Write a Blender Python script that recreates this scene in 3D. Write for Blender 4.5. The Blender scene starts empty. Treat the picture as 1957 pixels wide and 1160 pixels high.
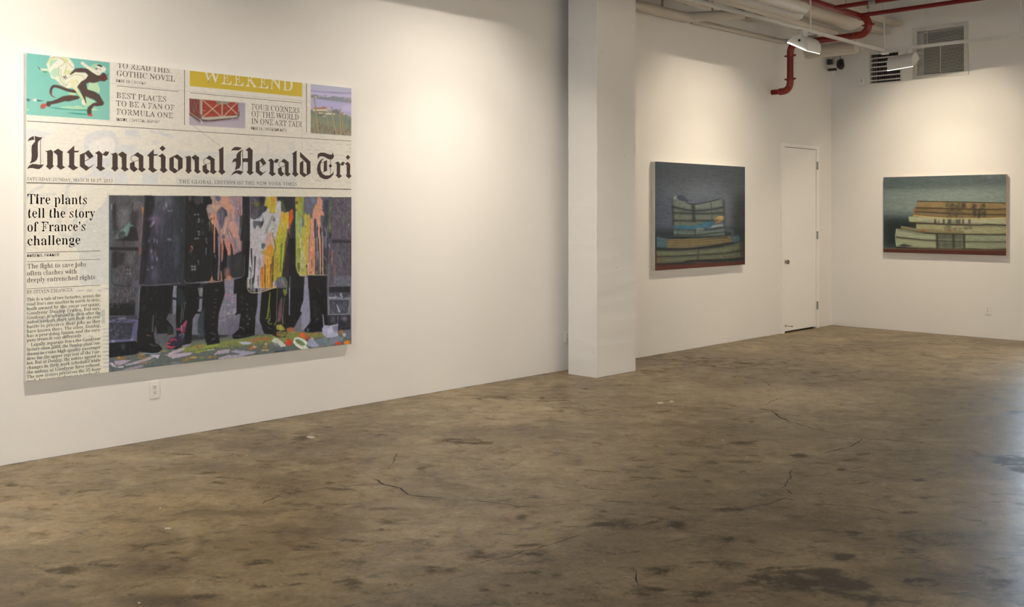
import bpy, bmesh, math, random
import numpy as np
from mathutils import Vector, Matrix
from mathutils.geometry import tessellate_polygon

# ------------------------------------------------------------------ camera, sky, daylight, exposure
SC = bpy.context.scene
COL = bpy.context.collection
R = math.radians
FPX, TH, HZ, EYE = 1932.0, R(44.215), 406.0, 1.6      # focal length in pixels, heading, horizon row, eye height
CO, SI = math.cos(TH), math.sin(TH)
WL, LB, CEIL = 6.764, 13.459, 4.62                     # left wall (y), back wall (x), ceiling height

cam = bpy.data.objects.new('camera', bpy.data.cameras.new('camera'))
COL.objects.link(cam)
cam.location = (0, 0, EYE)
cam.rotation_euler = (R(90), 0, TH - R(90))
cam.data.sensor_width = 36
cam.data.lens = 36 * FPX / 1957
cam.data.shift_y = (HZ - 580) / 1957
cam.data.clip_start = 0.05
SC.camera = cam

SC.view_settings.view_transform = 'Standard'
SC.view_settings.look = 'None'
SC.view_settings.gamma = 1
SC.view_settings.use_curve_mapping = False
SC.view_settings.exposure = 0.2

world = bpy.data.worlds.new('overcast_sky')
SC.world = world
world.use_nodes = True
bgn = world.node_tree.nodes['Background']
bgn.inputs[0].default_value = (0.62, 0.78, 1.0, 1)
bgn.inputs[1].default_value = 1.0

def area_light(name, loc, direction, sx, sy, power, color, spread=180, parent=None):
    l = bpy.data.lights.new(name, 'AREA')
    l.shape = 'RECTANGLE'; l.size = sx; l.size_y = sy
    l.energy = power; l.color = color; l.spread = R(spread)
    o = bpy.data.objects.new(name, l); COL.objects.link(o)
    d = Vector(direction).normalized()
    o.rotation_euler = d.to_track_quat('-Z', 'Y').to_euler()
    o.location = loc
    if parent: o.parent = parent
    return o

DAY = (0.60, 0.79, 1.0)
WARM = (1.0, 0.885, 0.745)
# daylight through the street window in the back wall, to the right of the picture
area_light('daylight', (LB + 0.40, 3.35, 1.45), (-1, -0.45, -0.12), 1.4, 2.8, 72, DAY, 100)
# daylight through the shopfront window behind the camera
area_light('daylight_front', (-4.05, 0.6, 1.75), (1, 0.05, -0.22), 4.2, 2.4, 85, DAY, 150)

# ------------------------------------------------------------------ where the photograph's sight lines meet planes
def sight(px, py):
    return (px - 978.5) / FPX, (HZ - py) / FPX
def on_y(px, py, y):                 # plane parallel to the left wall
    r, u = sight(px, py); D = y / (SI - CO * r)
    return Vector((D * (CO + SI * r), y, EYE + D * u))
def on_x(px, py, x):                 # plane parallel to the back wall
    r, u = sight(px, py); D = x / (CO + SI * r)
    return Vector((x, D * (SI - CO * r), EYE + D * u))
def on_z(px, py, z):
    r, u = sight(px, py); D = (z - EYE) / u
    return Vector((D * (CO + SI * r), D * (SI - CO * r), z))

# ------------------------------------------------------------------ helpers
def lin(c):
    c = np.asarray(c, float) / 255.0
    return np.where(c <= 0.04045, c / 12.92, ((c + 0.055) / 1.055) ** 2.4)
def rgba(r, g, b):
    return tuple(float(v) for v in lin((r, g, b))) + (1.0,)

MATS = {}
def mat(name, color, rough=0.5, metal=0.0, noise=0.05, scale=30, bump=0.0, bscale=None, coat=0.0, emit=None, stretch=None):
    m = bpy.data.materials.new(name); m.use_nodes = True
    nt = m.node_tree; b = nt.nodes['Principled BSDF']
    b.inputs['Roughness'].default_value = rough
    b.inputs['Metallic'].default_value = metal
    b.inputs['Coat Weight'].default_value = coat
    tc = nt.nodes.new('ShaderNodeTexCoord')
    mp = nt.nodes.new('ShaderNodeMapping'); nt.links.new(tc.outputs['Object'], mp.inputs[0])
    if stretch: mp.inputs['Scale'].default_value = stretch
    n = nt.nodes.new('ShaderNodeTexNoise'); n.inputs['Scale'].default_value = scale; n.inputs['Detail'].default_value = 5
    nt.links.new(mp.outputs[0], n.inputs['Vector'])
    mx = nt.nodes.new('ShaderNodeMix'); mx.data_type = 'RGBA'
    c = np.array(color[:3])
    mx.inputs[6].default_value = tuple(np.clip(c * (1 - noise), 0, 1)) + (1,)
    mx.inputs[7].default_value = tuple(np.clip(c * (1 + noise), 0, 1)) + (1,)
    nt.links.new(n.outputs['Fac'], mx.inputs[0])
    nt.links.new(mx.outputs[2], b.inputs['Base Color'])
    if bump:
        bn = nt.nodes.new('ShaderNodeBump'); bn.inputs['Strength'].default_value = bump; bn.inputs['Distance'].default_value = 0.004
        n2 = nt.nodes.new('ShaderNodeTexNoise'); n2.inputs['Scale'].default_value = bscale or scale * 4; n2.inputs['Detail'].default_value = 4
        nt.links.new(mp.outputs[0], n2.inputs['Vector'])
        nt.links.new(n2.outputs['Fac'], bn.inputs['Height']); nt.links.new(bn.outputs[0], b.inputs['Normal'])
    if emit:
        b.inputs['Emission Color'].default_value = emit[:3] + (1,)
        b.inputs['Emission Strength'].default_value = emit[3]
    MATS[name] = m
    return m

def link(name, me, m, parent=None, smooth=False):
    o = bpy.data.objects.new(name, me); COL.objects.link(o)
    if m is not None:
        for k in (m if isinstance(m, (list, tuple)) else [m]): me.materials.append(k)
    if smooth:
        me.polygons.foreach_set('use_smooth', [True] * len(me.polygons))
        try: me.set_sharp_from_angle(angle=R(40))
        except Exception: pass
    if parent: o.parent = parent
    return o
def obj(name, bm, m, parent=None, smooth=False):
    bmesh.ops.recalc_face_normals(bm, faces=bm.faces)
    me = bpy.data.meshes.new(name); bm.to_mesh(me); bm.free()
    return link(name, me, m, parent, smooth)
def tag(o, label=None, cat=None, group=None, kind=None):
    if label: o['label'] = label
    if cat: o['category'] = cat
    if group: o['group'] = group
    if kind: o['kind'] = kind
    return o
def thing(name, label, cat, loc=(0, 0, 0), rz=0.0, group=None):
    o = bpy.data.objects.new(name, None); COL.objects.link(o)
    o.empty_display_size = 0.1
    o.location = loc; o.rotation_euler = (0, 0, rz)
    return tag(o, label, cat, group)
def copy_tree(o, parent=None):
    c = o.copy(); COL.objects.link(c)
    if parent: c.parent = parent
    for ch in list(o.children): copy_tree(ch, c)
    return c

def box(bm, lo, hi, bev=0.0, mi=0):
    lo, hi = Vector(lo), Vector(hi)
    v = [bm.verts.new((x, y, z)) for x in (lo.x, hi.x) for y in (lo.y, hi.y) for z in (lo.z, hi.z)]
    fs = [bm.faces.new([v[i] for i in f]) for f in ((0, 1, 3, 2), (4, 6, 7, 5), (0, 4, 5, 1), (2, 3, 7, 6), (0, 2, 6, 4), (1, 5, 7, 3))]
    for f in fs: f.material_index = mi
    if bev:
        es = list({e for f in fs for e in f.edges})
        bmesh.ops.bevel(bm, geom=es, offset=bev, segments=2, affect='EDGES', profile=0.7)
def frame_of(d):
    d = d.normalized()
    a = Vector((0, 0, 1)) if abs(d.z) < 0.9 else Vector((1, 0, 0))
    u = d.cross(a).normalized(); return u, d.cross(u).normalized()
def tube(bm, pts, rad, n=16, cap=True):
    """a round tube along pts; rad is one radius or one per point"""
    pts = [Vector(p) for p in pts]
    rs = rad if isinstance(rad, (list, tuple)) else [rad] * len(pts)
    rings = []; u = None
    for i, p in enumerate(pts):
        d = (pts[min(i + 1, len(pts) - 1)] - pts[max(i - 1, 0)]).normalized()
        if u is None: u, w = frame_of(d)
        else:
            u = (u - d * u.dot(d)).normalized(); w = d.cross(u).normalized()
        rings.append([bm.verts.new(p + (u * math.cos(2 * math.pi * k / n) + w * math.sin(2 * math.pi * k / n)) * rs[i]) for k in range(n)])
    for a, b in zip(rings, rings[1:]):
        for k in range(n): bm.faces.new((a[k], a[(k + 1) % n], b[(k + 1) % n], b[k]))
    if cap:
        bm.faces.new(rings[0]); bm.faces.new(rings[-1])
def bend(a, corner, b, r, n=8):
    """points of a rounded corner between the directions to a and to b"""
    a, c, b = Vector(a), Vector(corner), Vector(b)
    p0 = c + (a - c).normalized() * r; p1 = c + (b - c).normalized() * r
    return [(1 - t) ** 2 * p0 + 2 * t * (1 - t) * c + t * t * p1 for t in [i / n for i in range(n + 1)]]
def collar(bm, p, d, r, w, n=18):
    """a coupling ring round a pipe"""
    p, d = Vector(p), Vector(d).normalized()
    tube(bm, [p - d * w / 2, p - d * w / 2, p + d * w / 2, p + d * w / 2], [r * 0.8, r, r, r * 0.8], n)

# ------------------------------------------------------------------ materials
def wall_mat(name, color, spots=0.0):
    m = mat(name, color, rough=0.62, noise=0.012, scale=1.6, bump=0.10, bscale=170)
    nt = m.node_tree; b = nt.nodes['Principled BSDF']
    if spots:                                      # nail holes, chips and scuffs of the old plaster
        src = b.inputs['Base Color'].links[0].from_socket
        tc = nt.nodes.new('ShaderNodeTexCoord')
        v = nt.nodes.new('ShaderNodeTexVoronoi'); v.inputs['Scale'].default_value = 4.5
        nt.links.new(tc.outputs['Object'], v.inputs['Vector'])
        r = nt.nodes.new('ShaderNodeValToRGB'); r.color_ramp.elements[0].position = 0.020; r.color_ramp.elements[1].position = 0.048
        r.color_ramp.elements[0].color = (spots, spots, spots, 1); r.color_ramp.elements[1].color = (0, 0, 0, 1)
        nt.links.new(v.outputs['Distance'], r.inputs[0])
        mx = nt.nodes.new('ShaderNodeMix'); mx.data_type = 'RGBA'
        nt.links.new(r.outputs[0], mx.inputs[0]); nt.links.new(src, mx.inputs[6]); mx.inputs[7].default_value = (0.16, 0.13, 0.10, 1)
        nt.links.new(mx.outputs[2], b.inputs['Base Color'])
    return m
M_WALL = wall_mat('white_wall_paint', (0.80, 0.79, 0.765))
M_PILLAR = wall_mat('white_pillar_paint', (0.80, 0.79, 0.765), spots=0.4)
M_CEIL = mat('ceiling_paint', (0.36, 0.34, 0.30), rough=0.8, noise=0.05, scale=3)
M_TRIM = mat('white_gloss_trim', (0.88, 0.87, 0.85), rough=0.35, noise=0.01, scale=4)
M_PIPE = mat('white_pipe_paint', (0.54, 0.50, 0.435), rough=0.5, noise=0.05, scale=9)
M_RED = mat('red_pipe_enamel', rgba(112, 16, 16), rough=0.32, noise=0.14, scale=14)
M_REDF = mat('red_orange_fitting', rgba(128, 36, 20), rough=0.4, noise=0.14, scale=20)
M_STEEL = mat('brushed_steel', (0.55, 0.54, 0.52), rough=0.3, metal=1.0, noise=0.08, scale=60)
M_KNOB = mat('dark_nickel_knob', (0.26, 0.23, 0.20), rough=0.28, metal=0.9, noise=0.08, scale=60)
M_HINGE = mat('steel_hinge', (0.33, 0.32, 0.31), rough=0.45, metal=0.7, noise=0.08, scale=60)
M_PLAST = mat('white_plastic', (0.82, 0.80, 0.77), rough=0.3, noise=0.01, scale=10)
M_DARK = mat('dark_slot', (0.02, 0.018, 0.016), rough=0.6, noise=0.1, scale=20)
M_BLACK = mat('black_plastic', (0.018, 0.018, 0.02), rough=0.4, noise=0.1, scale=20)
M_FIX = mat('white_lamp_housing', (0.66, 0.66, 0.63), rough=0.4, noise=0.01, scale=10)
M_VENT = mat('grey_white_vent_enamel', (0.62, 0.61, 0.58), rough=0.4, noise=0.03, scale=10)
M_DUCT = mat('dark_duct', (0.035, 0.028, 0.024), rough=0.7, noise=0.2, scale=10)
M_TUBE = mat('lit_tube_and_rim', (1, 1, 1), noise=0.0, emit=(1.0, 0.93, 0.82, 12.0))
M_LINEN = mat('canvas_edge_primer', (0.76, 0.74, 0.69), rough=0.7, noise=0.03, scale=40, bump=0.2, bscale=600)
M_REDEDGE = mat('reddish_canvas_edge', rgba(205, 180, 166), rough=0.7, noise=0.15, scale=30)
M_GREY = mat('grey_canvas_edge', (0.60, 0.585, 0.56), rough=0.7, noise=0.03, scale=40, bump=0.2, bscale=600)
# ------------------------------------------------------------------ room shell
X0, Y0 = -3.6, -4.4
def slab(name, lo, hi, m):
    bm = bmesh.new(); box(bm, lo, hi)
    return tag(obj(name, bm, m), kind='structure')
PIL_X0, PIL_X1, PIL_Y = 7.575, 8.186, 6.225
# left wall in two runs, with the doorway near the corner
DX0 = on_y(1491, 634, WL).x; DX1 = on_y(1563, 624, WL).x
DTOP = on_y(1491, 273, WL).z
bm = bmesh.new()
box(bm, (X0, WL, 0), (DX0, WL + 0.2, CEIL))
box(bm, (DX1, WL, 0), (LB + 0.2, WL + 0.2, CEIL))
box(bm, (DX0, WL, DTOP), (DX1, WL + 0.2, CEIL))
box(bm, (DX0, WL + 0.16, 0), (DX1, WL + 0.2, DTOP))
tag(obj('wall_left', bm, M_WALL), kind='structure')
# back wall with the street window outside the picture on the right, and two air openings
WY0, WY1, WZ0, WZ1 = 2.75, 3.98, 0.02, 2.75
v1a, v1b = on_x(1662, 101, LB), on_x(1724, 157, LB)      # egg-crate vent
v2a, v2b = on_x(1744.6, 48, LB), on_x(1852, 146, LB)     # louvre vent
V1 = (on_x(1723.7, 155, LB).y, on_x(1662, 161, LB).y, on_x(1662, 161, LB).z, on_x(1662, 101, LB).z)
V2 = (on_x(1851.5, 142, LB).y, on_x(1744.6, 152.5, LB).y, on_x(1744.6, 152.5, LB).z, on_x(1744.6, 54, LB).z)
def holed_wall(bm, x, th, y0, y1, z1, holes):
    """wall sheet at x with rectangular openings (ya,yb,za,zb)"""
    ys = sorted({y0, y1, *[h[0] for h in holes], *[h[1] for h in holes]})
    zs = sorted({0.0, z1, *[h[2] for h in holes], *[h[3] for h in holes]})
    for a, b in zip(ys, ys[1:]):
        for c, d in zip(zs, zs[1:]):
            my, mz = (a + b) / 2, (c + d) / 2
            if any(h[0] < my < h[1] and h[2] < mz < h[3] for h in holes): continue
            box(bm, (x, a, c), (x + th, b, d))
bm = bmesh.new()
VIN = 0.012
h1 = (V1[0] + VIN, V1[1] - VIN, V1[2] + VIN, V1[3] - VIN); h2 = (V2[0] + .05, V2[1] - .05, V2[2] + .05, V2[3] - .05)
holed_wall(bm, LB, 0.25, Y0, WL, CEIL, [(WY0, WY1, WZ0, WZ1), h1, h2])
bmesh.ops.remove_doubles(bm, verts=bm.verts, dist=1e-5)
tag(obj('wall_back', bm, M_WALL), kind='structure')
slab('wall_right', (X0, Y0 - 0.2, 0), (LB + 0.25, Y0, CEIL), M_WALL)
bm = bmesh.new(); holed_wall(bm, X0 - .2, .2, Y0, WL, CEIL, [(-1.6, 2.8, .45, 3.05)]); bmesh.ops.remove_doubles(bm, verts=bm.verts, dist=1e-5); tag(obj('wall_front', bm, M_WALL), kind='structure')
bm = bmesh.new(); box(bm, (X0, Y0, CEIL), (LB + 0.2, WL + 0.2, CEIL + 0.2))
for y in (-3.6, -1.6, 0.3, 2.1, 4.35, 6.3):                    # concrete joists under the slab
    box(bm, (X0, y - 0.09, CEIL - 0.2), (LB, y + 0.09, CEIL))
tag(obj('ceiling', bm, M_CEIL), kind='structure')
bm = bmesh.new(); box(bm, (PIL_X0, PIL_Y, 0), (PIL_X1, 6.59, CEIL))
bmesh.ops.subdivide_edges(bm, edges=[e for e in bm.edges if abs(e.verts[0].co.z - e.verts[1].co.z) > 1], cuts=60)
rp = random.Random(5)
for v in bm.verts:                                             # slightly chipped, hand-plastered arrises
    if 0.01 < v.co.z < CEIL - 0.01 and v.co.y < PIL_Y + 1:
        v.co.x += rp.uniform(-.0022, .0022); v.co.y += rp.uniform(-.0022, .0022)
tag(obj('pillar', bm, M_PILLAR), kind='structure')
# street window
bm = bmesh.new()
for (a, b, c, d) in ((WY0, WY0 + .06, WZ0, WZ1), (WY1 - .06, WY1, WZ0, WZ1), (WY0, WY1, WZ0, WZ0 + .08), (WY0, WY1, WZ1 - .06, WZ1), (3.34, 3.38, WZ0, WZ1)):
    box(bm, (LB + .06, a, c), (LB + .13, b, d))
w = tag(obj('window_1', bm, mat('dark_window_frame', (0.05, 0.05, 0.055), rough=0.4)), kind='structure')

bm = bmesh.new()
for (a, b, c, d) in ((-1.6, -1.54, .45, 3.05), (2.74, 2.8, .45, 3.05), (-1.6, 2.8, .45, .52), (-1.6, 2.8, 2.99, 3.05), (.57, .63, .45, 3.05)):
    box(bm, (X0 - .13, a, c), (X0 - .06, b, d))
tag(obj('window_2', bm, MATS['dark_window_frame']), kind='structure')

# ------------------------------------------------------------------ floor: worn brown concrete
FX1, FY1 = LB + 0.0, WL
NXF, NYF = 640, 430
gx = np.linspace(0.4, FX1, NXF); gy = np.linspace(-1.4, FY1, NYF)
GX, GY = np.meshgrid(gx, gy, indexing='ij')
stain = np.zeros_like(GX); tone = np.zeros_like(GX); light = np.zeros_like(GX)
def floor_blob(px, py, wpx, hpx, amt, arr, rot=0.0):
    c = on_z(px, py, 0); a = on_z(px + wpx, py, 0) - c; b = on_z(px, py - hpx, 0) - c
    ax, bx = a.xy, b.xy
    det = ax.x * bx.y - ax.y * bx.x
    dx, dy = GX - c.x, GY - c.y
    s = (dx * bx.y - dy * bx.x) / det; t = (-dx * ax.y + dy * ax.x) / det
    s2 = s + rot * t
    arr += amt * np.exp(-(s2 ** 2 + t ** 2) ** 1.3)
# large darker zones, as the photograph shows them (centre, half-width, half-height in its pixels)
for (px, py, w_, h_, a_) in (
    (1480, 695, 130, 16, .55), (1640, 668, 120, 14, .45), (1330, 690, 70, 12, .35), (1590, 715, 120, 12, .45), (1250, 712, 40, 8, .4),
    (1390, 850, 150, 26, .40), (1270, 905, 130, 34, .38), (1150, 985, 110, 30, .22), (280, 1085, 90, 22, .55), (300, 1150, 90, 16, .7),
    (560, 935, 110, 16, .35), (430, 975, 90, 12, .3), (220, 940, 120, 12, .25), (700, 1085, 80, 20, .2), (1480, 1110, 60, 24, .75),
    (1600, 1120, 70, 24, .85), (1560, 1092, 50, 9, .6), (1390, 1078, 45, 8, .55), (1610, 1065, 60, 16, .4), (1740, 1030, 90, 20, .35),
    (1850, 1035, 90, 22, .45), (1880, 1110, 110, 24, .5), (1700, 1145, 60, 9, .5), (1250, 1150, 90, 12, .5), (1240, 1130, 40, 13, .7),
    (1255, 1090, 36, 9, .6), (1040, 1096, 34, 6, .5), (910, 1060, 34, 8, .7), (840, 1090, 40, 9, .45), (815, 1040, 26, 7, .4),
    (665, 1112, 36, 12, .6), (940, 860, 60, 9, .25), (880, 843, 55, 8, .35), (1130, 786, 60, 9, .3), (1000, 822, 80, 8, .3),
    (930, 758, 60, 5, .45), (1050, 762, 60, 5, .35), (1090, 780, 26, 8, .35), (870, 842, 50, 4, .4), (1530, 870, 18, 5, .8),
    (1420, 884, 28, 5, .55), (1360, 884, 26, 4, .4), (1610, 897, 14, 3, .7), (1628, 903, 12, 2.5, .6), (1755, 917, 18, 4, .6),
    (1570, 965, 18, 4, .6), (1525, 985, 16, 4, .7), (1395, 975, 40, 5, .6), (1395, 1033, 20, 7, .7), (1610, 1066, 18, 6, .5),
    (1735, 1109, 10, 5, .8), (1180, 1000, 36, 10, .55), (1150, 1003, 30, 7, .45), (1210, 980, 12, 6, .5), (995, 988, 12, 4, .8),
    (1295, 1005, 18, 6, .6), (575, 840, 18, 10, .5), (590, 833, 22, 6, .3), (500, 880, 40, 4, .35), (120, 1090, 36, 10, .6),
    (40, 925, 40, 6, .35), (75, 1022, 26, 8, .55), (300, 1040, 24, 5, .5), (260, 1044, 20, 5, .5), (200, 1080, 40, 9, .3), (580, 1047, 30, 8, .6),
    (90, 1092, 12, 4, .4), (140, 1086, 22, 8, .35), (35, 1135, 18, 4, .5), (25, 1148, 12, 3, .4), (620, 870, 16, 5, .4), (390, 1140, 26, 6, .6),
    (735, 1000, 16, 9, .4), (760, 1000, 18, 4, .3), (810, 1065, 20, 4, .4), (925, 1128, 14, 4, .5), (1875, 872, 30, 4, .4), (1935, 880, 40, 9, 1.0), (1950, 897, 24, 6, .9), (1940, 790, 34, 8, .6), (1900, 808, 30, 6, .4), (1950, 965, 14, 5, .5)):
    if w_ > 75: floor_blob(px, py, w_, h_, a_, tone); floor_blob(px, py, w_ * .8, h_ * .8, a_ * .42, stain)
    else: floor_blob(px, py, w_, h_, a_ * .92, stain)
rf = random.Random(11)
for i in range(520):                                           # countless small scuffs
    px, py = rf.uniform(0, 1957), 640 + 520 * rf.random() ** 0.8
    k = (py - 406) / 500
    floor_blob(px, py, rf.uniform(5, 30) * k, rf.uniform(1.2, 4.0) * k, rf.uniform(.1, .5), stain, rf.uniform(-1.5, 1.5))
for (px, py, w_, h_, a_) in (
    (1000, 880, 200, 40, .45), (900, 790, 200, 26, .4), (1450, 760, 150, 20, .5), (1620, 760, 150, 24, .45), (760, 860, 90, 20, .4), (740, 905, 60, 14, .45),
    (350, 870, 230, 20, .35), (90, 1000, 110, 40, .35), (880, 990, 150, 34, .4), (1010, 1130, 150, 26, .35), (1560, 950, 190, 46, .3),
    (1420, 670, 60, 7, .35), (1550, 650, 80, 6, .3), (1290, 740, 90, 12, .3), (1260, 790, 90, 10, .35), (600, 800, 70, 10, .25), (1400, 930, 30, 8, .3)):
    floor_blob(px, py, w_, h_, a_, light)
stain = np.clip(stain, 0, 1.2); tone = np.clip(tone, 0, 1); light = np.clip(light, 0, 1)
verts = np.stack([GX, GY, np.zeros_like(GX)], -1).reshape(-1, 3)
idx = np.arange(NXF * NYF).reshape(NXF, NYF)
quads = np.stack([idx[:-1, :-1], idx[1:, :-1], idx[1:, 1:], idx[:-1, 1:]], -1).reshape(-1, 4)
bm = bmesh.new()                                               # the parts of the slab nobody looks at stay coarse
for (a, b, c, d) in ((X0, 0.4, Y0, WL), (0.4, LB, Y0, -1.4)):
    bm.faces.new([bm.verts.new(p) for p in ((a, c, 0), (b, c, 0), (b, d, 0), (a, d, 0))])
bm.faces.new([bm.verts.new(p) for p in ((LB, Y0, 0), (LB + .25, Y0, 0), (LB + .25, WL, 0), (LB, WL, 0))])
bm.faces.new([bm.verts.new(p) for p in ((DX0, WL, 0), (DX1, WL, 0), (DX1, WL + .2, 0), (DX0, WL + .2, 0))])
# the slab's underside
box(bm, (X0, Y0, -0.2), (LB + .25, WL + .2, -0.02))
nb0 = len(verts)
bv = [v.co.copy() for v in bm.verts]; bm.verts.index_update()
bf = [[nb0 + v.index for v in f.verts] for f in bm.faces]; bm.free()
cr_v, cr_f = [], []
def crack(pts, w):
    """a hairline crack, a few millimetres wide"""
    P = [on_z(x, y, 0.0006) for x, y in pts]; Q = []
    for a, b in zip(P, P[1:]):
        n = max(2, int((b - a).length / 0.04))
        for i in range(n):
            q = a.lerp(b, i / n); q.x += rf.gauss(0, .006); q.y += rf.gauss(0, .006); Q.append(q)
    Q.append(P[-1])
    base = nb0 + len(bv) + len(cr_v)
    for i, q in enumerate(Q):
        d = (Q[min(i + 1, len(Q) - 1)] - Q[max(i - 1, 0)]); n = Vector((-d.y, d.x, 0)).normalized()
        ww = w * rf.uniform(.35, 1.3) * (0.35 if i in (0, len(Q) - 1) else 1)
        cr_v.extend((q + n * ww, q - n * ww))
    for i in range(len(Q) - 1):
        cr_f.append([base + 2 * i, base + 2 * i + 1, base + 2 * i + 3, base + 2 * i + 2])
for pts, w_ in (
    ([(712, 915), (735, 926), (765, 932), (778, 945), (815, 950), (846, 952)], .006), ([(885, 954), (935, 959), (990, 967), (1030, 969)], .005),
    ([(1030, 969), (1060, 966), (1095, 964)], .003), ([(700, 925), (680, 928), (650, 930)], .004), ([(742, 898), (752, 880), (760, 865)], .003),
    ([(1446, 780), (1475, 786), (1490, 797), (1512, 806)], .008), ([(1512, 806), (1550, 818), (1600, 829), (1650, 838), (1700, 841), (1760, 845)], .004),
    ([(1650, 838), (1628, 852), (1600, 860), (1575, 866)], .005), ([(1462, 772), (1480, 764), (1495, 759)], .004), ([(1462, 728), (1470, 737), (1500, 745)], .004),
    ([(1512, 898), (1510, 915), (1495, 932), (1515, 945)], .003), ([(1115, 933), (1160, 935), (1190, 945)], .003), ([(955, 900), (985, 888), (998, 880)], .002),
    ([(1212, 1090), (1215, 1105), (1220, 1120)], .004), ([(1470, 955), (1500, 953), (1520, 957)], .004), ([(1350, 972), (1420, 972), (1465, 964), (1500, 953)], .003),
    ([(1560, 963), (1640, 968), (1700, 980)], .003), ([(1690, 860), (1730, 862), (1765, 861)], .005), ([(1840, 855), (1880, 870)], .004),
    ([(500, 962), (540, 945), (580, 938), (640, 930)], .004), ([(900, 1080), (960, 1065), (1040, 1045), (1110, 1022)], .003)):
    crack(pts, w_)
def base_line(a, b, w):                                         # dirt-filled gap where wall meets floor
    a, b = Vector(a), Vector(b); n = int((b - a).length / .05); d = (b - a) / n; nv = Vector((-d.y, d.x, 0)).normalized(); base = nb0 + len(bv) + len(cr_v)
    for i in range(n + 1):
        q = a + d * i; ww = w * rf.choice((.25, .4, .6, 1.0, 1.7))
        cr_v.extend((q + nv * .004, q - nv * ww))
    for i in range(n): cr_f.append([base + 2 * i, base + 2 * i + 1, base + 2 * i + 3, base + 2 * i + 2])
base_line((0.5, WL, .0006), (DX0, WL, .0006), .008); base_line((LB, WL, .0006), (LB, 3.95, .0006), .012)
base_line((PIL_X0, PIL_Y - .001, .0006), (PIL_X1, PIL_Y - .001, .0006), .010)
n_crack = len(cr_f)
def fleck(px, py, w, h):                                        # a spatter of white paint
    c = on_z(px, py, .0007); ax = on_z(px + w, py, .0007) - c; bx_ = on_z(px, py - h, .0007) - c
    base = nb0 + len(bv) + len(cr_v)
    for i in range(14):
        k = rf.uniform(.7, 1.1); t = 2 * math.pi * i / 14
        cr_v.append(c + ax * math.cos(t) * k + bx_ * math.sin(t) * k)
    cr_f.append(list(range(base, base + 14)))
for f_ in ((594, 835.5, 9, 2.6), (321, 1009.5, 8, 1.8), (306, 971, 2, 1.4), (1381.5, 841, 2.5, 1.2), (1262, 770, 7, 2), (1284, 767, 5, 2), (266, 1152, 3, 2), (472, 870, 1.5, 1), (1880, 994, 2, 1), (1155, 1072, 2, 1)): fleck(*f_)
V = np.concatenate([verts, np.array([tuple(v) for v in bv + cr_v])])
me = bpy.data.meshes.new('floor')
me.from_pydata(V.tolist(), [], quads.tolist() + bf + cr_f)
mi = np.zeros(len(me.polygons), np.int32); mi[len(quads) + len(bf):] = 1; mi[len(quads) + len(bf) + n_crack:] = 2
me.polygons.foreach_set('material_index', mi)
for nm, arr in (('stain', stain), ('tone', tone), ('pale', light)):
    at = me.attributes.new(nm, 'FLOAT', 'POINT')
    dat = np.zeros(len(V), np.float32); dat[:nb0] = arr.reshape(-1); at.data.foreach_set('value', dat)

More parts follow.
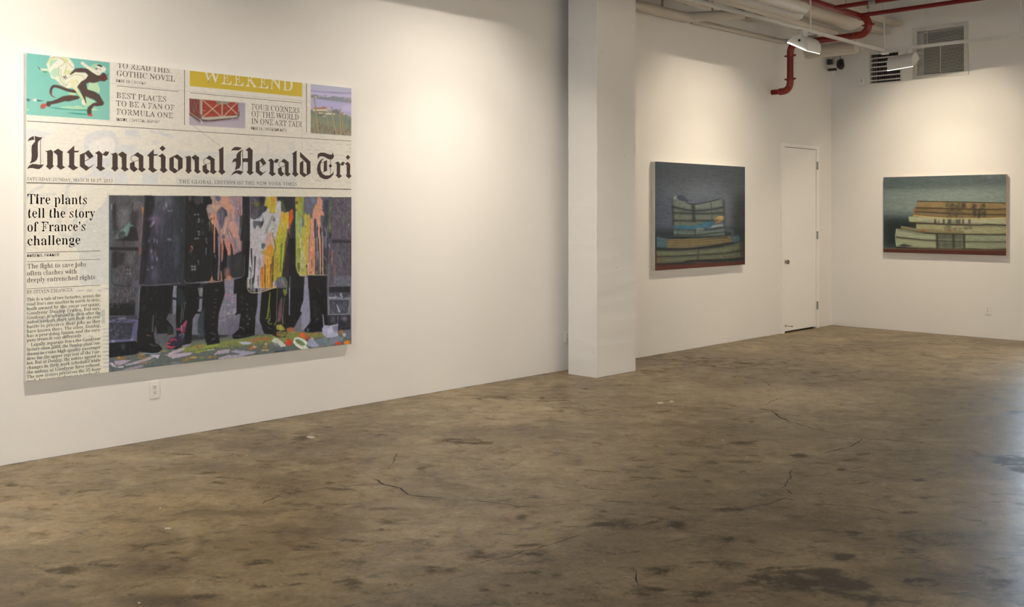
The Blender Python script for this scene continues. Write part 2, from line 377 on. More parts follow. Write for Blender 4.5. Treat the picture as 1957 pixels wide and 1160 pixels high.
def floor_material():
    m = bpy.data.materials.new('worn_brown_concrete'); m.use_nodes = True
    nt = m.node_tree; N = nt.nodes.new; L = nt.links.new; b = nt.nodes['Principled BSDF']
    tc = N('ShaderNodeTexCoord')
    def noise(scale, det=6, rough=0.6, stretch=(1, 1, 1), rot=0.0, dist=0.0):
        m0 = N('ShaderNodeMapping'); m0.inputs['Rotation'].default_value = (0, 0, rot); L(tc.outputs['Object'], m0.inputs[0])
        mp = N('ShaderNodeMapping'); mp.inputs['Scale'].default_value = stretch; L(m0.outputs[0], mp.inputs[0])
        n = N('ShaderNodeTexNoise'); n.inputs['Scale'].default_value = scale; n.inputs['Detail'].default_value = det
        n.inputs['Roughness'].default_value = rough; n.inputs['Distortion'].default_value = dist
        L(mp.outputs[0], n.inputs['Vector']); return n.outputs['Fac']
    def math_(op, a, c):
        n = N('ShaderNodeMath'); n.operation = op
        for i, v in enumerate((a, c)):
            if isinstance(v, (int, float)): n.inputs[i].default_value = v
            else: L(v, n.inputs[i])
        return n.outputs[0]
    def ramp(fac, p0, p1, c0=(0, 0, 0), c1=(1, 1, 1)):
        n = N('ShaderNodeValToRGB'); e = n.color_ramp.elements
        e[0].position, e[1].position = p0, p1; e[0].color = c0 + (1,); e[1].color = c1 + (1,)
        L(fac, n.inputs[0]); return n.outputs[0]
    def mix(fac, a, c, kind='MIX'):
        n = N('ShaderNodeMix'); n.data_type = 'RGBA'; n.blend_type = kind
        if isinstance(fac, (int, float)): n.inputs[0].default_value = fac
        else: L(fac, n.inputs[0])
        for i, v in ((6, a), (7, c)):
            if isinstance(v, tuple): n.inputs[i].default_value = v + (1,)
            else: L(v, n.inputs[i])
        return n.outputs[2]
    def attr(nm):
        n = N('ShaderNodeAttribute'); n.attribute_name = nm; return n.outputs['Fac']
    base = mix(ramp(noise(0.6, 7, .62, dist=.4), .34, .66), (0.142, 0.103, 0.054), (0.290, 0.222, 0.126))
    # trowel sweeps and pale worn skin
    sweep = ramp(noise(2.4, 9, .70, (.9, 1.1, 1), R(46), .5), .46, .64)
    base = mix(math_('MULTIPLY', sweep, .62), base, (0.385, 0.306, 0.186))
    dark = ramp(noise(3.0, 10, .72, (.9, 1.1, 1), R(46), .6), .50, .66)
    base = mix(math_('MULTIPLY', dark, .72), base, (0.088, 0.063, 0.035))
    grn = ramp(noise(1.3, 4, .5), .5, .75)
    base = mix(math_('MULTIPLY', grn, .22), base, (0.155, 0.145, 0.095))
    rag = noise(7, 10, .74, (.85, 1.15, 1), R(46), .5)
    st = math_('ADD', attr('stain'), math_('MULTIPLY', math_('SUBTRACT', rag, .5), 2.4))
    tn = math_('MULTIPLY', attr('tone'), ramp(noise(3.2, 8, .7, dist=.6), .30, .62, (.45, .45, .45), (1.0, 1.0, 1.0)))
    base = mix(math_('MULTIPLY', tn, 1.0), base, (0.078, 0.058, 0.034))
    base = mix(math_('MULTIPLY', ramp(st, .20, .68), .80), base, (0.054, 0.042, 0.028))
    lt = math_('ADD', attr('pale'), math_('MULTIPLY', math_('SUBTRACT', noise(4, 9, .72, dist=.6), .5), 1.6))
    base = mix(math_('MULTIPLY', ramp(lt, .14, .62), .55), base, (0.385, 0.306, 0.188))
    scuff = ramp(noise(6.5, 5, .62, (.75, 1.3, 1), R(46), .9), .60, .66)
    base = mix(math_('MULTIPLY', scuff, .62), base, (0.062, 0.053, 0.040))
    flake = ramp(noise(8.5, 6, .62, (.75, 1.3, 1), R(46), .8), .62, .68)
    base = mix(math_('MULTIPLY', flake, .40), base, (0.36, 0.305, 0.215))
    fine = noise(42, 8, .8)
    base = mix(.42, base, ramp(fine, .33, .66, (0.35, .33, .30), (1.25, 1.22, 1.18)), 'MULTIPLY')
    mid = noise(13, 7, .72, dist=.7)
    base = mix(.40, base, ramp(mid, .36, .64, (0.50, .48, .45), (1.30, 1.27, 1.22)), 'MULTIPLY')
    v = N('ShaderNodeTexVoronoi'); v.inputs['Scale'].default_value = 16; L(tc.outputs['Object'], v.inputs['Vector'])
    pit = ramp(v.outputs['Distance'], .05, .12, (1, 1, 1), (0, 0, 0))
    pz = math_('MULTIPLY', pit, ramp(noise(1.1, 3), .52, .62))
    base = mix(math_('MULTIPLY', pz, .75), base, (0.03, 0.025, 0.02))
    L(base, b.inputs['Base Color'])
    ro = N('ShaderNodeMapRange'); L(rag, ro.inputs[0]); ro.inputs[1].default_value = .3; ro.inputs[2].default_value = .7
    ro.inputs[3].default_value = .28; ro.inputs[4].default_value = .46; L(math_('ADD', ro.outputs[0], math_('MULTIPLY', ramp(st, .20, .68), .22)), b.inputs['Roughness'])
    b.inputs['Specular IOR Level'].default_value = 0.22
    bn = N('ShaderNodeBump'); bn.inputs['Strength'].default_value = .22; bn.inputs['Distance'].default_value = .01
    L(noise(5, 6, .6), bn.inputs['Height']); L(bn.outputs[0], b.inputs['Normal'])
    return m
M_CRACK = mat('crack_dirt', (0.022, 0.018, 0.013), rough=0.8, noise=0.3, scale=40)  # dark tone of the floor cracks and the dirt-filled wall joints
fo = link('floor', me, [floor_material(), M_CRACK, mat('white_paint_spatter', (0.5, 0.47, 0.40), rough=.6)]); tag(fo, kind='structure')
# ------------------------------------------------------------------ lighting track and wall washers
TZ = 3.60
TX, TY = 12.17, 5.42                                            # where the two runs meet
def bar_obj(name, lo, hi, m, parent=None, bev=0.003):
    bm = bmesh.new(); box(bm, lo, hi, bev); return obj(name, bm, m, parent)
def track(name, label, lo, hi, rods, axis):
    t = thing(name, label, 'light track', ((lo[0] + hi[0]) / 2, (lo[1] + hi[1]) / 2, TZ), group='ceiling light tracks')
    L0 = Vector(t.location)
    bm = bmesh.new(); box(bm, Vector(lo) - L0, Vector(hi) - L0, 0.003); obj('track_channel', bm, M_FIX, t)
    bm = bmesh.new()
    lo2, hi2 = Vector(lo) - L0, Vector(hi) - L0
    if axis == 'x': box(bm, (lo2.x + .02, -.006, lo2.z - .0015), (hi2.x - .02, .006, lo2.z + .004))
    else: box(bm, (-.006, lo2.y + .02, lo2.z - .0015), (.006, hi2.y - .02, lo2.z + .004))
    obj('conductor_slot', bm, M_HINGE, t)
    for p in rods:
        bm = bmesh.new(); tube(bm, [Vector((p[0], p[1], TZ + .018)) - L0, Vector((p[0], p[1], CEIL - .001)) - L0], .009 if p[2] else .0035, 10)
        collar(bm, Vector((p[0], p[1], TZ + .03)) - L0, (0, 0, 1), .016, .03, 12)
        obj('drop_rod', bm, M_FIX, t)
    return t
track('light_track', 'white ceiling light track running toward the corner above the door', (-2.5, TY - .019, TZ - .017), (TX + .02, TY + .019, TZ + .017),
      [(on_y(1549, 30, TY).x, TY, 1), (TX, TY - .0, 1), (5.0, TY, 1), (0.5, TY, 1)], 'x')
track('light_track', 'white ceiling light track crossing in front of the louvred vent', (TX - .019, -3.2, TZ - .017), (TX + .019, TY - .02, TZ + .017),
      [(TX, on_x(1772, 40, TX).y, 0), (TX, on_x(1950, 30, TX).y, 0), (TX, 1.0, 0)], 'y')
bm = bmesh.new(); box(bm, (TX - .035, TY - .05, TZ - .045), (TX + .035, TY + .03, TZ - .018), .005)
tag(obj('track_junction', bm, M_FIX), 'small white junction box where the two ceiling light tracks meet', 'junction box')

RH, HL = 0.125, 0.155                                           # housing radius and half length
def washer_meshes():
    """half-cylinder housing, local: axis x, the wall lies toward +y, opening tilted down to the wall"""
    t = R(TILT); ct, st_ = math.cos(t), math.sin(t)
    def P(x, a, r):                                             # angle a from the wall-side lip over the back
        yy, zz = r * math.cos(a), r * math.sin(a)               # before tilt the opening faces -z
        return Vector((x, yy * ct - zz * st_, yy * st_ + zz * ct))
    n = 20
    bm = bmesh.new()
    outer = [[bm.verts.new(P(x, math.pi * k / n, RH)) for k in range(n + 1)] for x in (-HL, HL)]
    inner = [[bm.verts.new(P(x, math.pi * k / n, RH - .006)) for k in range(n + 1)] for x in (-HL + .006, HL - .006)]
    for k in range(n):
        bm.faces.new((outer[0][k], outer[0][k + 1], outer[1][k + 1], outer[1][k]))
        bm.faces.new((inner[0][k], inner[1][k], inner[1][k + 1], inner[0][k + 1]))
    for s in (0, 1):
        bm.faces.new(outer[s]); bm.faces.new(inner[s])
        bm.faces.new((outer[s][0], inner[s][0], inner[s][-1], outer[s][-1]))
    bm.faces.new((outer[0][0], outer[1][0], inner[1][0], inner[0][0]))
    bm.faces.new((outer[0][-1], outer[1][-1], inner[1][-1], inner[0][-1]))
    return bm, P
TILT = 27
def washer(name, label, loc, rz, power, group, roll=0.0, beam=.14, warm=None, sides=(-1, 1)):
    """a wall washer hung from the track; rz turns its local +y to the wall it lights"""
    t = thing(name, label, 'spotlight', loc, rz, group)
    bm, P = washer_meshes()
    obj('housing', bm, M_FIX, t, smooth=True)
    # lit lamp tube near the opening, along the axis
    bm = bmesh.new(); tube(bm, [P(-.080, math.pi * .5, .082), P(.080, math.pi * .5, .082)], .008, 12)
    obj('lamp_tube', bm, M_TUBE, t, smooth=True)
    # emissive strips stand in for lamplight on the opening's near end and lower edge
    bm = bmesh.new()
    a, b_, c = P(-HL - .002, 0, RH - .003), P(-HL - .002, math.pi, RH - .003), P(HL, math.pi, RH - .003)
    tube(bm, [a, b_], .0038, 8); tube(bm, [b_ + (c - b_) * .03, c], .0026, 8)
    obj('emissive_rim', bm, M_TUBE, t)
    for sx in sides:                                            # inner baffles that trim the beam sideways
        bm = bmesh.new(); v = [bm.verts.new(P(sx * .086 + e, a_, RH - .007)) for e in (-.0015, .0015) for a_ in [math.pi * i / 14 for i in range(15)]]
        bm.faces.new(v[:15]); bm.faces.new(v[15:])
        for i in range(15): bm.faces.new((v[i], v[(i + 1) % 15], v[15 + (i + 1) % 15], v[15 + i]))
        obj('baffle', bm, M_FIX, t)
    # yoke, stem and track adapter
    bm = bmesh.new()
    top = TZ - .017 - loc[2]
    tube(bm, [(0, 0, RH - .01), (0, 0, top - .05)], .016, 12)
    box(bm, (-.05, -.02, top - .06), (.05, .02, top), .004)
    obj('stem', bm, M_FIX, t)
    bm = bmesh.new(); q = P(-HL - .002, math.pi * .5, .07)
    box(bm, q - Vector((.003, .012, .012)), q + Vector((.003, .012, .012)))
    obj('lock_slot', bm, M_BLACK, t)
    q = P(0, math.pi * .5, .082) + Vector((0, math.cos(R(AIM)), -math.sin(R(AIM)))) * .013
    col = warm or WARM
    area_light('washer_light', q, (0, math.cos(R(AIM)), -math.sin(R(AIM))), .07, .016, power * (1 - beam), col, 180, t)
    area_light('reflector_light', q, (0, math.cos(R(BEAM)), -math.sin(R(BEAM))), .12, .03, power * beam, col, SPREAD, t)
    t.rotation_euler = (0, roll, rz)
    return t
AIM, BEAM, SPREAD = 82, 68, 84
WG = 'wall washers on the light tracks'
PW = 40
WARM2 = (1.0, 0.835, 0.62)
FZ = 3.395
f1 = on_y(1536, 92, TY)
washer('wall_washer', 'white half-round wall washer hanging before the red riser pipe', (f1.x, TY, f1.z), 0, PW * .76, WG, warm=WARM2)
f2 = on_x(1727, 124, TX)
washer('wall_washer', 'white half-round wall washer hanging before the dark grid vent', (TX, f2.y, f2.z), R(-90), PW * .86, WG, roll=R(-4), warm=WARM2)
for (x, p, sd) in ((-1.2, PW, ()), (2.2, PW * 1.12, ()), (6.05, PW * .96, (1,))):
    washer('wall_washer', 'white wall washer on the track before the big newspaper canvas', (x, TY, FZ), 0, p, WG, sides=sd)
for y in (1.2, -2.2):
    washer('wall_washer', 'white wall washer on the cross track near the street window', (TX, y, FZ), R(-90), PW * 1.2, WG)
track('light_track', 'added unseen light track behind the camera, carrying the fill washers', (-2.5, -3.119, TZ - .017), (TX - .02, -3.081, TZ + .017),
      [(0.5, -3.1, 1), (5.0, -3.1, 1), (9.5, -3.1, 1)], 'x')  # unseen track, added to carry the fill washers
for x, k_ in ((0.8, 1.5), (4.0, 1.25), (7.2, .85), (10.2, .8)):  # unseen washers added to raise the room's ambient light
    washer('wall_washer', 'added unseen wall washer behind the camera, for fill light', (x, -3.1, FZ), R(180), PW * 4.8 * k_, WG, beam=.3)

M_SEAM = mat('dark_pipe_seam', (0.20, 0.175, 0.14), rough=.8)  # thin dark rings at both edges of each coupling
# ------------------------------------------------------------------ white pipework under the ceiling along the left wall
def pipe(name, label, pts, rad, m, cat='pipe', rings=(), rm=None, group=None, n=18, ringk=1.22, ringw=.035, parts=()):
    bm = bmesh.new(); tube(bm, pts, rad, n)
    base = obj(name, bm, m, None, smooth=True)
    tag(base, label, cat, group)
    for (p, d) in rings:
        bm = bmesh.new(); collar(bm, p, d, rad * ringk, ringw); obj('coupling', bm, rm or m, base, smooth=True)
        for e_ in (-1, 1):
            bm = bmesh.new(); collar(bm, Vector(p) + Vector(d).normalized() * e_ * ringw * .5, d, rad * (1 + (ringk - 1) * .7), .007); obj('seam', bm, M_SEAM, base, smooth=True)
    return base
PX = Vector((1, 0, 0)); PY = Vector((0, 1, 0)); PZ = Vector((0, 0, 1))
# large drain hugging the wall, then turning out into the room
a = Vector((8.25, 6.66, 3.838)); b = Vector((9.72, 6.66, 3.838)); c = Vector((10.02, 6.08, 3.845))
d0 = (c - b).normalized()
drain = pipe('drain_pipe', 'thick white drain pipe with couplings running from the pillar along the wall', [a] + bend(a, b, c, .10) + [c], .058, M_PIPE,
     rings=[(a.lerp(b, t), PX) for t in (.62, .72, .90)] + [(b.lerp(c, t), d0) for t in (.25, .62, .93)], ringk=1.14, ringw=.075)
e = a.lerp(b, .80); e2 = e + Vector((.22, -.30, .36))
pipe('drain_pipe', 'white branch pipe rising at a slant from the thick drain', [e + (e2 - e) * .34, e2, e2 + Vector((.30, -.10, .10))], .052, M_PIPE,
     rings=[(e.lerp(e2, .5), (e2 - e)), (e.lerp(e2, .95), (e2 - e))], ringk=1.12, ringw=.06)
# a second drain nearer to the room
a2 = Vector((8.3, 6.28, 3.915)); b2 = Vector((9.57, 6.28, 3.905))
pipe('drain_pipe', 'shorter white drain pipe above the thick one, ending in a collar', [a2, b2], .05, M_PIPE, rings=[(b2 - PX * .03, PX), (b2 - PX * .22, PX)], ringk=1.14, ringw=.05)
for q_, r_ in ((b.lerp(c, .45), .06), (a.lerp(b, .68), .06)):
    bm = bmesh.new(); box(bm, (q_.x - .004, q_.y - .016, q_.z + r_ - .004), (q_.x + .004, q_.y + .016, 4.40)); obj('hanger_strap', bm, M_PIPE, drain)
# thin water line hugging the wall, with an elbow out into the room at the corner
a = Vector((9.9, 6.71, 3.832)); b = Vector((12.02, 6.71, 3.842)); e = Vector((b.x, 6.22, b.z + .005))
bx = [Vector((on_y(px_, 60, 6.71).x, 6.71, 3.837)) for px_ in (1387, 1409, 1473)]
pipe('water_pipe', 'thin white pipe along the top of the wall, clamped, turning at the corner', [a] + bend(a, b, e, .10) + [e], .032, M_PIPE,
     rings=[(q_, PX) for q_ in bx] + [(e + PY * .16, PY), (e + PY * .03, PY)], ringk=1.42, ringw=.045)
# line parallel to the wall, nearer to the room
def along(px0, py0, px1, y):
    p = on_y(px1, py0, y); q = on_y(px0, py0, y); return q, p
a = Vector((8.3, 5.95, 3.89)); b = Vector((on_y(1597, 66, 5.95).x, 5.95, 3.855))
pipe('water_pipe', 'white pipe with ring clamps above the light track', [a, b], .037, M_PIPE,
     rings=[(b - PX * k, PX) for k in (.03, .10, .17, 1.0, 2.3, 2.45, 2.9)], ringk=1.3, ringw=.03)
for (pe, y, z, k) in (((1530, 28), 4.95, 4.22, 0), ((1540, 17), 4.78, 4.27, 1)):
    e = on_y(pe[0], pe[1], y); z = e.z
    bm = bmesh.new()
    rr = .062
    tube(bm, [Vector((4.5, y, z)), e - PX * .06, e - PX * .025, e - PX * .006, e], [rr, rr, rr * .85, rr * .5, rr * .1], 18)
    tag(obj('insulated_pipe', bm, M_PIPE, smooth=True), ('white round-ended insulated pipe nearer the light track', 'white round-ended insulated pipe beside the red main')[k], 'pipe', 'round-ended insulated pipes')
# flat duct and beams
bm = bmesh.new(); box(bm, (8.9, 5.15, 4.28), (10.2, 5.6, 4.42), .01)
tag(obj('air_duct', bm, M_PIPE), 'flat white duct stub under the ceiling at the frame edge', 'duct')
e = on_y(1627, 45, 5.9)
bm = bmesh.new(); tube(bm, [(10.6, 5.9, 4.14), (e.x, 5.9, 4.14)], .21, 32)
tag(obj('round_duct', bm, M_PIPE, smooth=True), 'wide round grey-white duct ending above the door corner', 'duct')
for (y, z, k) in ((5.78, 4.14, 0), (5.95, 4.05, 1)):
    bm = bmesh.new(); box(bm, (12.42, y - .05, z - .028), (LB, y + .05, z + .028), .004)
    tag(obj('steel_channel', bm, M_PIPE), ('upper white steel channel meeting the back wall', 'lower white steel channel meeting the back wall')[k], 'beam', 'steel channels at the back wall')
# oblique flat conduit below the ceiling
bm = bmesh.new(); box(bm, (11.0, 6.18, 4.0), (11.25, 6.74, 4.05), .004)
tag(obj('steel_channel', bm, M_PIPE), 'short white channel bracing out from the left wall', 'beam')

# ------------------------------------------------------------------ red sprinkler pipes
RX, RY = 11.81, 6.5
zt, zb = 3.765, 3.165
ye = 5.47
pts = [Vector((RX, WL - .005, zb))] + bend((RX, WL, zb), (RX, RY, zb), (RX, RY, zt), .11) + bend((RX, RY, zb), (RX, RY, zt), (RX, ye, zt), .12) + [Vector((RX, ye + .12, zt))]
rs = .042
root = thing('sprinkler_riser', 'dark red riser pipe bending out of the wall beside the door', 'pipe', (RX, RY, zb))
L0 = Vector((RX, RY, zb))
def sub(name, pts, rad, m, smooth=True, n=18):
    bm = bmesh.new(); tube(bm, [Vector(p) - L0 for p in pts], rad, n); return obj(name, bm, m, root, smooth)
def ring(p, d, rad, w, m, lugs=True):
    bm = bmesh.new(); p = Vector(p) - L0; d = Vector(d).normalized()
    collar(bm, p, d, rad, w, 20)
    if lugs:
        u, v = frame_of(d); bl = bmesh.new()
        tube(bl, [p - u * (rad + .024), p - u * (rad + .004), p + u * (rad + .004), p + u * (rad + .024)], [.008, .014, .014, .008], 8)
        obj('bolt_lug', bl, m, root, smooth=True)
    return obj('coupling', bm, m, root, smooth=True)
sub('wall_stub', [(RX, WL - .003, zb), (RX, RY + .14, zb)], rs * .8, M_RED)
sub('elbow', [(RX, RY + .15, zb)] + bend((RX, WL, zb), (RX, RY, zb), (RX, RY, zt), .12) + [(RX, RY, zb + .14)], rs * 1.06, M_REDF)
sub('pipe_run', [(RX, RY, zb + .13), (RX, RY, zt - .13)], rs, M_RED)
sub('elbow', [(RX, RY, zt - .15)] + bend((RX, RY, zb), (RX, RY, zt), (RX, ye, zt), .12) + [(RX, RY - .15, zt)], rs * 1.06, M_REDF)
ring((RX, RY + .14, zb), (0, 1, 0), rs * 1.3, .05, M_REDF); ring((RX, RY, zb + .15), PZ, rs * 1.35, .05, M_REDF)
ring((RX, RY, zt - .15), PZ, rs * 1.35, .05, M_REDF); ring((RX, RY - .16, zt), PY, rs * 1.35, .05, M_REDF)
zm = 3.99
sub('pipe_run', [(RX, RY - .14, zt), (RX, ye + .16, zt)], rs, M_RED)
# return bend up to the main
zmid = (zt + zm) / 2
q = [Vector((RX, ye + .17 , zt))] + [Vector((RX, ye + .10 - .115 * math.sin(math.pi * k / 14), zmid - .1125 * math.cos(math.pi * k / 14))) for k in range(15)]
sub('return_bend', q, rs * 1.08, M_REDF)
ring((RX, ye + .15, zt), PY, rs * 1.35, .05, M_REDF); ring((RX, ye - .015, zmid), PZ, rs * 1.35, .05, M_REDF)
# main toward the camera, tees with couplings
yM = ye + .08
sub('pipe_main', [(RX + .05, yM, zm), (2.0, yM, zm)], rs * .98, M_RED)
for x in (RX - .03, RX - .16, RX - .62, RX - .75, RX - 1.45, RX - 1.58): ring((x, yM, zm), PX, rs * 1.4, .05, M_RED)
for (x, yend) in ((RX - .02, -2.0), (RX - .68, -2.0)):
    sub('branch_pipe', [(x, yM, zm + .01), (x, yend, zm + .01)], rs * .62, M_RED)
    ring((x, yM - .07, zm + .01), PY, rs * .95, .05, M_RED, False)
# upright sprinkler head on the nearer branch
sp = on_x(1671, 10, RX - .68)
bm = bmesh.new()
tube(bm, [Vector((RX - .68, sp.y, zm + .01)) - L0, Vector((RX - .68, sp.y, zm + .09)) - L0], .012, 10)
tube(bm, [Vector((RX - .68, sp.y - .02, zm + .01)) - L0, Vector((RX - .68, sp.y + .06, zm + .01)) - L0], rs * .8, 14)
tube(bm, [Vector((RX - .68, sp.y, zm + .115)) - L0, Vector((RX - .68, sp.y, zm + .12)) - L0], .024, 14)
tube(bm, [Vector((RX - .68, sp.y, zm + .09)) - L0, Vector((RX - .68, sp.y + .014, zm + .10)) - L0, Vector((RX - .68, sp.y, zm + .118)) - L0], .004, 6)
obj('sprinkler_head', bm, M_HINGE, root)
p = on_y(1935, 0, 3.8)
for (x, y) in ((RX - .4, yM), (7.5, yM), (RX - .02, 1.5), (RX - .68, 2.4)):
    bm = bmesh.new(); tube(bm, [Vector((x, y, zm + .03)) - L0, Vector((x, y, CEIL)) - L0], .005, 8); obj('hanger_rod', bm, M_HINGE, root)
bm = bmesh.new(); tube(bm, [(11.83, 3.72, 4.0), (LB, 3.72, 4.0)], .03, 14)
tag(obj('sprinkler_branch', bm, M_RED, smooth=True), 'red pipe at the top right corner running into the back wall', 'pipe')

# capped white pipe under the red one
e = on_x(1640, 92, 12.75); zc = 3.79
bm = bmesh.new(); tube(bm, [(12.75, WL, zc), (12.75, e.y + .05, zc), (12.75, e.y + .015, zc), (12.75, e.y, zc)], [.09, .09, .08, .05], 24)
tag(obj('capped_pipe', bm, M_PIPE, smooth=True), 'short thick white capped pipe under the red pipe at the corner', 'pipe')

# ------------------------------------------------------------------ the little black devices hung in the corner
p = on_x(1598, 121, 13.3)
root2 = thing('security_camera', 'small black camera cluster hung below the capped pipe in the corner', 'camera', (p.x, p.y, p.z))
bm = bmesh.new(); box(bm, (-.02, -.16, .10), (.02, .16, .112), .002); tube(bm, [(0, .10, .10), (0, .10, .03)], .004, 8); tube(bm, [(0, -.06, .10), (0, -.06, .03)], .006, 8)
tube(bm, [(0, .03, .10), (0, .03, -.02)], .003, 8); tube(bm, [(0, 0, .11), (0, 0, .20)], .007, 8); obj('bracket', bm, M_HINGE, root2)
bm = bmesh.new(); box(bm, (-.03, .06, -.01), (.03, .125, .065), .008); obj('power_box', bm, M_BLACK, root2)
bm = bmesh.new(); box(bm, (-.03, .0, -.10), (.03, .115, -.066), .010); obj('lens_bar', bm, M_BLACK, root2)
bm = bmesh.new(); tube(bm, [(.04, -.06, .03), (-.03, -.075, .0), (-.07, -.10, -.05), (-.10, -.12, -.075)], [.035, .05, .055, .04], 16); obj('camera_body', bm, M_BLACK, root2, smooth=True)
bm = bmesh.new(); tube(bm, [(-.09, -.115, -.07), (-.115, -.13, -.085)], [.03, .028], 16); obj('lens', bm, M_DARK, root2, smooth=True)

# ------------------------------------------------------------------ vents and sensor on the back wall
y0, y1, z0, z1 = V1
g = thing('grid_vent', 'dark square air vent with thick pale bars, left of the large louvred vent', 'vent', (LB, (y0 + y1) / 2, (z0 + z1) / 2))
W_, H_ = y1 - y0, z1 - z0
def wb(bm, x0, ya, za, x1, yb, zb_, bev=0): box(bm, (x0, ya - W_ / 2, za - H_ / 2), (x1, yb - W_ / 2, zb_ - H_ / 2), bev)
bm = bmesh.new(); fw = .018
wb(bm, -.012, 0, 0, .02, fw, H_); wb(bm, -.012, W_ - fw, 0, .02, W_, H_); wb(bm, -.012, fw, 0, .02, W_ - fw, fw * .6); wb(bm, -.012, fw, H_ - fw * .6, .02, W_ - fw, H_); obj('frame', bm, M_VENT, g)
nb = 7
for k in range(nb):
    zc_ = H_ * (k + .55) / (nb + .1) + .01
    bm = bmesh.new(); wb(bm, -.006, fw, zc_ - .0085, .012, W_ - fw, zc_ + .0085); obj('bar', bm, M_VENT, g)
bm = bmesh.new()
for k in range(14):
    ya = fw + (W_ - 2 * fw) * (k + .5) / 14
    wb(bm, .03, ya - .003, .02, .05, ya + .003, H_ - .02)
obj('vertical_fins', bm, mat('dim_vent_fin', (0.12, 0.10, 0.085), rough=.6), g)
bm = bmesh.new(); wb(bm, .23, .012, .012, .24, W_ - .012, H_ - .012); obj('duct_back', bm, M_DUCT, g)
y0, y1, z0, z1 = V2
g = thing('louvre_vent', 'large white louvred air vent, two panels high on the back wall', 'vent', (LB, (y0 + y1) / 2, (z0 + z1) / 2))
W_, H_ = y1 - y0, z1 - z0
fw = .058
zs_ = H_ * .615; ze_ = zs_ + .03
bm = bmesh.new()
for a_ in ((0, 0, fw, H_), (W_ - fw, 0, W_, H_), (fw, 0, W_ - fw, fw * .8), (fw, H_ - fw * .8, W_ - fw, H_), (fw, zs_, W_ - fw, ze_)): wb(bm, -.014, a_[0], a_[1], .004, a_[2], a_[3], .002)
obj('frame', bm, M_VENT, g)
def louvre(za, zb_, cnt):
    for k in range(cnt):
        zc_ = za + (zb_ - za) * (k + .5) / cnt - H_ / 2
        bm = bmesh.new(); hw = (W_ / 2 - fw)
        v = [bm.verts.new(q) for q in ((-.010, -hw, zc_ - .0085), (-.010, hw, zc_ - .0085), (.014, hw, zc_ + .004), (.014, -hw, zc_ + .004),
                                       (-.010, -hw, zc_ - .001), (-.010, hw, zc_ - .001), (.014, hw, zc_ + .007), (.014, -hw, zc_ + .007))]
        for f in ((0, 1, 2, 3), (7, 6, 5, 4), (0, 4, 5, 1), (1, 5, 6, 2), (2, 6, 7, 3), (3, 7, 4, 0)): bm.faces.new([v[i] for i in f])
        obj('slat', bm, M_VENT, g)
louvre(fw * .8, zs_, 20); louvre(ze_, H_ - fw * .8, 10)
bm = bmesh.new(); wb(bm, -.0105, W_ * .49, fw * .8, .0, W_ * .49 + .008, zs_); obj('mullion', bm, M_VENT, g)
bm = bmesh.new(); wb(bm, .21, fw, .03, .22, W_ - fw, H_ - .03); obj('duct_back', bm, M_DUCT, g)
for ya in (W_ * .2, W_ * .84):
    bm = bmesh.new(); q = Vector((-.016, ya - W_ / 2, H_ / 2 - fw * .4)); tube(bm, [q, q + Vector((.006, 0, 0))], .007, 10)
    obj('screw', bm, M_HINGE, g)
p = on_x(1647.5, 157.5, LB)
root3 = thing('wall_sensor', 'small white wall sensor box below the corner devices', 'sensor', (LB, p.y, p.z))
bm = bmesh.new(); box(bm, (-.03, -.045, -.055), (0, .045, .055), .006); obj('case', bm, M_PLAST, root3)
bm = bmesh.new(); tube(bm, [(-.042, 0, .022), (-.03, 0, .022)], [.016, .022], 18); obj('dome', bm, M_VENT, root3, smooth=True)

# ------------------------------------------------------------------ door near the corner
d = thing('door_1', None, None, (DX0, WL, 0)); tag(d, kind='structure')
DW = DX1 - DX0
jl = on_y(1497, 630, WL).x - DX0; jr = on_y(1558.5, 624, WL).x - DX0
dt = on_y(1497, 280, WL).z
bm = bmesh.new()
box(bm, (0, -.022, 0), (jl, .10, DTOP)); box(bm, (jr, -.022, 0), (DW, .10, DTOP)); box(bm, (jl, -.022, dt), (jr, .10, DTOP))
obj('door_frame', bm, M_TRIM, d)
bm = bmesh.new(); box(bm, (jl + .005, -.006, .022), (jr - .005, .038, dt - .006), .002); dl = obj('door_leaf', bm, M_TRIM, d)
bm = bmesh.new(); box(bm, (jl, .04, 0), (jr, .12, dt)); obj('dark_gap', bm, M_DARK, d)
k = on_y(1499, 500.5, WL - .01) ; kx, kz = k.x - DX0, k.z
bm = bmesh.new(); tube(bm, [(kx, -.006, kz), (kx, -.016, kz)], [.034, .031], 24); tube(bm, [(kx, -.014, kz), (kx, -.045, kz)], .012, 16)
tube(bm, [(kx, -.040, kz), (kx, -.048, kz), (kx, -.062, kz), (kx, -.074, kz), (kx, -.078, kz)], [.014, .026, .031, .026, .012], 24)
obj('door_knob', bm, M_KNOB, d, smooth=True)
for py in (317, 449.5, 583):
    z = on_y(1560, py, WL).z
    bm = bmesh.new(); tube(bm, [(jr + .004, -.030, z - .055), (jr + .004, -.030, z + .055)], .011, 12); box(bm, (jr - .004, -.026, z - .052), (jr + .02, -.018, z + .052)); obj('hinge', bm, M_HINGE, d)
s = on_y(1494.5, 630, WL); sx, sz = jl + .02, .10
bm = bmesh.new(); tube(bm, [(sx, -.006, sz), (sx, -.03, sz)], .013, 12); tube(bm, [(sx, -.022, sz), (sx + .02, -.10, sz - .004)], .006, 10); tube(bm, [(sx + .02, -.10, sz - .004), (sx + .0235, -.115, sz - .005)], .010, 12)
obj('door_stop', bm, M_STEEL, d)

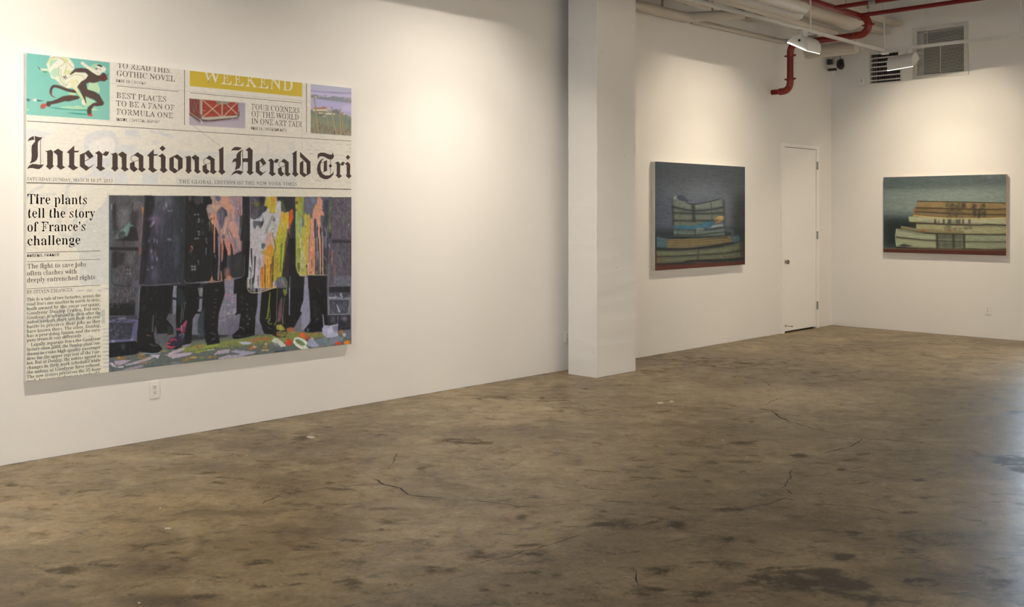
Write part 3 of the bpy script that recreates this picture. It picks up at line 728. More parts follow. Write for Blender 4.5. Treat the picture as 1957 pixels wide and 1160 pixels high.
# ------------------------------------------------------------------ power outlets
def outlet(label, loc, rz):
    t = thing('power_outlet', label, 'outlet', loc, rz, 'white wall outlets')      # local -y looks into the room
    bm = bmesh.new(); box(bm, (-.036, -.0075, -.059), (.036, 0, .059), .0025); obj('cover_plate', bm, M_PLAST, t)
    for z in (.0195, -.0195):
        bm = bmesh.new(); box(bm, (-.017, -.0105, z - .0145), (.017, -.006, z + .0145), .002); s_ = obj('socket', bm, M_PLAST, t)
        for k_ in range(3):
            bm = bmesh.new()
            if k_ == 0: box(bm, (-.0088, -.0109, z - .001), (-.0055, -.0100, z + .009))
            elif k_ == 1: box(bm, (.0055, -.0109, z + .0), (.0088, -.0100, z + .008))
            else: tube(bm, [(0, -.0109, z - .0075), (0, -.010, z - .0075)], .0034, 10)
            obj('slot', bm, M_DARK, s_)
    bm = bmesh.new(); tube(bm, [(0, -.0088, 0), (0, -.007, 0)], .003, 10); obj('screw', bm, M_STEEL, t)
    return t
outlet('white wall outlet below the large newspaper canvas', on_y(295, 744.5, WL), 0)
outlet('white wall outlet half hidden beside the pillar', on_y(1083.5, 643, WL), 0)
outlet('white wall outlet low on the back wall under the small canvas', on_x(1888, 592, LB), R(-90))
# ------------------------------------------------------------------ a small brush-and-palette kit for the painted canvases
class Paint:
    """colours of a painted surface on a fine grid; coordinates are those measured off the photograph, colours 0-255"""
    def __init__(s, x0, y0, w, h, k=1, seed=1):
        s.x0, s.y0, s.w, s.h, s.k = x0, y0, w, h, k
        s.a = np.zeros((h * k, w * k, 3)); s.r = np.random.default_rng(seed)
        s.X, s.Y = np.meshgrid(x0 + (np.arange(w * k) + .5) / k, y0 + (np.arange(h * k) + .5) / k)
        s.m = None; s.t = (0, 0, 1)
    def z(s, ox=0, oy=0, k=1): s.t = (ox, oy, k)
    def T(s, p): return [(s.t[0] + x / s.t[2], s.t[1] + y / s.t[2]) for x, y in p]
    def put(s, cov, col, sl=None):
        sl = sl or (slice(None), slice(None))
        if s.m is not None: cov = cov * s.m[sl]
        c = np.asarray(col, float)
        s.a[sl] = s.a[sl] * (1 - cov[..., None]) + c * cov[..., None]
    def box_of(s, xa, ya, xb, yb):
        k = s.k
        i0, i1 = max(0, int((ya - s.y0) * k)), min(s.h * k, int((yb - s.y0) * k) + 2)
        j0, j1 = max(0, int((xa - s.x0) * k)), min(s.w * k, int((xb - s.x0) * k) + 2)
        return (slice(i0, max(i0, i1)), slice(j0, max(j0, j1)))
    def inside(s, P, sl, soft=0):
        X, Y = s.X[sl], s.Y[sl]; acc = np.zeros_like(X); n = 3; P = np.array(P); q = np.roll(P, -1, 0)
        for a in range(n):
            for b in range(n):
                xx = X + ((a + .5) / n - .5) / s.k; yy = Y + ((b + .5) / n - .5) / s.k; c = np.zeros(X.shape, bool)
                for (x1, y1), (x2, y2) in zip(P, q):
                    if y1 == y2: continue
                    c ^= ((y1 > yy) != (y2 > yy)) & (xx < (x2 - x1) * (yy - y1) / (y2 - y1) + x1)
                acc += c
        acc /= n * n
        if soft: acc = blur(acc, soft * s.k)
        return acc
    def poly(s, pts, col, al=1, soft=0, smooth=False):
        P = s.T(pts)
        if smooth: P = curve_pts(P, True)
        xs, ys = zip(*P); m = 1 + soft * 2
        sl = s.box_of(min(xs) - m, min(ys) - m, max(xs) + m, max(ys) + m)
        if s.X[sl].size: s.put(s.inside(P, sl, soft) * al, col, sl)
    def mask(s, pts=None, soft=0):
        s.m = None
        if pts is not None: s.m = s.inside(s.T(pts), (slice(None), slice(None)), soft)
    def blob(s, x, y, rx, ry, col, al=1, p=1.0):
        (x, y), = s.T([(x, y)]); rx, ry = rx / s.t[2], ry / s.t[2]
        sl = s.box_of(x - 2.6 * rx, y - 2.6 * ry, x + 2.6 * rx, y + 2.6 * ry)
        d = ((s.X[sl] - x) / rx) ** 2 + ((s.Y[sl] - y) / ry) ** 2
        s.put(al * np.exp(-d ** p), col, sl)
    def stroke(s, pts, w0, w1, col, al=1, smooth=True, soft=.5):
        P = s.T(pts); w0, w1 = w0 / s.t[2], w1 / s.t[2]
        if smooth and len(P) > 2: P = curve_pts(P, False)
        xs, ys = zip(*P); m = max(w0, w1) + 1
        sl = s.box_of(min(xs) - m, min(ys) - m, max(xs) + m, max(ys) + m); X, Y = s.X[sl], s.Y[sl]
        if not X.size: return
        best = np.full(X.shape, 1e9); n = len(P) - 1
        for i in range(n):
            (xa, ya), (xb, yb) = P[i], P[i + 1]; dx, dy = xb - xa, yb - ya; L2 = dx * dx + dy * dy + 1e-9
            t = np.clip(((X - xa) * dx + (Y - ya) * dy) / L2, 0, 1)
            d = np.hypot(X - xa - t * dx, Y - ya - t * dy); w = w0 + (w1 - w0) * (i + t) / n
            best = np.minimum(best, d - w / 2)
        s.put(np.clip(.5 - best / (2 * soft) * 1.0, 0, 1) * al, col, sl)
    def grad(s, pts, c0, c1, ax='y', al=1, soft=0):
        P = s.T(pts); xs, ys = zip(*P); sl = s.box_of(min(xs), min(ys), max(xs), max(ys))
        u = (s.Y[sl] - min(ys)) / (max(ys) - min(ys)) if ax == 'y' else (s.X[sl] - min(xs)) / (max(xs) - min(xs))
        u = np.clip(u, 0, 1)[..., None]; s.put(s.inside(P, sl, soft) * al, np.asarray(c0) * (1 - u) + np.asarray(c1) * u, sl)
    def brush(s, pts, cols, n, ln, wd, al=.6, ang=90, jit=12, taper=True):
        """n short strokes of random colours from cols inside the polygon"""
        P = s.T(pts); xs, ys = zip(*P); keep = s.m; t = s.t
        sl = (slice(None), slice(None)); m = s.inside(P, sl); s.m = m if keep is None else m * keep; s.t = (0, 0, 1)
        for _ in range(n):
            x, y = s.r.uniform(min(xs), max(xs)), s.r.uniform(min(ys), max(ys)); A = R(ang + s.r.normal() * jit); L = ln * s.r.uniform(.4, 1.3)
            c = np.array(cols[s.r.integers(len(cols))], float) * s.r.uniform(.88, 1.12); b = s.r.normal() * .12 * L
            s.stroke([(x, y), (x + math.cos(A) * L / 2 - math.sin(A) * b, y + math.sin(A) * L / 2 + math.cos(A) * b), (x + math.cos(A) * L, y + math.sin(A) * L)],
                     wd * s.r.uniform(.6, 1.3), wd * (.2 if taper else .8), np.clip(c, 0, 255), al * s.r.uniform(.5, 1), smooth=False)
        s.m = keep; s.t = t
    def drips(s, xs, y0, y1, w, col, al=1, lean=0.0, jl=.3):
        for x in xs:
            L = (y1 - y0) * s.r.uniform(1 - jl, 1 + jl * .3); ya = y0 + s.r.uniform(-.05, .05) * (y1 - y0)
            s.stroke([(x, ya), (x + lean * L * .5 + s.r.normal() * w * .2, ya + L * .5), (x + lean * L, ya + L)], w * s.r.uniform(.7, 1.4), w * .45, np.clip(np.array(col) * s.r.uniform(.92, 1.08), 0, 255), al)
    def grain(s, amp, sx=1.0, sy=1.0):
        g = blur2(s.r.normal(size=s.a.shape[:2]), sx * s.k, sy * s.k); g /= g.std() + 1e-9
        if s.m is not None: g = g * s.m
        s.a = np.clip(s.a * (1 + amp * g[..., None]), 0, 255)
def kern(sg):
    n = max(1, int(3 * sg)); k = np.exp(-(np.arange(-n, n + 1) ** 2) / (2 * max(sg, .2) ** 2)); return k / k.sum()
def blur2(a, sx, sy):
    k = kern(sx); n = len(k) // 2; p = np.pad(a, ((0, 0), (n, n)), 'edge'); a = sum(k[i] * p[:, i:i + a.shape[1]] for i in range(len(k)))
    k = kern(sy); n = len(k) // 2; p = np.pad(a, ((n, n), (0, 0)), 'edge'); return sum(k[i] * p[i:i + a.shape[0], :] for i in range(len(k)))
def blur(a, sg): return blur2(a, sg, sg)
def curve_pts(P, closed, n=5):
    o = []; N = len(P)
    for i in range(N if closed else N - 1):
        p = [P[(i + j) % N] if closed else P[min(max(i + j, 0), N - 1)] for j in (-1, 0, 1, 2)]
        for q in range(n):
            t = q / n
            o.append(tuple(.5 * (2 * p[1][d] + (p[2][d] - p[0][d]) * t + (2 * p[0][d] - 5 * p[1][d] + 4 * p[2][d] - p[3][d]) * t * t + (3 * p[1][d] - p[0][d] - 3 * p[2][d] + p[3][d]) * t ** 3) for d in (0, 1)))
    if not closed: o.append(P[-1])
    return o

def paint_material(name, rough=.5, spec=.35):
    m = bpy.data.materials.new(name); m.use_nodes = True; nt = m.node_tree; b = nt.nodes['Principled BSDF']
    at = nt.nodes.new('ShaderNodeAttribute'); at.attribute_name = 'paint'
    tc = nt.nodes.new('ShaderNodeTexCoord'); n = nt.nodes.new('ShaderNodeTexNoise'); n.inputs['Scale'].default_value = 260
    nt.links.new(tc.outputs['Object'], n.inputs['Vector'])
    mr = nt.nodes.new('ShaderNodeMapRange'); mr.inputs[3].default_value = .94; mr.inputs[4].default_value = 1.06; nt.links.new(n.outputs['Fac'], mr.inputs[0])
    mx = nt.nodes.new('ShaderNodeMix'); mx.data_type = 'RGBA'; mx.blend_type = 'MULTIPLY'; mx.inputs[0].default_value = 1
    nt.links.new(at.outputs['Color'], mx.inputs[6]); nt.links.new(mr.outputs[0], mx.inputs[7]); nt.links.new(mx.outputs[2], b.inputs['Base Color'])
    b.inputs['Roughness'].default_value = rough; b.inputs['Specular IOR Level'].default_value = spec
    return m
def project(p):
    D = CO * p[..., 0] + SI * p[..., 1]
    return 978.5 + FPX * (SI * p[..., 0] - CO * p[..., 1]) / D, HZ - FPX * (p[..., 2] - EYE) / D
class Panel:
    """a stretched canvas on a wall: wall = 'y' (left wall) or 'x' (back wall); a is the left end seen from the room"""
    def __init__(s, wall, corners, thick):
        s.wall, s.T = wall, thick
        f = (lambda p: on_y(p[0], p[1], WL - thick)) if wall == 'y' else (lambda p: on_x(p[0], p[1], LB - thick))
        s.f = f; tl, tr, bl, br = [f(c) for c in corners]
        ax = (lambda v: v.x) if wall == 'y' else (lambda v: v.y)
        s.u0, s.u1 = (ax(tl) + ax(bl)) / 2, (ax(tr) + ax(br)) / 2
        s.z1, s.z0 = (tl.z + tr.z) / 2, (bl.z + br.z) / 2
        s.ax = ax
    def uz(s, px, py): v = s.f((px, py)); return s.ax(v), v.z
    def pos(s, u, z, lift=0.0):
        u = np.asarray(u, float); z = np.asarray(z, float)
        if s.wall == 'y': return np.stack([u, np.full_like(u, WL - s.T - lift), z], -1)
        return np.stack([np.full_like(u, LB - s.T - lift), u, z], -1)
def build_canvas(name, label, panel, paint, ref, extra, edge_mat, nx, nz, pm, edge_cols=None):
    """one thing: stretched box (sides) with its painted front as a child"""
    c = Vector(panel.pos((panel.u0 + panel.u1) / 2, (panel.z0 + panel.z1) / 2).tolist())
    if panel.wall == 'y': c.y = WL
    else: c.x = LB
    root = thing(name, label, 'painting', c)
    u = np.linspace(panel.u0, panel.u1, nx); z = np.linspace(panel.z1, panel.z0, nz)
    U, Z = np.meshgrid(u, z); P = panel.pos(U, Z)
    px, py = project(P)
    k = paint.k
    fx = np.clip((px - paint.x0) * k - .5, 0, paint.w * k - 1.001); fy = np.clip((py - paint.y0) * k - .5, 0, paint.h * k - 1.001)
    ix, iy = fx.astype(int), fy.astype(int); tx, ty = (fx - ix)[..., None], (fy - iy)[..., None]; A = paint.a
    C = (A[iy, ix] * (1 - tx) + A[iy, ix + 1] * tx) * (1 - ty) + (A[iy + 1, ix] * (1 - tx) + A[iy + 1, ix + 1] * tx) * ty
    def albedo(c, yy): return np.clip(lin(c) / lin(ref(yy)) * .80, .004, .9)
    C = albedo(C, py)
    V = (P - np.array(c)).reshape(-1, 3); Cc = C.reshape(-1, 3)
    idx = np.arange(nx * nz).reshape(nz, nx)
    F = np.stack([idx[:-1, :-1], idx[1:, :-1], idx[1:, 1:], idx[:-1, 1:]], -1).reshape(-1, 4).tolist()
    EV, EF, EC = [], [], []
    for (pts_list, col, lift) in extra:                       # flat printed shapes lying on the canvas
        loops = [[Vector((q[0], q[1], 0)) for q in L] for L in pts_list if len(L) > 2]
        if not loops: continue
        tris = tessellate_polygon(loops); flat = [q for L in loops for q in L]
        b0 = len(V) + len(EV)
        pp = panel.pos([q.x for q in flat], [q.y for q in flat], lift)
        py2 = project(pp)[1]
        EV.extend((pp - np.array(c)).tolist()); EC.extend(albedo(np.tile(np.array(col, float), (len(flat), 1)), py2).tolist())
        EF.extend([[b0 + i for i in t] for t in tris])
    if EV: V = np.concatenate([V, np.array(EV)]); Cc = np.concatenate([Cc, np.array(EC)])
    me = bpy.data.meshes.new('painted_front'); me.from_pydata(V.tolist(), [], F + EF)
    at = me.color_attributes.new('paint', 'FLOAT_COLOR', 'POINT')
    at.data.foreach_set('color', np.concatenate([Cc, np.ones((len(Cc), 1))], 1).astype(np.float32).ravel())
    link('painted_front', me, pm, root)
    bm = bmesh.new(); d = panel.T - .0006
    if panel.wall == 'y': lo, hi = Vector((panel.u0, WL - d, panel.z0)) - c, Vector((panel.u1, WL - .001, panel.z1)) - c
    else: lo, hi = Vector((LB - d, panel.u1, panel.z0)) - c, Vector((LB - .001, panel.u0, panel.z1)) - c
    box(bm, lo, hi)
    obj('stretched_edges', bm, edge_mat, root)
    return root

# ------------------------------------------------------------------ lettering
def read_glyphs(t):
    g = {}
    for ln in t.strip().split('\n'):
        ch, rest = ln[0], ln[1:]; adv, body = rest.split(';')
        g[ch] = (int(adv) / 500, [[tuple(int(v) / 500 for v in p.split(',')) for p in L.split(' ')] for L in body.split('/') if L])
    return g
SERIF = """
A218;9,0 9,9 2,10 12,15 25,37 103,233 194,17 215,10 196,9 196,0 140,0 140,9 130,11 150,15 153,23 141,27 149,33 136,66 52,66 37,24 40,16 48,11 62,9 51,9 51,0/57,80 130,80 97,160
B221;8,0 8,9 26,12 44,22 46,41 45,200 35,206 29,214 15,219 8,219 8,228 110,228 153,222 180,204 190,175 184,151 168,134 112,124 149,112 193,92 199,66 197,47 190,30 175,17 145,2 119,0/83,126 110,127 138,136 146,145 150,157 150,186 143,206 119,216 101,216 94,212 92,208 83,203/124,13 142,18 150,25 156,34 159,48 159,81 154,94 147,104 136,110 99,116 83,116 83,26 93,20 99,14 104,13
C234;128,-5 107,-4 110,1 65,21 48,36 37,52 30,71 25,92 23,114 25,136 30,157 36,175 47,192 59,206 93,217 111,226 108,231 130,233 146,231 143,227 163,220 194,218 201,219 206,224 210,233 217,233 217,154 210,154 184,203 175,214 160,220 126,222 92,210 69,173 62,113 69,57 91,23 128,12 152,13 179,22 203,41 214,53 224,44
D248;42,0 42,9 19,10 44,20 46,37 46,199 43,207 17,219 7,219 7,228 111,228 148,224 172,215 195,198 211,176 220,148 224,114 212,51 175,13 114,0/138,15 154,23 168,37 177,57 183,83 185,115 178,171 156,205 120,217 98,214 83,207 82,28 83,21 104,13
E221;7,0 7,8 26,11 44,20 46,28 65,39 65,184 46,197 45,207 42,213 8,219 8,228 199,228 199,160 192,160 188,179 173,203 159,210 138,214 97,213 92,205 92,200 83,194 83,123 110,124 121,128 130,134 136,144 144,173 124,173 124,59 144,59 140,82 132,98 120,107 83,111 83,26 93,21 100,15 131,14 157,19 169,24 179,30 200,58 206,72 215,72 201,0
F202;37,0 37,9 18,10 44,23 46,31 65,42 65,187 46,198 43,206 17,218 7,219 7,228 197,228 197,160 189,160 182,184 172,200 155,210 130,215 94,213 91,204 83,199 83,124 109,125 120,129 128,135 134,145 142,173 123,173 123,59 142,59 139,77 135,91 128,100 120,107 108,111 83,112 83,26 94,21 100,14 119,9 98,9 98,0
G254;134,-5 111,-3 119,2 100,10 61,21 48,35 37,51 30,70 25,91 24,115 26,137 30,157 37,176 47,192 60,206 93,218 112,226 107,231 129,233 146,231 145,227 164,220 200,219 210,233 218,233 218,154 210,154 187,199 181,207 172,213 144,221 126,222 93,210 69,174 63,114 65,82 71,55 82,34 96,19 113,9 138,6 158,10 176,19 179,36 179,73 177,80 150,90 165,91 165,99 223,99 223,91 240,90 217,81 215,14
H262;35,0 35,9 18,10 44,21 46,40 46,199 44,207 18,218 35,219 35,228 94,228 94,219 113,218 98,214 93,208 83,203 83,125 179,125 179,203 169,208 160,216 149,218 168,219 168,228 226,228 226,219 243,218 218,207 216,189 216,30 218,22 243,10 226,9 226,0 168,0 168,9 151,10 178,21 180,29 179,110 83,110 82,30 84,21 110,10 93,9 93,0
I130;35,0 35,9 17,10 44,21 46,28 46,203 44,209 18,218 35,219 35,228 94,228 94,219 112,218 85,209 83,203 83,32 92,27 99,15 115,10 95,9 95,0
K255;35,0 35,9 18,10 44,21 46,30 67,40 67,189 46,199 44,207 18,218 36,219 36,228 94,228 94,219 114,218 99,214 94,208 83,203 83,117 168,195 173,203 175,209 171,215 161,218 168,219 168,228 220,228 220,219 238,219 216,215 194,202 172,180 123,142 220,23 236,19 248,11 253,9 230,9 230,0 170,0 170,9 161,10 166,14 166,21 175,26 101,107 82,99 83,30 85,21 111,10 94,9 94,0
L213;8,0 8,9 26,12 44,21 46,40 46,199 44,207 18,218 37,219 37,228 96,228 96,219 117,219 100,215 94,208 83,203 83,34 92,28 97,17 117,14 146,16 169,25 179,31 199,63 204,77 214,77 201,0
M317;23,0 23,9 17,10 31,16 37,29 51,198 37,203 30,214 15,219 26,219 26,228 84,228 150,71 225,228 290,228 290,219 299,218 270,206 268,199 272,189 273,27 282,21 287,14 301,9 282,9 282,0 224,0 224,9 205,10 220,15 225,22 235,27 235,199 143,0 61,194 53,40 56,20 60,15 74,9 69,9 69,0
N247;214,-5 66,175 53,39 56,21 59,15 73,10 68,9 68,0 24,0 24,9 16,9 31,14 37,26 51,194 35,213 13,219 23,219 23,228 65,228 183,84 195,196 191,211 179,217 173,218 180,219 180,228 225,228 225,219 229,218 217,212 212,199 211,-5
O263;114,-4 99,-1 64,19 45,40 32,67 25,97 25,130 32,161 44,187 63,209 100,229 133,233 164,229 199,209 218,188 231,162 238,131 238,97 231,67 218,40 199,19 163,-1 147,-4/138,6 171,18 193,54 200,114 198,146 192,173 181,194 167,209 152,219 124,222 92,210 69,174 63,114 64,81 71,55 82,34 95,18 111,9
P209;35,0 35,9 18,10 44,21 46,40 46,199 44,207 18,218 8,219 8,228 133,227 153,224 168,220 170,214 186,199 194,178 195,166 192,148 186,133 170,120 146,105 83,103 82,30 84,21 110,10 93,9 93,0/83,115 116,116 136,120 145,126 151,136 155,148 155,180 152,193 146,203 139,210 102,215 95,212 91,205 83,199
R236;35,0 35,9 18,10 44,21 46,30 69,40 69,189 46,199 44,207 18,218 8,219 8,228 108,228 139,226 164,221 189,201 196,186 199,167 194,143 176,124 147,112 205,25 220,20 230,11 239,9 225,9 225,0 180,0 112,106 83,106 82,30 84,21 110,10 93,9 93,0/83,117 118,118 138,122 148,129 155,139 159,152 161,168 157,194 143,210 112,216 99,214 83,207
S195;21,-5 21,79 31,79 38,57 52,25 64,15 82,9 98,7 110,9 130,18 141,35 143,45 143,58 138,70 129,80 75,116 43,151 34,166 30,179 31,191 34,201 40,211 68,229 99,233 150,222 155,223 158,227 160,233 170,233 170,160 161,160 153,182 142,201 134,208 115,219 97,222 77,218 64,207 58,190 59,175 64,168 84,157 77,151 132,117 166,76 171,66 173,53 172,40 167,29 160,19 121,11 109,4 127,-1 74,-3 39,6 32,-2 31,-5
T212;75,0 75,9 57,9 84,21 87,29 86,217 58,215 42,210 31,202 18,176 14,159 5,159 5,228 205,228 205,158 197,158 188,191 175,210 143,217 123,217 123,29 125,21 144,12 153,9 135,9 135,0
U246;124,-6 111,-4 85,14 54,30 47,52 45,78 45,199 43,207 17,218 35,219 35,228 93,228 93,219 113,218 97,214 93,208 82,203 82,70 83,52 87,37 93,26 102,18 122,13 140,11 172,19 190,42 196,80 195,199 190,212 176,218 179,219 179,228 223,228 223,219 228,217 216,211 212,198 211,91 209,59 202,34 161,16 135,-4
V214;25,204 11,210 1,218 20,219 20,228 78,228 78,219 96,219 83,216 77,210 77,201 68,196 120,72 177,200 177,209 171,216 158,219 164,219 164,228 207,228 207,219 214,219 204,214 191,191 115,-6
W306;94,-5 22,204 11,209 4,217 -1,218 15,219 15,228 68,228 68,219 84,219 72,213 70,205 62,200 103,77 159,176 149,206 123,218 139,219 139,228 195,228 195,219 207,218 189,213 186,206 197,203 198,198 191,193 228,83 274,198 272,212 259,219 262,219 262,228 301,228 301,219 306,218 297,211 287,190 223,-5 225,-5 157,154 82,-5
Y213;78,0 78,9 61,10 87,21 90,89 29,203 23,210 -4,219 20,219 20,228 77,228 77,219 92,219 80,214 78,205 80,201 72,196 114,113 171,191 174,204 171,212 163,217 149,219 162,219 162,228 205,228 205,219 214,218 200,208 126,102 125,30 127,21 153,10 136,9 136,0
a172;127,-5 117,-3 114,5 97,17 68,5 59,-2 48,-4 37,-3 28,0 34,6 22,22 18,32 19,45 25,58 35,68 51,77 110,95 102,136 89,145 74,148 62,147 54,143 53,135 61,116 59,105 50,98 39,95 27,98 19,106 23,112 23,133 25,139 38,150 57,157 81,159 103,158 100,153 135,136 139,122 140,31 147,26 150,17 160,21 155,14 138,-3/79,17 106,32 102,85 74,76 58,61 52,42 53,28 58,20
b180;28,-6 27,210 11,219 16,220 16,228 63,228 73,139 95,150 101,157 110,159 132,155 128,149 150,133 157,123 163,97 163,67 156,38 142,15 112,0 110,-4 96,-5 52,14/91,7 102,9 113,15 120,25 125,39 128,57 128,99 122,125 116,134 92,140 78,135 71,126 63,121 63,19 71,10
c147;78,-5 54,0 61,5 57,13 49,23 28,34 21,47 16,75 20,105 30,130 39,140 73,155 73,158 102,158 115,155 130,142 135,123 138,117 133,108 124,103 118,102 108,105 104,112 102,125 98,127 99,134 101,136 100,143 92,147 83,148 67,142 55,124 50,94 51,71 54,53 60,38 68,28 79,21 102,19 114,21 125,27 136,36 142,30 89,-1
d185;70,-5 48,0 52,5 30,22 24,33 17,59 17,90 24,119 30,131 54,149 51,154 73,159 82,157 87,151 108,140 118,200 118,207 102,217 96,219 102,220 102,228 151,228 151,38 153,30 161,24 165,17 170,15 165,14 165,5 136,1 124,-5 110,19 85,6 80,-2/91,15 116,31 118,38 118,121 110,126 103,135 93,140 78,139 65,133 59,125 53,96 53,57 59,29 64,21 77,16
e150;77,-5 53,0 59,5 56,13 48,23 27,34 18,62 17,94 24,120 29,131 36,141 54,155 79,159 104,151 123,140 131,126 136,108 137,87 141,83 51,83 55,49 65,28 88,21 112,24 124,31 135,43 142,36 88,0/58,96 105,96 101,131 93,144 88,147 81,148 66,143 56,128 53,102
f107;28,0 28,8 13,9 24,15 25,17 32,21 33,138 29,138 29,155 33,155 34,193 38,207 69,226 69,231 87,232 111,228 120,223 125,216 129,188 122,180 112,178 102,180 95,186 93,200 99,216 95,221 84,221 71,210 67,195 67,155 81,155 81,138 67,138 67,24 69,17 90,9 79,8 79,0
g164;73,-70 37,-66 11,-46 8,-37 10,-27 19,-19 67,-13 54,-5 14,4 41,15 42,23 21,30 23,37 29,43 39,49 69,55 21,84 17,106 20,125 30,141 44,152 66,158 92,158 117,152 146,152 146,134 130,134 139,113 139,92 133,76 125,63 107,54 60,50 48,36 51,29 59,26 118,23 139,17 151,6 155,-1 126,-9 127,-18 155,-33 148,-46 111,-56 95,-64 98,-69/86,63 100,73 105,92 105,119 98,138 86,147 72,147 58,138 52,119 52,92 54,81 58,73 72,63/80,-58 109,-55 126,-47 132,-33 128,-24 119,-19 48,-17 42,-23 37,-29 36,-36 41,-47 56,-55
h190;26,0 26,8 15,9 22,13 25,16 32,21 32,206 25,211 20,217 15,219 21,220 21,228 67,228 78,133 103,148 111,156 122,159 133,153 147,135 159,106 159,22 167,17 172,10 176,9 165,8 165,0 118,0 118,8 103,8 120,10 125,17 122,124 107,135 81,134 72,128 66,118 68,22 75,17 80,10 84,9 73,8 73,0
i99;44,182 32,188 28,193 33,199 34,219 32,224 44,231 57,231 68,224 66,219 68,206 68,199 72,193 63,184 57,182/26,0 26,8 15,9 23,13 25,16 32,21 32,133 25,139 21,145 16,146 22,147 22,155 68,155 68,22 76,17 80,11 84,9 73,8 73,0
j105;46,182 35,189 31,194 36,200 37,220 35,225 46,232 60,232 71,225 69,220 71,207 71,200 75,194 66,185 60,182/10,-70 -12,-62 -25,-47 -23,-41 -24,-35 -27,-29 -22,-20 -13,-15 3,-17 11,-23 13,-36 5,-51 6,-55 15,-58 26,-55 33,-50 38,-27 38,133 30,138 24,145 19,146 24,147 24,155 73,155 73,-11 72,-29 67,-44 37,-64 36,-69
k179;26,0 26,8 15,9 23,13 25,16 32,21 32,206 25,211 21,217 16,219 22,220 22,228 67,228 67,84 118,129 122,139 120,143 114,146 104,147 116,147 116,155 159,155 160,144 148,139 103,104 165,17 182,9 170,8 170,0 123,0 123,8 108,8 118,11 118,21 124,25 81,74 66,67 68,22 75,17 80,11 84,9 73,8 73,0
l100;26,0 26,8 15,9 23,13 25,16 32,21 33,205 25,211 21,217 16,219 22,220 22,228 68,228 68,22 76,17 80,11 84,9 73,8 73,0
m277;26,0 26,8 15,9 22,13 25,16 32,21 36,133 25,138 20,145 15,146 21,147 21,155 65,155 77,132 102,147 109,156 119,159 131,156 136,146 160,131 190,146 198,156 209,159 220,153 234,135 246,106 246,22 253,17 258,10 262,9 251,8 251,0 205,0 205,8 194,9 201,13 203,17 211,22 209,124 195,135 179,134 163,128 154,119 156,22 164,17 168,10 172,9 162,8 162,0 116,0 116,8 105,9 112,13 114,17 122,22 121,123 106,135 80,134 71,128 66,118 67,22 75,17 79,11 83,9 72,8 72,0
n190;26,0 26,8 15,9 22,13 25,16 32,21 36,133 25,138 20,145 15,146 21,147 21,155 65,155 77,134 103,148 111,156 122,159 133,153 147,135 159,106 159,22 167,17 172,10 176,9 165,8 165,0 118,0 118,8 103,8 120,10 125,17 122,124 107,135 81,134 72,128 66,118 68,22 75,17 80,10 84,9 73,8 73,0
o168;70,-4 57,0 37,14 24,35 17,62 17,92 24,119 37,141 57,154 70,158 98,158 111,155 131,141 144,120 151,93 151,61 144,34 131,13 111,0 98,-4/84,6 93,7 101,12 112,32 116,77 116,103 112,123 107,135 101,143 92,148 84,149 75,148 67,143 61,135 56,122 52,103 54,41 59,25 67,12 76,7
p186;29,-70 29,-62 13,-61 24,-54 25,-50 33,-46 34,131 31,137 16,146 21,147 21,155 64,155 76,131 100,147 105,156 115,160 137,155 133,149 155,132 161,121 167,95 167,64 161,36 155,24 132,6 125,-4 113,-5 104,-3 99,4 78,16 67,-29 68,-44 76,-49 80,-57 93,-61 79,-61 79,-70/98,14 120,21 125,30 132,58 132,96 127,124 122,132 99,139 74,129 66,118 66,34 70,23 78,16
q182;107,-70 107,-61 96,-61 107,-57 118,-48 119,-42 108,14 86,4 80,-3 71,-5 49,0 53,5 31,21 24,32 18,57 18,88 25,117 39,140 69,155 71,158 85,160 108,151 129,141 153,160 154,-48 161,-53 166,-59 171,-61 157,-61 157,-70/94,15 108,24 110,28 118,34 118,135 111,144 90,147 79,146 68,140 62,131 56,117 53,100 52,58 59,30 65,22 79,16
r144;29,0 29,8 15,9 23,13 25,16 33,21 32,133 25,139 20,145 16,146 21,147 22,155 66,155 76,126 92,136 101,151 101,155 117,159 132,156 138,152 132,147 133,133 142,122 135,114 119,112 98,129 90,129 73,121 69,114 68,21 84,10 90,9 79,8 79,0
s144;66,-4 37,4 28,0 26,-4 18,-4 18,53 27,53 36,29 43,19 51,13 61,9 78,8 89,13 96,23 97,38 89,52 52,77 27,110 23,123 25,135 51,145 61,153 56,158 110,153 115,160 122,160 122,111 114,111 105,131 91,144 75,148 62,146 55,139 52,130 55,120 67,109 61,106 84,95 114,58 121,47 125,32 122,20 94,9 83,1 90,-3
t114;62,-5 50,-4 40,0 45,5 41,23 31,36 32,162 64,212 72,212 72,155 83,155 83,139 66,139 66,35 73,29 77,22 84,20 91,22 98,28 103,37 111,33 89,12 73,-1
u187;52,-4 49,9 44,19 31,32 29,131 21,137 17,144 12,146 18,147 18,155 64,155 64,37 71,32 75,23 83,18 98,19 114,25 122,33 120,132 113,137 107,145 102,146 107,147 107,155 155,155 155,28 163,23 169,17 174,16 168,15 168,6 138,1 126,-5 111,20 90,13 87,7 93,2 75,-4
v153;82,-5 30,124 23,131 14,136 8,144 4,146 17,147 17,155 64,155 64,147 78,147 70,146 66,143 65,135 58,134 85,61 121,136 118,142 109,147 109,155 145,155 145,147 147,146 136,135 133,129 120,122 70,-5
w217;68,-5 15,132 7,136 -2,146 10,147 10,155 54,155 54,147 62,146 57,141 59,129 53,126 76,63 112,118 107,133 99,138 92,146 89,147 100,147 100,155 145,155 145,147 154,145 149,143 149,132 138,131 158,71 193,138 190,144 183,147 183,155 217,155 218,147 208,134 197,129 143,-5 150,-5 111,98 63,-5
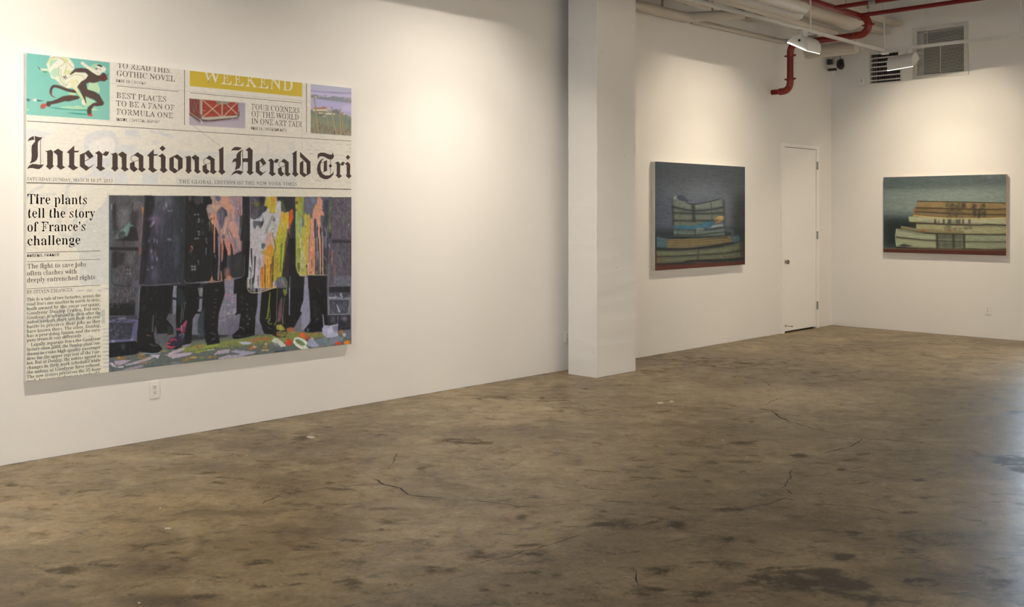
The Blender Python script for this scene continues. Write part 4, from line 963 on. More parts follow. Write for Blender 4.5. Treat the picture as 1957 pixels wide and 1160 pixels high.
x160;12,0 12,11 73,68 33,132 24,140 9,145 20,147 20,155 67,155 67,147 76,146 72,144 71,138 72,134 67,130 84,103 115,132 117,142 106,147 109,147 109,155 147,155 146,144 91,92 138,18 148,15 156,8 142,8 142,0 95,0 95,8 86,9 92,13 90,24 95,30 77,57 45,25 42,17 44,12 49,8 57,7 50,7 50,0
y150;18,-69 5,-62 11,-57 9,-50 -3,-36 2,-27 12,-21 28,-22 35,-28 38,-47 43,-49 52,-44 69,-10 77,-2 25,125 16,130 5,145 -2,147 15,147 15,155 63,155 63,147 71,146 65,141 66,130 60,128 86,59 119,137 115,145 108,147 108,155 143,155 143,147 145,146 136,135 133,129 120,121 71,-12 75,-26 70,-38 53,-48 48,-55 54,-61 41,-68
z146;38,0 38,7 92,144 53,143 36,136 26,120 22,108 13,108 16,155 107,155 107,145 55,12 91,13 102,17 111,22 119,30 130,54 138,54 134,0
0188;94,-3 75,-2 76,4 60,24 32,38 22,75 19,121 22,166 32,202 60,217 77,236 75,241 94,243 113,241 111,236 127,217 155,202 165,166 169,120 165,75 155,38 127,24 110,4 112,-2/94,18 111,21 119,30 125,45 131,91 131,150 125,195 119,209 111,218 94,221 77,218 69,209 63,195 56,150 56,91 63,45 69,30 77,21
1188;33,0 33,18 65,18 73,22 75,26 84,32 78,208 61,198 47,177 34,173 24,176 20,180 22,191 21,200 46,210 68,216 78,224 96,241 120,241 120,33 128,28 133,20 144,18 171,18 171,0
2188;12,0 13,35 97,123 115,153 120,174 120,197 113,214 94,222 87,223 62,216 56,208 53,197 52,182 54,165 34,168 27,172 23,178 19,198 24,213 52,220 59,227 36,232 58,240 87,243 110,241 106,236 144,217 154,203 156,180 150,157 126,121 43,37 128,38 140,43 147,53 152,71 172,71 171,0
3188;52,-1 31,7 23,12 28,17 24,24 15,30 12,45 13,51 24,60 38,63 40,39 46,31 68,21 86,21 119,33 126,48 128,70 127,82 123,92 117,101 106,108 64,113 64,134 83,136 99,140 108,148 115,158 119,170 119,195 113,212 93,221 77,222 56,210 52,196 52,179 56,171 32,174 24,178 19,191 19,200 22,212 50,222 67,238 64,242 86,243 109,242 104,237 123,218 154,205 156,188 155,174 150,162 143,151 133,141 112,128 140,119 136,114 153,101 160,92 163,81 164,56 161,45 156,35 148,26 120,19 112,12 135,7 104,-2 93,-3
5188;53,-1 33,7 26,12 28,18 18,30 15,44 17,50 26,58 40,60 44,42 55,26 69,21 91,22 116,35 124,50 126,74 125,89 121,102 116,111 107,118 65,123 36,118 20,124 31,240 158,240 160,179 140,179 133,199 122,203 52,203 47,141 84,146 108,144 100,138 148,114 159,96 162,74 159,48 154,37 147,28 118,20 110,14 132,8 103,-2 92,-3
6188;98,-3 82,-2 84,2 67,19 40,31 31,47 26,65 23,86 26,129 24,146 31,178 43,205 52,216 79,225 91,233 81,239 111,243 136,241 153,234 164,224 162,219 165,206 161,188 154,183 130,180 133,200 131,206 118,220 108,223 91,221 80,213 72,200 64,183 59,161 57,135 89,145 109,147 134,139 150,129 160,115 167,98 169,78 167,55 161,36 133,19 110,-1/99,19 120,25 126,32 133,57 133,91 126,114 120,121 96,127 77,121 66,114 56,110 57,81 61,58 68,40 75,28 83,21
8188;92,-3 59,1 70,5 66,12 57,20 25,29 20,39 16,61 17,75 22,87 29,97 62,105 74,114 80,121 66,129 41,148 32,158 26,170 25,192 32,212 59,220 72,234 62,239 96,243 117,241 113,236 127,226 153,214 160,200 163,184 161,172 157,161 151,152 121,145 110,137 103,130 132,110 151,100 161,89 168,77 171,63 169,44 161,28 129,14 112,4 117,-1/101,141 119,152 127,166 129,191 128,198 121,203 111,218 100,223 85,222 66,213 60,196 59,175 66,159 73,153/93,16 120,21 127,28 136,46 137,68 129,85 111,100 96,108 69,102 57,89 50,71 51,48 59,28 67,21
7188;55,0 145,203 56,203 46,201 40,196 35,169 15,169 16,240 177,240 177,223 84,0
"""
SANS = """
A240;8,0 101,254 138,254 231,0 198,0 116,239 123,239 43,0/55,71 55,99 185,99 185,71
B228;30,0 30,254 145,252 180,235 197,205 198,172 178,143 157,131 182,123 201,102 209,68 200,33 172,9 123,0/62,29 148,31 165,40 175,53 176,81 163,102 140,114 62,115/62,143 132,144 154,155 166,174 165,202 156,214 141,223 62,226
C255;103,1 75,12 52,32 35,58 24,90 20,127 24,165 35,197 52,223 75,242 103,254 152,256 186,245 214,224 232,193 236,174 204,174 187,206 146,227 111,225 92,216 75,202 62,182 54,157 54,97 63,72 75,53 92,38 112,29 158,30 187,48 204,80 236,80 224,45 201,19 170,2 153,-2
D251;48,0 48,29 136,31 159,40 177,55 189,75 200,128 190,180 177,200 160,214 138,223 47,226 47,254 147,251 176,239 200,221 217,196 227,164 231,128 227,91 217,59 199,34 175,15 145,4/62,254 62,0 30,0 30,254
E209;30,0 30,254 186,254 186,226 62,226 62,143 178,143 178,114 62,114 62,29 188,29 188,0
F205;30,0 30,254 185,254 185,226 62,226 62,139 173,139 173,111 62,111 62,0
G260;134,-3 102,1 75,13 52,32 35,58 24,90 20,127 24,165 35,197 52,223 74,242 102,254 152,256 187,245 214,222 232,192 237,174 204,174 178,213 146,227 111,225 92,216 75,202 62,182 54,157 54,97 63,72 75,53 92,38 112,29 155,29 187,47 205,80 207,101 141,100 141,128 239,128 236,71 225,45 209,25 188,9 163,0
I150;16,0 16,29 59,29 59,226 16,226 16,254 135,254 135,226 91,226 91,29 135,29 135,0
K233;52,73 52,108 182,254 224,254/30,0 30,254 62,254 62,0/186,0 94,130 114,155 224,0
L196;30,0 30,254 62,254 62,29 181,29 181,0
M314;30,0 30,254 76,254 161,24 154,24 238,254 284,254 284,0 252,0 256,229 171,0 143,0 56,229 59,229 61,0
N262;30,0 30,254 68,254 207,27 202,27 199,254 232,254 232,0 193,0 54,226 60,227 62,0
O267;133,-3 103,1 75,12 52,32 35,58 24,90 20,127 24,165 35,197 52,223 75,242 103,254 133,258 164,254 192,242 215,223 232,197 243,165 247,127 243,90 232,58 215,32 192,12 164,1/155,29 175,38 191,52 204,72 212,97 212,157 204,182 191,202 175,216 155,225 112,225 92,216 75,202 63,182 54,157 54,97 63,72 75,52 92,38 112,29
P222;30,0 30,254 144,252 166,244 183,231 202,195 202,152 183,116 166,104 144,96 55,93 55,121 134,123 159,136 171,160 167,201 148,219 116,226 62,226 62,0
R224;30,0 30,254 145,252 167,244 183,232 202,198 202,154 183,120 166,109 118,99 48,99 48,128 135,129 160,141 171,162 167,202 149,220 116,226 62,226 62,0/177,0 115,115 151,115 214,0
S223;86,-2 46,15 23,48 19,68 52,68 62,44 83,29 128,26 155,37 171,57 171,81 148,102 64,130 43,145 30,163 26,186 29,206 51,238 90,256 137,256 175,238 197,208 200,189 169,189 163,206 151,219 134,227 97,228 73,218 59,199 60,176 85,154 179,119 197,99 204,69 193,32 162,5 139,-2
T224;16,226 16,254 208,254 208,226 128,226 128,0 96,0 96,226
W343;78,0 8,254 41,254 98,20 95,20 153,254 190,254 249,20 244,20 302,254 335,254 265,0 228,0 168,237 175,237 159,161 115,0
0227;113,-3 87,0 65,12 47,31 34,57 27,89 27,165 35,197 48,223 65,242 87,254 113,258 139,254 161,242 179,223 192,197 200,165 200,89 192,57 179,31 162,12 140,0/113,25 131,28 145,37 165,72 172,127 165,182 145,218 131,227 113,230 96,227 82,218 62,182 55,127 62,72 82,37 96,28
1227;38,0 38,27 195,27 195,0/138,254 138,0 106,0 105,224 43,179 43,213 99,254
2227;32,0 32,24 155,163 159,198 146,218 112,230 86,224 69,207 64,181 33,181 43,221 72,248 112,258 153,248 181,223 191,186 179,145 133,90 76,28 195,28 195,0
6227;91,-1 55,20 34,58 34,100 51,142 126,254 161,254 90,149 117,157 158,147 185,120 194,79 184,36 155,7 135,-1/127,26 149,40 162,64 162,94 149,118 127,131 99,131 77,118 64,94 64,64 77,40 99,26
|115;71,336 71,-82 44,-82 44,336
,94;19,-60 34,36 68,36 42,-60
"""
G_SERIF, G_SANS = read_glyphs(SERIF), read_glyphs(SANS)
for g_, cap in ((G_SERIF, .456), (G_SANS, .456)):
    g_['.'] = (.16, [[(.05, 0), (.12, 0), (.12, .07), (.05, .07)]])
    g_[','] = (.16, [[(.05, 0), (.08, -.01), (.05, -.09), (.09, -.07), (.125, -.005), (.12, .07), (.05, .07)]])
    g_['-'] = (.20, [[(.02, .13), (.18, .13), (.18, .175), (.02, .175)]])
    g_["'"] = (.15, [[(.04, .38), (.07, .37), (.04, .29), (.08, .31), (.115, .375), (.11, .45), (.04, .45)]])
    g_[' '] = (.17, [])
def clip_poly(L, axis, lim, keep_less):
    o = []
    for p, q in zip(L, L[1:] + L[:1]):
        a = (p[axis] <= lim) if keep_less else (p[axis] >= lim); b = (q[axis] <= lim) if keep_less else (q[axis] >= lim)
        if a: o.append(p)
        if a != b:
            t = (lim - p[axis]) / (q[axis] - p[axis]); o.append((p[0] + t * (q[0] - p[0]), p[1] + t * (q[1] - p[1])))
    return o
def clip_panel(L, pn):
    for ax_, lim, less in ((1, pn.z1, True), (1, pn.z0, False), (0, pn.u1, True), (0, pn.u0, False)):
        if len(L) > 2: L = clip_poly(L, ax_, lim, less)
    return L
def set_line(out, pn, text, left, right, cap_px, col, font, bold=0.0, track=0.0, capu=.456):
    """one line of type from a left baseline point to a right one"""
    u0, z0 = pn.uz(*left); u1, z1 = pn.uz(right[0], right[1])
    zc = pn.uz(left[0], left[1] - cap_px)[1]; sz = (zc - z0) / capu
    adv = sum(font[c][0] + track for c in text) - track
    kx = (u1 - u0) / (adv - .02); x = u0
    zb = (z0 + z1) / 2
    for c in text:
        a, loops = font[c]
        if loops:
            for off in ((0, bold) if bold else (0,)):
                LL = [clip_panel([(x + (p[0] + off) * kx, zb + p[1] * sz) for p in L], pn) for L in loops]
                out.append((LL, col, .0006))
        x += (a + track) * kx
def set_rule(out, pn, a, b, w_px, col, vert=False):
    ua, za = pn.uz(*a); ub, zb = pn.uz(*b)
    if vert:
        h = w_px * .5 * (pn.uz(a[0] + 1, a[1])[0] - ua); um = (ua + ub) / 2
        out.append(([clip_panel([(um - h, za), (um + h, za), (um + h, zb), (um - h, zb)], pn)], col, .0006))
    else:
        h = w_px * .5 * abs(pn.uz(a[0], a[1] + 1)[1] - za); zm = (za + zb) / 2
        out.append(([clip_panel([(ua, zm - h), (ub, zm - h), (ub, zm + h), (ua, zm + h)], pn)], col, .0006))
# ------------------------------------------------------------------ the large newspaper canvas
PN = Panel('y', [(50.3, 101.5), (672, 168.3), (49.6, 730.5), (671, 657)], .045)
p = Paint(40, 90, 640, 650, 1, 3)
PAPER = (238, 226, 200)
# paper tone falls a little down the sheet with the photograph's own light; keep it even: measured colours are divided by that light
p.a[:] = np.array(PAPER)
row = np.clip((p.Y - 100) / 620, 0, 1)[..., None]
p.a = p.a * (1 - row) + np.array((210, 196, 164)) * row
GH = (212, 206, 192); GL = (206, 200, 182)
# show-through of the page behind
p.z(40, 240, 8.895)
p.poly([(95, 45), (300, 80), (520, 130), (500, 160), (440, 165), (390, 215), (100, 190)], GH, .8, .6)
p.poly([(340, 250), (385, 255), (385, 690), (340, 690)], GH, .45, .6)
p.poly([(1075, 440), (1078, 210), (1200, 130), (1330, 85), (1470, 80), (1580, 110), (1640, 200), (1660, 290), (1640, 420), (1560, 520), (1500, 700), (1250, 760), (1150, 700), (1100, 560)], GH, .8, .6, True)
p.poly([(1150, 390), (1200, 290), (1330, 230), (1440, 190), (1540, 210), (1600, 330), (1560, 470), (1420, 560), (1250, 520)], PAPER, .75, 1.2, True)
p.brush([(1150, 300), (1560, 250), (1560, 560), (1180, 520)], [GH, PAPER], 40, 4, 3, .4)
p.poly([(1480, 520), (1700, 460), (1957, 420), (1957, 330), (1700, 320), (1560, 480)], GH, .7, .8)
p.poly([(880, 1040), (960, 900), (1200, 820), (1230, 760), (1520, 770), (1580, 900), (1400, 900), (1250, 870), (1050, 900), (930, 1000)], GH, .8, .8, True)
p.poly([(1590, 900), (1640, 780), (1780, 780), (1820, 900), (1840, 1067), (1740, 960), (1640, 1000), (1600, 1067)], GH, .8, .8)
p.poly([(1770, 60), (1957, 70), (1957, 190), (1880, 190), (1780, 150)], GH, .7, .6)
p.stroke([(1640, 215), (1957, 225)], 6, 6, GH, .8)
p.z(230, 240, 8.895)
p.poly([(80, 60), (300, 75), (310, 150), (370, 200), (180, 190), (80, 150)], GH, .7, .6)
p.poly([(500, 60), (620, 110), (690, 90), (920, 180), (880, 230), (680, 160), (640, 150), (510, 110)], GH, .8, .6)
p.poly([(0, 330), (150, 350), (420, 430), (900, 440), (0, 560)], GH, .6, 1)
p.poly([(530, 240), (600, 240), (700, 290), (600, 320), (530, 320)], GH, .6, .6)
for x in range(190, 480, 40): p.stroke([(x, 240), (x + 6, 330)], 10, 6, GH, .6)
p.poly([(950, 400), (1100, 430), (1300, 460), (1700, 440), (1700, 520), (1300, 620), (950, 560)], GH, .55, 1)
p.brush([(380, 800), (1600, 800), (1600, 1000), (380, 1000)], [GH, GL, PAPER], 60, 8, 4, .35, 20, 40)
p.poly([(380, 800), (640, 830), (650, 1000), (370, 1000)], GH, .8, .8)
p.poly([(950, 900), (1300, 840), (1600, 870), (1957, 860), (1957, 1060), (950, 1060)], GL, .5, 1)
p.z(430, 260, 7.828)
p.poly([(10, 250), (600, 270), (640, 130), (655, 70), (665, 280), (950, 280), (970, 150), (1010, 60), (1040, 150), (1060, 300), (1060, 640), (10, 640)], GH, .55, .8)
p.brush([(0, 280), (900, 280), (900, 640), (0, 640)], [GL, PAPER], 50, 5, 4, .3, 60, 40)
p.poly([(0, 640), (1060, 640), (1060, 783), (0, 783)], GL, .6, 1)
p.z()
for i in range(13):                                             # columns of type on the other side of the sheet
    y = 270 + i * 7.2
    p.brush([(584, y), (671, y + 5), (671, y + 8), (584, y + 3)], [(206, 199, 184)], 16, 9, 3, .55, 4, 2, False)
p.brush([(580, 255), (620, 258), (620, 262), (580, 259)], [(206, 199, 184)], 8, 8, 2.5, .5, 4, 2, False)
p.z(30, 340, 5.275)
GB = (200, 194, 176)
p.poly([(110, 150), (260, 60), (300, 40), (280, 100), (200, 130), (150, 190), (110, 220)], GB, .6, .8)
p.poly([(200, 160), (400, 150), (420, 175), (200, 190)], GB, .6, .8)
p.stroke([(560, 50), (520, 110), (500, 300), (440, 420), (460, 560), (580, 620)], 40, 60, GB, .55)
p.stroke([(690, 270), (600, 430), (590, 560)], 40, 50, GB, .55)
p.poly([(640, 770), (620, 720), (560, 680), (580, 560), (650, 480), (720, 420), (800, 340), (880, 270), (930, 150), (944, 150), (944, 820), (944, 1050), (660, 1060)], GB, .75, 1)
p.brush([(640, 300), (940, 300), (940, 1060), (660, 1060)], [GB, (209, 202, 180)], 50, 12, 6, .3, 60, 30)
p.z(30, 540, 5.8)
p.poly([(720, 0), (1035, 0), (1035, 20), (720, 22)], GB, .8, .5)
p.brush([(640, 90), (1030, 60), (1030, 90), (640, 110)], [(178, 172, 155)], 22, 6, 4, .6, -3, 3, False)
GC = (170, 165, 150)
for (x, y, w, h) in ((265, 400, 70, 50), (360, 360, 80, 90), (440, 340, 60, 100), (510, 270, 30, 160), (570, 330, 70, 110), (650, 270, 40, 160), (700, 320, 70, 110)):
    p.stroke([(x, y + h), (x - 20, y + h * .5), (x + w * .4, y), (x + w * .7, y + h * .5), (x + w * .3, y + h)], 22, 20, GC, .55)
p.poly([(900, 330), (950, 340), (955, 300), (990, 300), (990, 450), (955, 455), (955, 370), (905, 365)], GC, .7, .5)
for i in range(11):
    y = 505 + i * 42
    p.brush([(960, y), (1030, y - 4), (1030, y + 16), (960, y + 20)], [(176, 172, 158)], 7, 8, 3.4, .6, -3, 3, False)
for i in range(9):
    y = 560 + i * 52
    p.brush([(120, y + 20), (860, y - 30), (860, y - 8), (120, y + 40)], [(172, 166, 150)], 34, 9, 3, .5, -4, 3, False)
p.z()
p.stroke([(340, 172.8), (470, 183), (593.6, 193.8), (672, 199)], 1, 1, (205, 195, 172), .8); p.stroke([(208, 159), (345, 172)], .9, .9, (208, 198, 176), .8)
p.stroke([(577, 194), (577, 362)], 1, 1, (205, 196, 175), .7); p.stroke([(369, 240), (421, 278.7)], .9, .9, (170, 163, 145), .8)
p.stroke([(341, 205), (352, 197)], 1, .8, (196, 188, 168), .7)
p.grain(.012, 1.6, .6)

# --- the tinted picture of a running horned figure carrying a woman in a pale dress
p.z(48, 98, 8.659); Q = [(22, 25), (1400, 185), (1400, 1142), (15, 1050)]
p.mask(Q)
p.poly(Q, (128, 186, 162)); p.grad(Q, (122, 184, 162), (134, 188, 162))
CRM, GRN, YEL, BLK = (228, 222, 186), (150, 196, 158), (206, 206, 128), (84, 66, 56)
p.poly([(670, 1020), (800, 1015), (1040, 1035), (1060, 1058), (860, 1045)], (70, 142, 120), .9, .3)
p.poly([(380, 920), (560, 935), (760, 960), (1040, 965), (1040, 990), (800, 975), (520, 955)], (74, 146, 122), .9, .3)
p.poly([(540, 935), (700, 905), (800, 915), (860, 890), (960, 925), (1100, 930), (1180, 950), (1205, 980), (1090, 985), (1010, 950), (880, 960), (700, 945)], (176, 206, 158), .95, .3)
p.poly([(990, 750), (1150, 830), (1110, 880), (1010, 920), (930, 880), (960, 830)], (178, 208, 160), .95)
p.poly([(1060, 515), (1140, 525), (1200, 510), (1240, 640), (1230, 690), (1150, 660), (1030, 630)], (186, 210, 158), .95, .2)
p.poly([(710, 690), (840, 680), (830, 740), (800, 770), (745, 740)], (184, 206, 150), .95)
p.poly([(200, 240), (240, 280), (280, 290), (370, 290), (385, 330), (380, 360), (300, 350), (250, 315), (215, 290)], CRM, .95)
p.poly([(270, 320), (370, 325), (375, 360), (330, 360), (285, 345)], (84, 150, 110), .9); p.poly([(200, 240), (245, 285), (275, 318), (245, 310), (215, 285)], (70, 110, 96), .9)
p.poly([(415, 75), (500, 85), (600, 95), (720, 110), (770, 160), (815, 235), (815, 290), (760, 340), (735, 385), (850, 335), (1010, 360), (1045, 400), (1000, 460), (930, 500), (880, 570), (860, 620), (760, 600), (690, 620), (560, 540), (510, 470), (430, 440), (405, 360), (380, 300), (350, 210), (390, 150)], CRM, 1, 0, False)
p.poly([(400, 110), (500, 95), (450, 170), (380, 240), (365, 200)], YEL, .6, .3); p.poly([(560, 110), (650, 95), (720, 150), (680, 230), (640, 160)], YEL, .7, .3)
p.poly([(420, 160), (540, 130), (480, 230), (400, 280)], GRN, .7, .4); p.poly([(460, 290), (560, 260), (560, 400), (480, 440), (410, 370)], GRN, .6, .5); p.poly([(680, 300), (780, 330), (730, 390), (650, 370)], YEL, .7, .3)
p.poly([(395, 295), (470, 200), (570, 130), (625, 130), (600, 190), (520, 250), (430, 310)], (232, 222, 196), 1, .1)
p.poly([(620, 400), (700, 560), (640, 570), (560, 500), (570, 380)], (214, 216, 178), .8, .4)
for s_ in ([(420, 110), (500, 100), (600, 120), (660, 180)], [(570, 250), (620, 230), (655, 190)], [(720, 200), (760, 250), (805, 275)], [(690, 240), (660, 330), (640, 380)], [(560, 260), (560, 400), (600, 500), (690, 560)], [(590, 300), (600, 420), (650, 480)], [(700, 440), (820, 390), (940, 400), (980, 450)], [(620, 560), (680, 570), (720, 500)], [(540, 500), (600, 560), (690, 610)], [(840, 470), (870, 510), (860, 540)]):
    p.stroke(s_, 7, 5, (120, 108, 80), .7)
p.poly([(735, 380), (830, 285), (920, 275), (1010, 285), (1080, 310), (1100, 345), (1180, 390), (1240, 400), (1290, 350), (1330, 370), (1350, 420), (1365, 460), (1310, 500), (1240, 490), (1200, 510), (1130, 525), (1060, 515), (1010, 540), (1030, 630), (1150, 670), (1230, 720), (1280, 810), (1308, 850), (1290, 895), (1200, 910), (1140, 905), (1100, 960), (1100, 1030), (1050, 1060), (1025, 1010), (1030, 940), (1070, 900), (1120, 860), (1190, 845), (1150, 805), (1050, 765), (1000, 745), (1010, 860), (990, 890), (960, 760), (900, 640), (860, 590), (880, 560), (930, 500), (1000, 460), (1045, 400), (1000, 350), (900, 350), (830, 345), (760, 390)], BLK, 1, .1)
p.poly([(910, 760), (880, 790), (800, 810), (720, 830), (660, 825), (540, 860), (430, 880), (410, 915), (370, 915), (345, 880), (360, 830), (440, 825), (530, 790), (620, 745), (740, 725), (860, 735)], BLK, 1, .1)
p.stroke([(830, 665), (700, 640), (560, 590), (470, 580), (430, 630), (425, 690)], 50, 40, BLK, 1); p.stroke([(420, 680), (440, 730), (500, 770)], 34, 5, (120, 70, 58), 1)
p.poly([(250, 900), (280, 870), (340, 865), (360, 900), (320, 950), (280, 955), (250, 935)], (190, 86, 70), 1, .2); p.poly([(250, 905), (290, 910), (310, 950), (275, 958), (248, 935)], (140, 110, 96), .8, .3)
p.poly([(1040, 1060), (1080, 1025), (1115, 1045), (1110, 1075), (1060, 1072)], (204, 72, 58), 1, .1); p.blob(1310, 440, 36, 34, (128, 44, 36), .9)
p.stroke([(1345, 420), (1365, 390), (1370, 360)], 14, 4, BLK); p.stroke([(1340, 460), (1372, 455)], 12, 4, BLK)
p.poly([(730, 480), (780, 455), (850, 480), (870, 520), (830, 560), (870, 620), (930, 720), (980, 800), (1005, 860), (980, 885), (940, 850), (950, 800), (900, 730), (820, 640), (760, 580)], (222, 214, 160), 1, .1)
p.poly([(850, 620), (900, 690), (970, 800), (940, 800), (870, 700)], (196, 208, 134), .9, .2); p.poly([(940, 800), (1000, 840), (1005, 880), (960, 880), (935, 850)], (232, 222, 184), 1)
p.stroke([(1000, 850), (990, 780), (985, 750)], 16, 6, BLK)
p.poly([(920, 180), (960, 170), (1000, 210), (1060, 250), (1120, 280), (1200, 330), (1240, 390), (1200, 400), (1100, 340), (1030, 290), (960, 240), (925, 210)], CRM, 1, .1)
p.poly([(1075, 250), (1150, 205), (1210, 200), (1250, 220), (1190, 300), (1120, 290)], (178, 208, 160), .95, .2)
p.poly([(1160, 300), (1190, 235), (1260, 235), (1330, 265), (1340, 310), (1310, 345), (1260, 350), (1240, 390), (1180, 350)], (232, 224, 196), 1, .1)
p.poly([(1180, 235), (1225, 215), (1280, 245), (1270, 265), (1220, 245)], (70, 62, 58), 1, .1); p.blob(1180, 290, 16, 14, (60, 40, 44), .9); p.stroke([(1200, 290), (1240, 290), (1250, 320)], 7, 5, (110, 100, 90)); p.stroke([(1180, 340), (1230, 370)], 7, 5, (150, 140, 90))
p.stroke([(640, 420), (670, 460)], 20, 8, (50, 44, 42)); p.stroke([(665, 400), (690, 450)], 12, 6, (50, 44, 42))
p.poly([(25, 780), (60, 785), (100, 800), (60, 810), (85, 840), (30, 820)], (74, 100, 92), .9); p.blob(160, 805, 32, 24, (240, 226, 206), 1, 3); p.blob(150, 800, 12, 10, (210, 120, 100), .8)
p.poly([(190, 800), (240, 805), (320, 822), (240, 828), (200, 830)], (66, 96, 88), .9); p.blob(45, 965, 22, 10, (200, 210, 190), .9, 3)
p.mask()
# --- the crossed-strap red chest
p.z(355, 180, 16.308); Q = [(112, 132), (1852, 275), (1852, 1070), (108, 965)]
p.mask(Q); p.poly(Q, (180, 164, 166)); p.grad(Q, (170, 156, 164), (186, 172, 168))
p.poly([(112, 560), (420, 840), (700, 850), (1500, 760), (1650, 740), (1650, 800), (900, 860), (560, 900), (400, 900), (108, 640)], (150, 130, 132), .8, 1.2)
RD = (162, 68, 52)
p.poly([(112, 130), (480, 165), (480, 780), (400, 740), (130, 560)], (126, 66, 56)); p.poly([(500, 170), (1640, 265), (1640, 660), (520, 720)], RD)
p.brush([(510, 170), (1640, 265), (1640, 660), (520, 720)], [(178, 84, 50), (150, 46, 40), (120, 46, 40), (176, 66, 70), (170, 96, 48)], 170, 4, 3, .7, 30, 60)
p.brush([(112, 130), (480, 165), (480, 740), (130, 560)], [(140, 64, 56), (100, 60, 50), (120, 90, 80)], 50, 7, 2, .6, 80, 12)
ST = (196, 172, 136)
for a_, b_ in (((150, 190), (250, 560)), ((260, 190), (240, 560)), ((265, 230), (380, 560)), ((390, 200), (260, 560))): p.stroke([a_, b_], 14, 12, (150, 124, 116), .8)
p.poly([(910, 205), (1390, 240), (1300, 310), (1130, 335), (1000, 310)], (150, 140, 116), 1, .3); p.brush([(910, 205), (1390, 240), (1300, 310), (1000, 310)], [(118, 110, 90), (176, 166, 140)], 40, 2, 1.4, .8, 0, 60)
for a_, b_ in (((540, 190), (1090, 690)), ((520, 720), (1000, 320)), ((1290, 330), (1620, 640)), ((1590, 270), (1170, 700))): p.stroke([a_, b_], 34, 30, ST, 1)
p.poly([(1110, 220), (1160, 224), (1160, 690), (1110, 700)], (190, 150, 120)); p.stroke([(510, 500), (600, 515)], 22, 10, (190, 176, 160))
p.poly([(430, 160), (520, 165), (510, 720), (430, 590)], (168, 146, 116)); p.poly([(478, 190), (512, 190), (505, 720), (480, 640)], (200, 190, 164), .9)
p.poly([(112, 550), (160, 570), (430, 760), (420, 830), (112, 600)], (150, 118, 96)); p.poly([(112, 600), (420, 810), (480, 850), (430, 860), (112, 640)], (84, 68, 62), .9, .2)
p.poly([(500, 730), (1620, 660), (1660, 690), (1500, 740), (720, 800), (500, 790)], (188, 180, 152)); p.poly([(480, 780), (700, 805), (1640, 720), (1640, 745), (900, 840), (520, 850)], (92, 72, 62), .95, .2)
p.poly([(410, 600), (500, 640), (490, 800), (420, 760)], (118, 90, 84)); p.poly([(1600, 640), (1680, 520), (1680, 690), (1620, 740)], (120, 104, 92)); p.poly([(1625, 260), (1690, 280), (1700, 470), (1640, 540)], (168, 158, 146), .9)
p.blob(498, 888, 44, 44, (196, 188, 160), 1, 3); p.stroke([(1450, 760), (1560, 790), (1640, 790)], 30, 20, (160, 140, 136)); p.stroke([(560, 880), (1000, 850), (1400, 790)], 16, 10, (170, 120, 130), .6)
p.mask()
# --- the hillside village behind vineyard posts
p.z(580, 150, 10.09); Q = [(138, 102), (936, 186), (926, 1108), (136, 1052)]
p.mask(Q); p.grad(Q, (196, 186, 200), (186, 176, 196))
p.poly([(138, 102), (936, 186), (936, 250), (138, 190)], (190, 188, 192), .8, 1)
for y, c_, w_ in ((235, (152, 150, 176), 26), (290, (206, 190, 208), 40)): p.stroke([(138, y), (500, y + 32), (936, y + 50)], w_, w_, c_, .8, True, 1)
p.stroke([(530, 270), (800, 290)], 24, 8, (170, 140, 160), .8)
p.poly([(138, 320), (250, 310), (400, 370), (600, 345), (800, 370), (936, 400), (936, 470), (700, 470), (400, 420), (138, 370)], (138, 138, 138), .9, .5)
p.brush([(138, 300), (936, 370), (936, 430), (138, 370)], [(128, 128, 120), (220, 214, 196), (150, 148, 140)], 50, 5, 2, .8, 10, 30)
p.poly([(138, 380), (936, 480), (936, 740), (620, 600), (138, 560)], (186, 176, 200), .9, 1); p.poly([(740, 540), (936, 500), (936, 640), (760, 620)], (212, 196, 210), .7, 1)
p.poly([(138, 600), (300, 570), (600, 640), (820, 690), (936, 760), (936, 1108), (138, 1052)], (140, 142, 112), 1, .6)
p.poly([(138, 610), (420, 690), (640, 700), (936, 800), (936, 900), (500, 800), (138, 700)], (126, 136, 118), .7, 1)
p.poly([(138, 640), (250, 690), (380, 700), (330, 720), (138, 650)], (96, 108, 92), .9, .3); p.poly([(570, 600), (650, 590), (720, 650), (680, 690), (560, 660)], (124, 118, 122), .9, .3)
for (x, y, w, h) in ((170, 560, 300, 26), (350, 545, 90, 26), (270, 640, 110, 20), (340, 715, 60, 16), (470, 615, 30, 16), (730, 655, 60, 20)):
    p.poly([(x, y + h), (x + w * .1, y), (x + w * .85, y + 4), (x + w, y + h)], (192, 112, 80), .95)
for (x, y, w, h) in ((180, 590, 280, 34), (290, 655, 90, 22), (420, 665, 190, 30), (380, 722, 50, 18), (450, 630, 50, 20), (760, 674, 46, 22)): p.poly([(x, y), (x + w, y + 5), (x + w, y + h), (x, y + h)], (224, 208, 176), .95)
p.brush([(138, 840), (300, 860), (600, 960), (926, 980), (926, 1108), (138, 1052)], [(134, 100, 82), (150, 118, 96), (110, 90, 86), (168, 140, 108)], 150, 9, 2, .8, 95, 16)
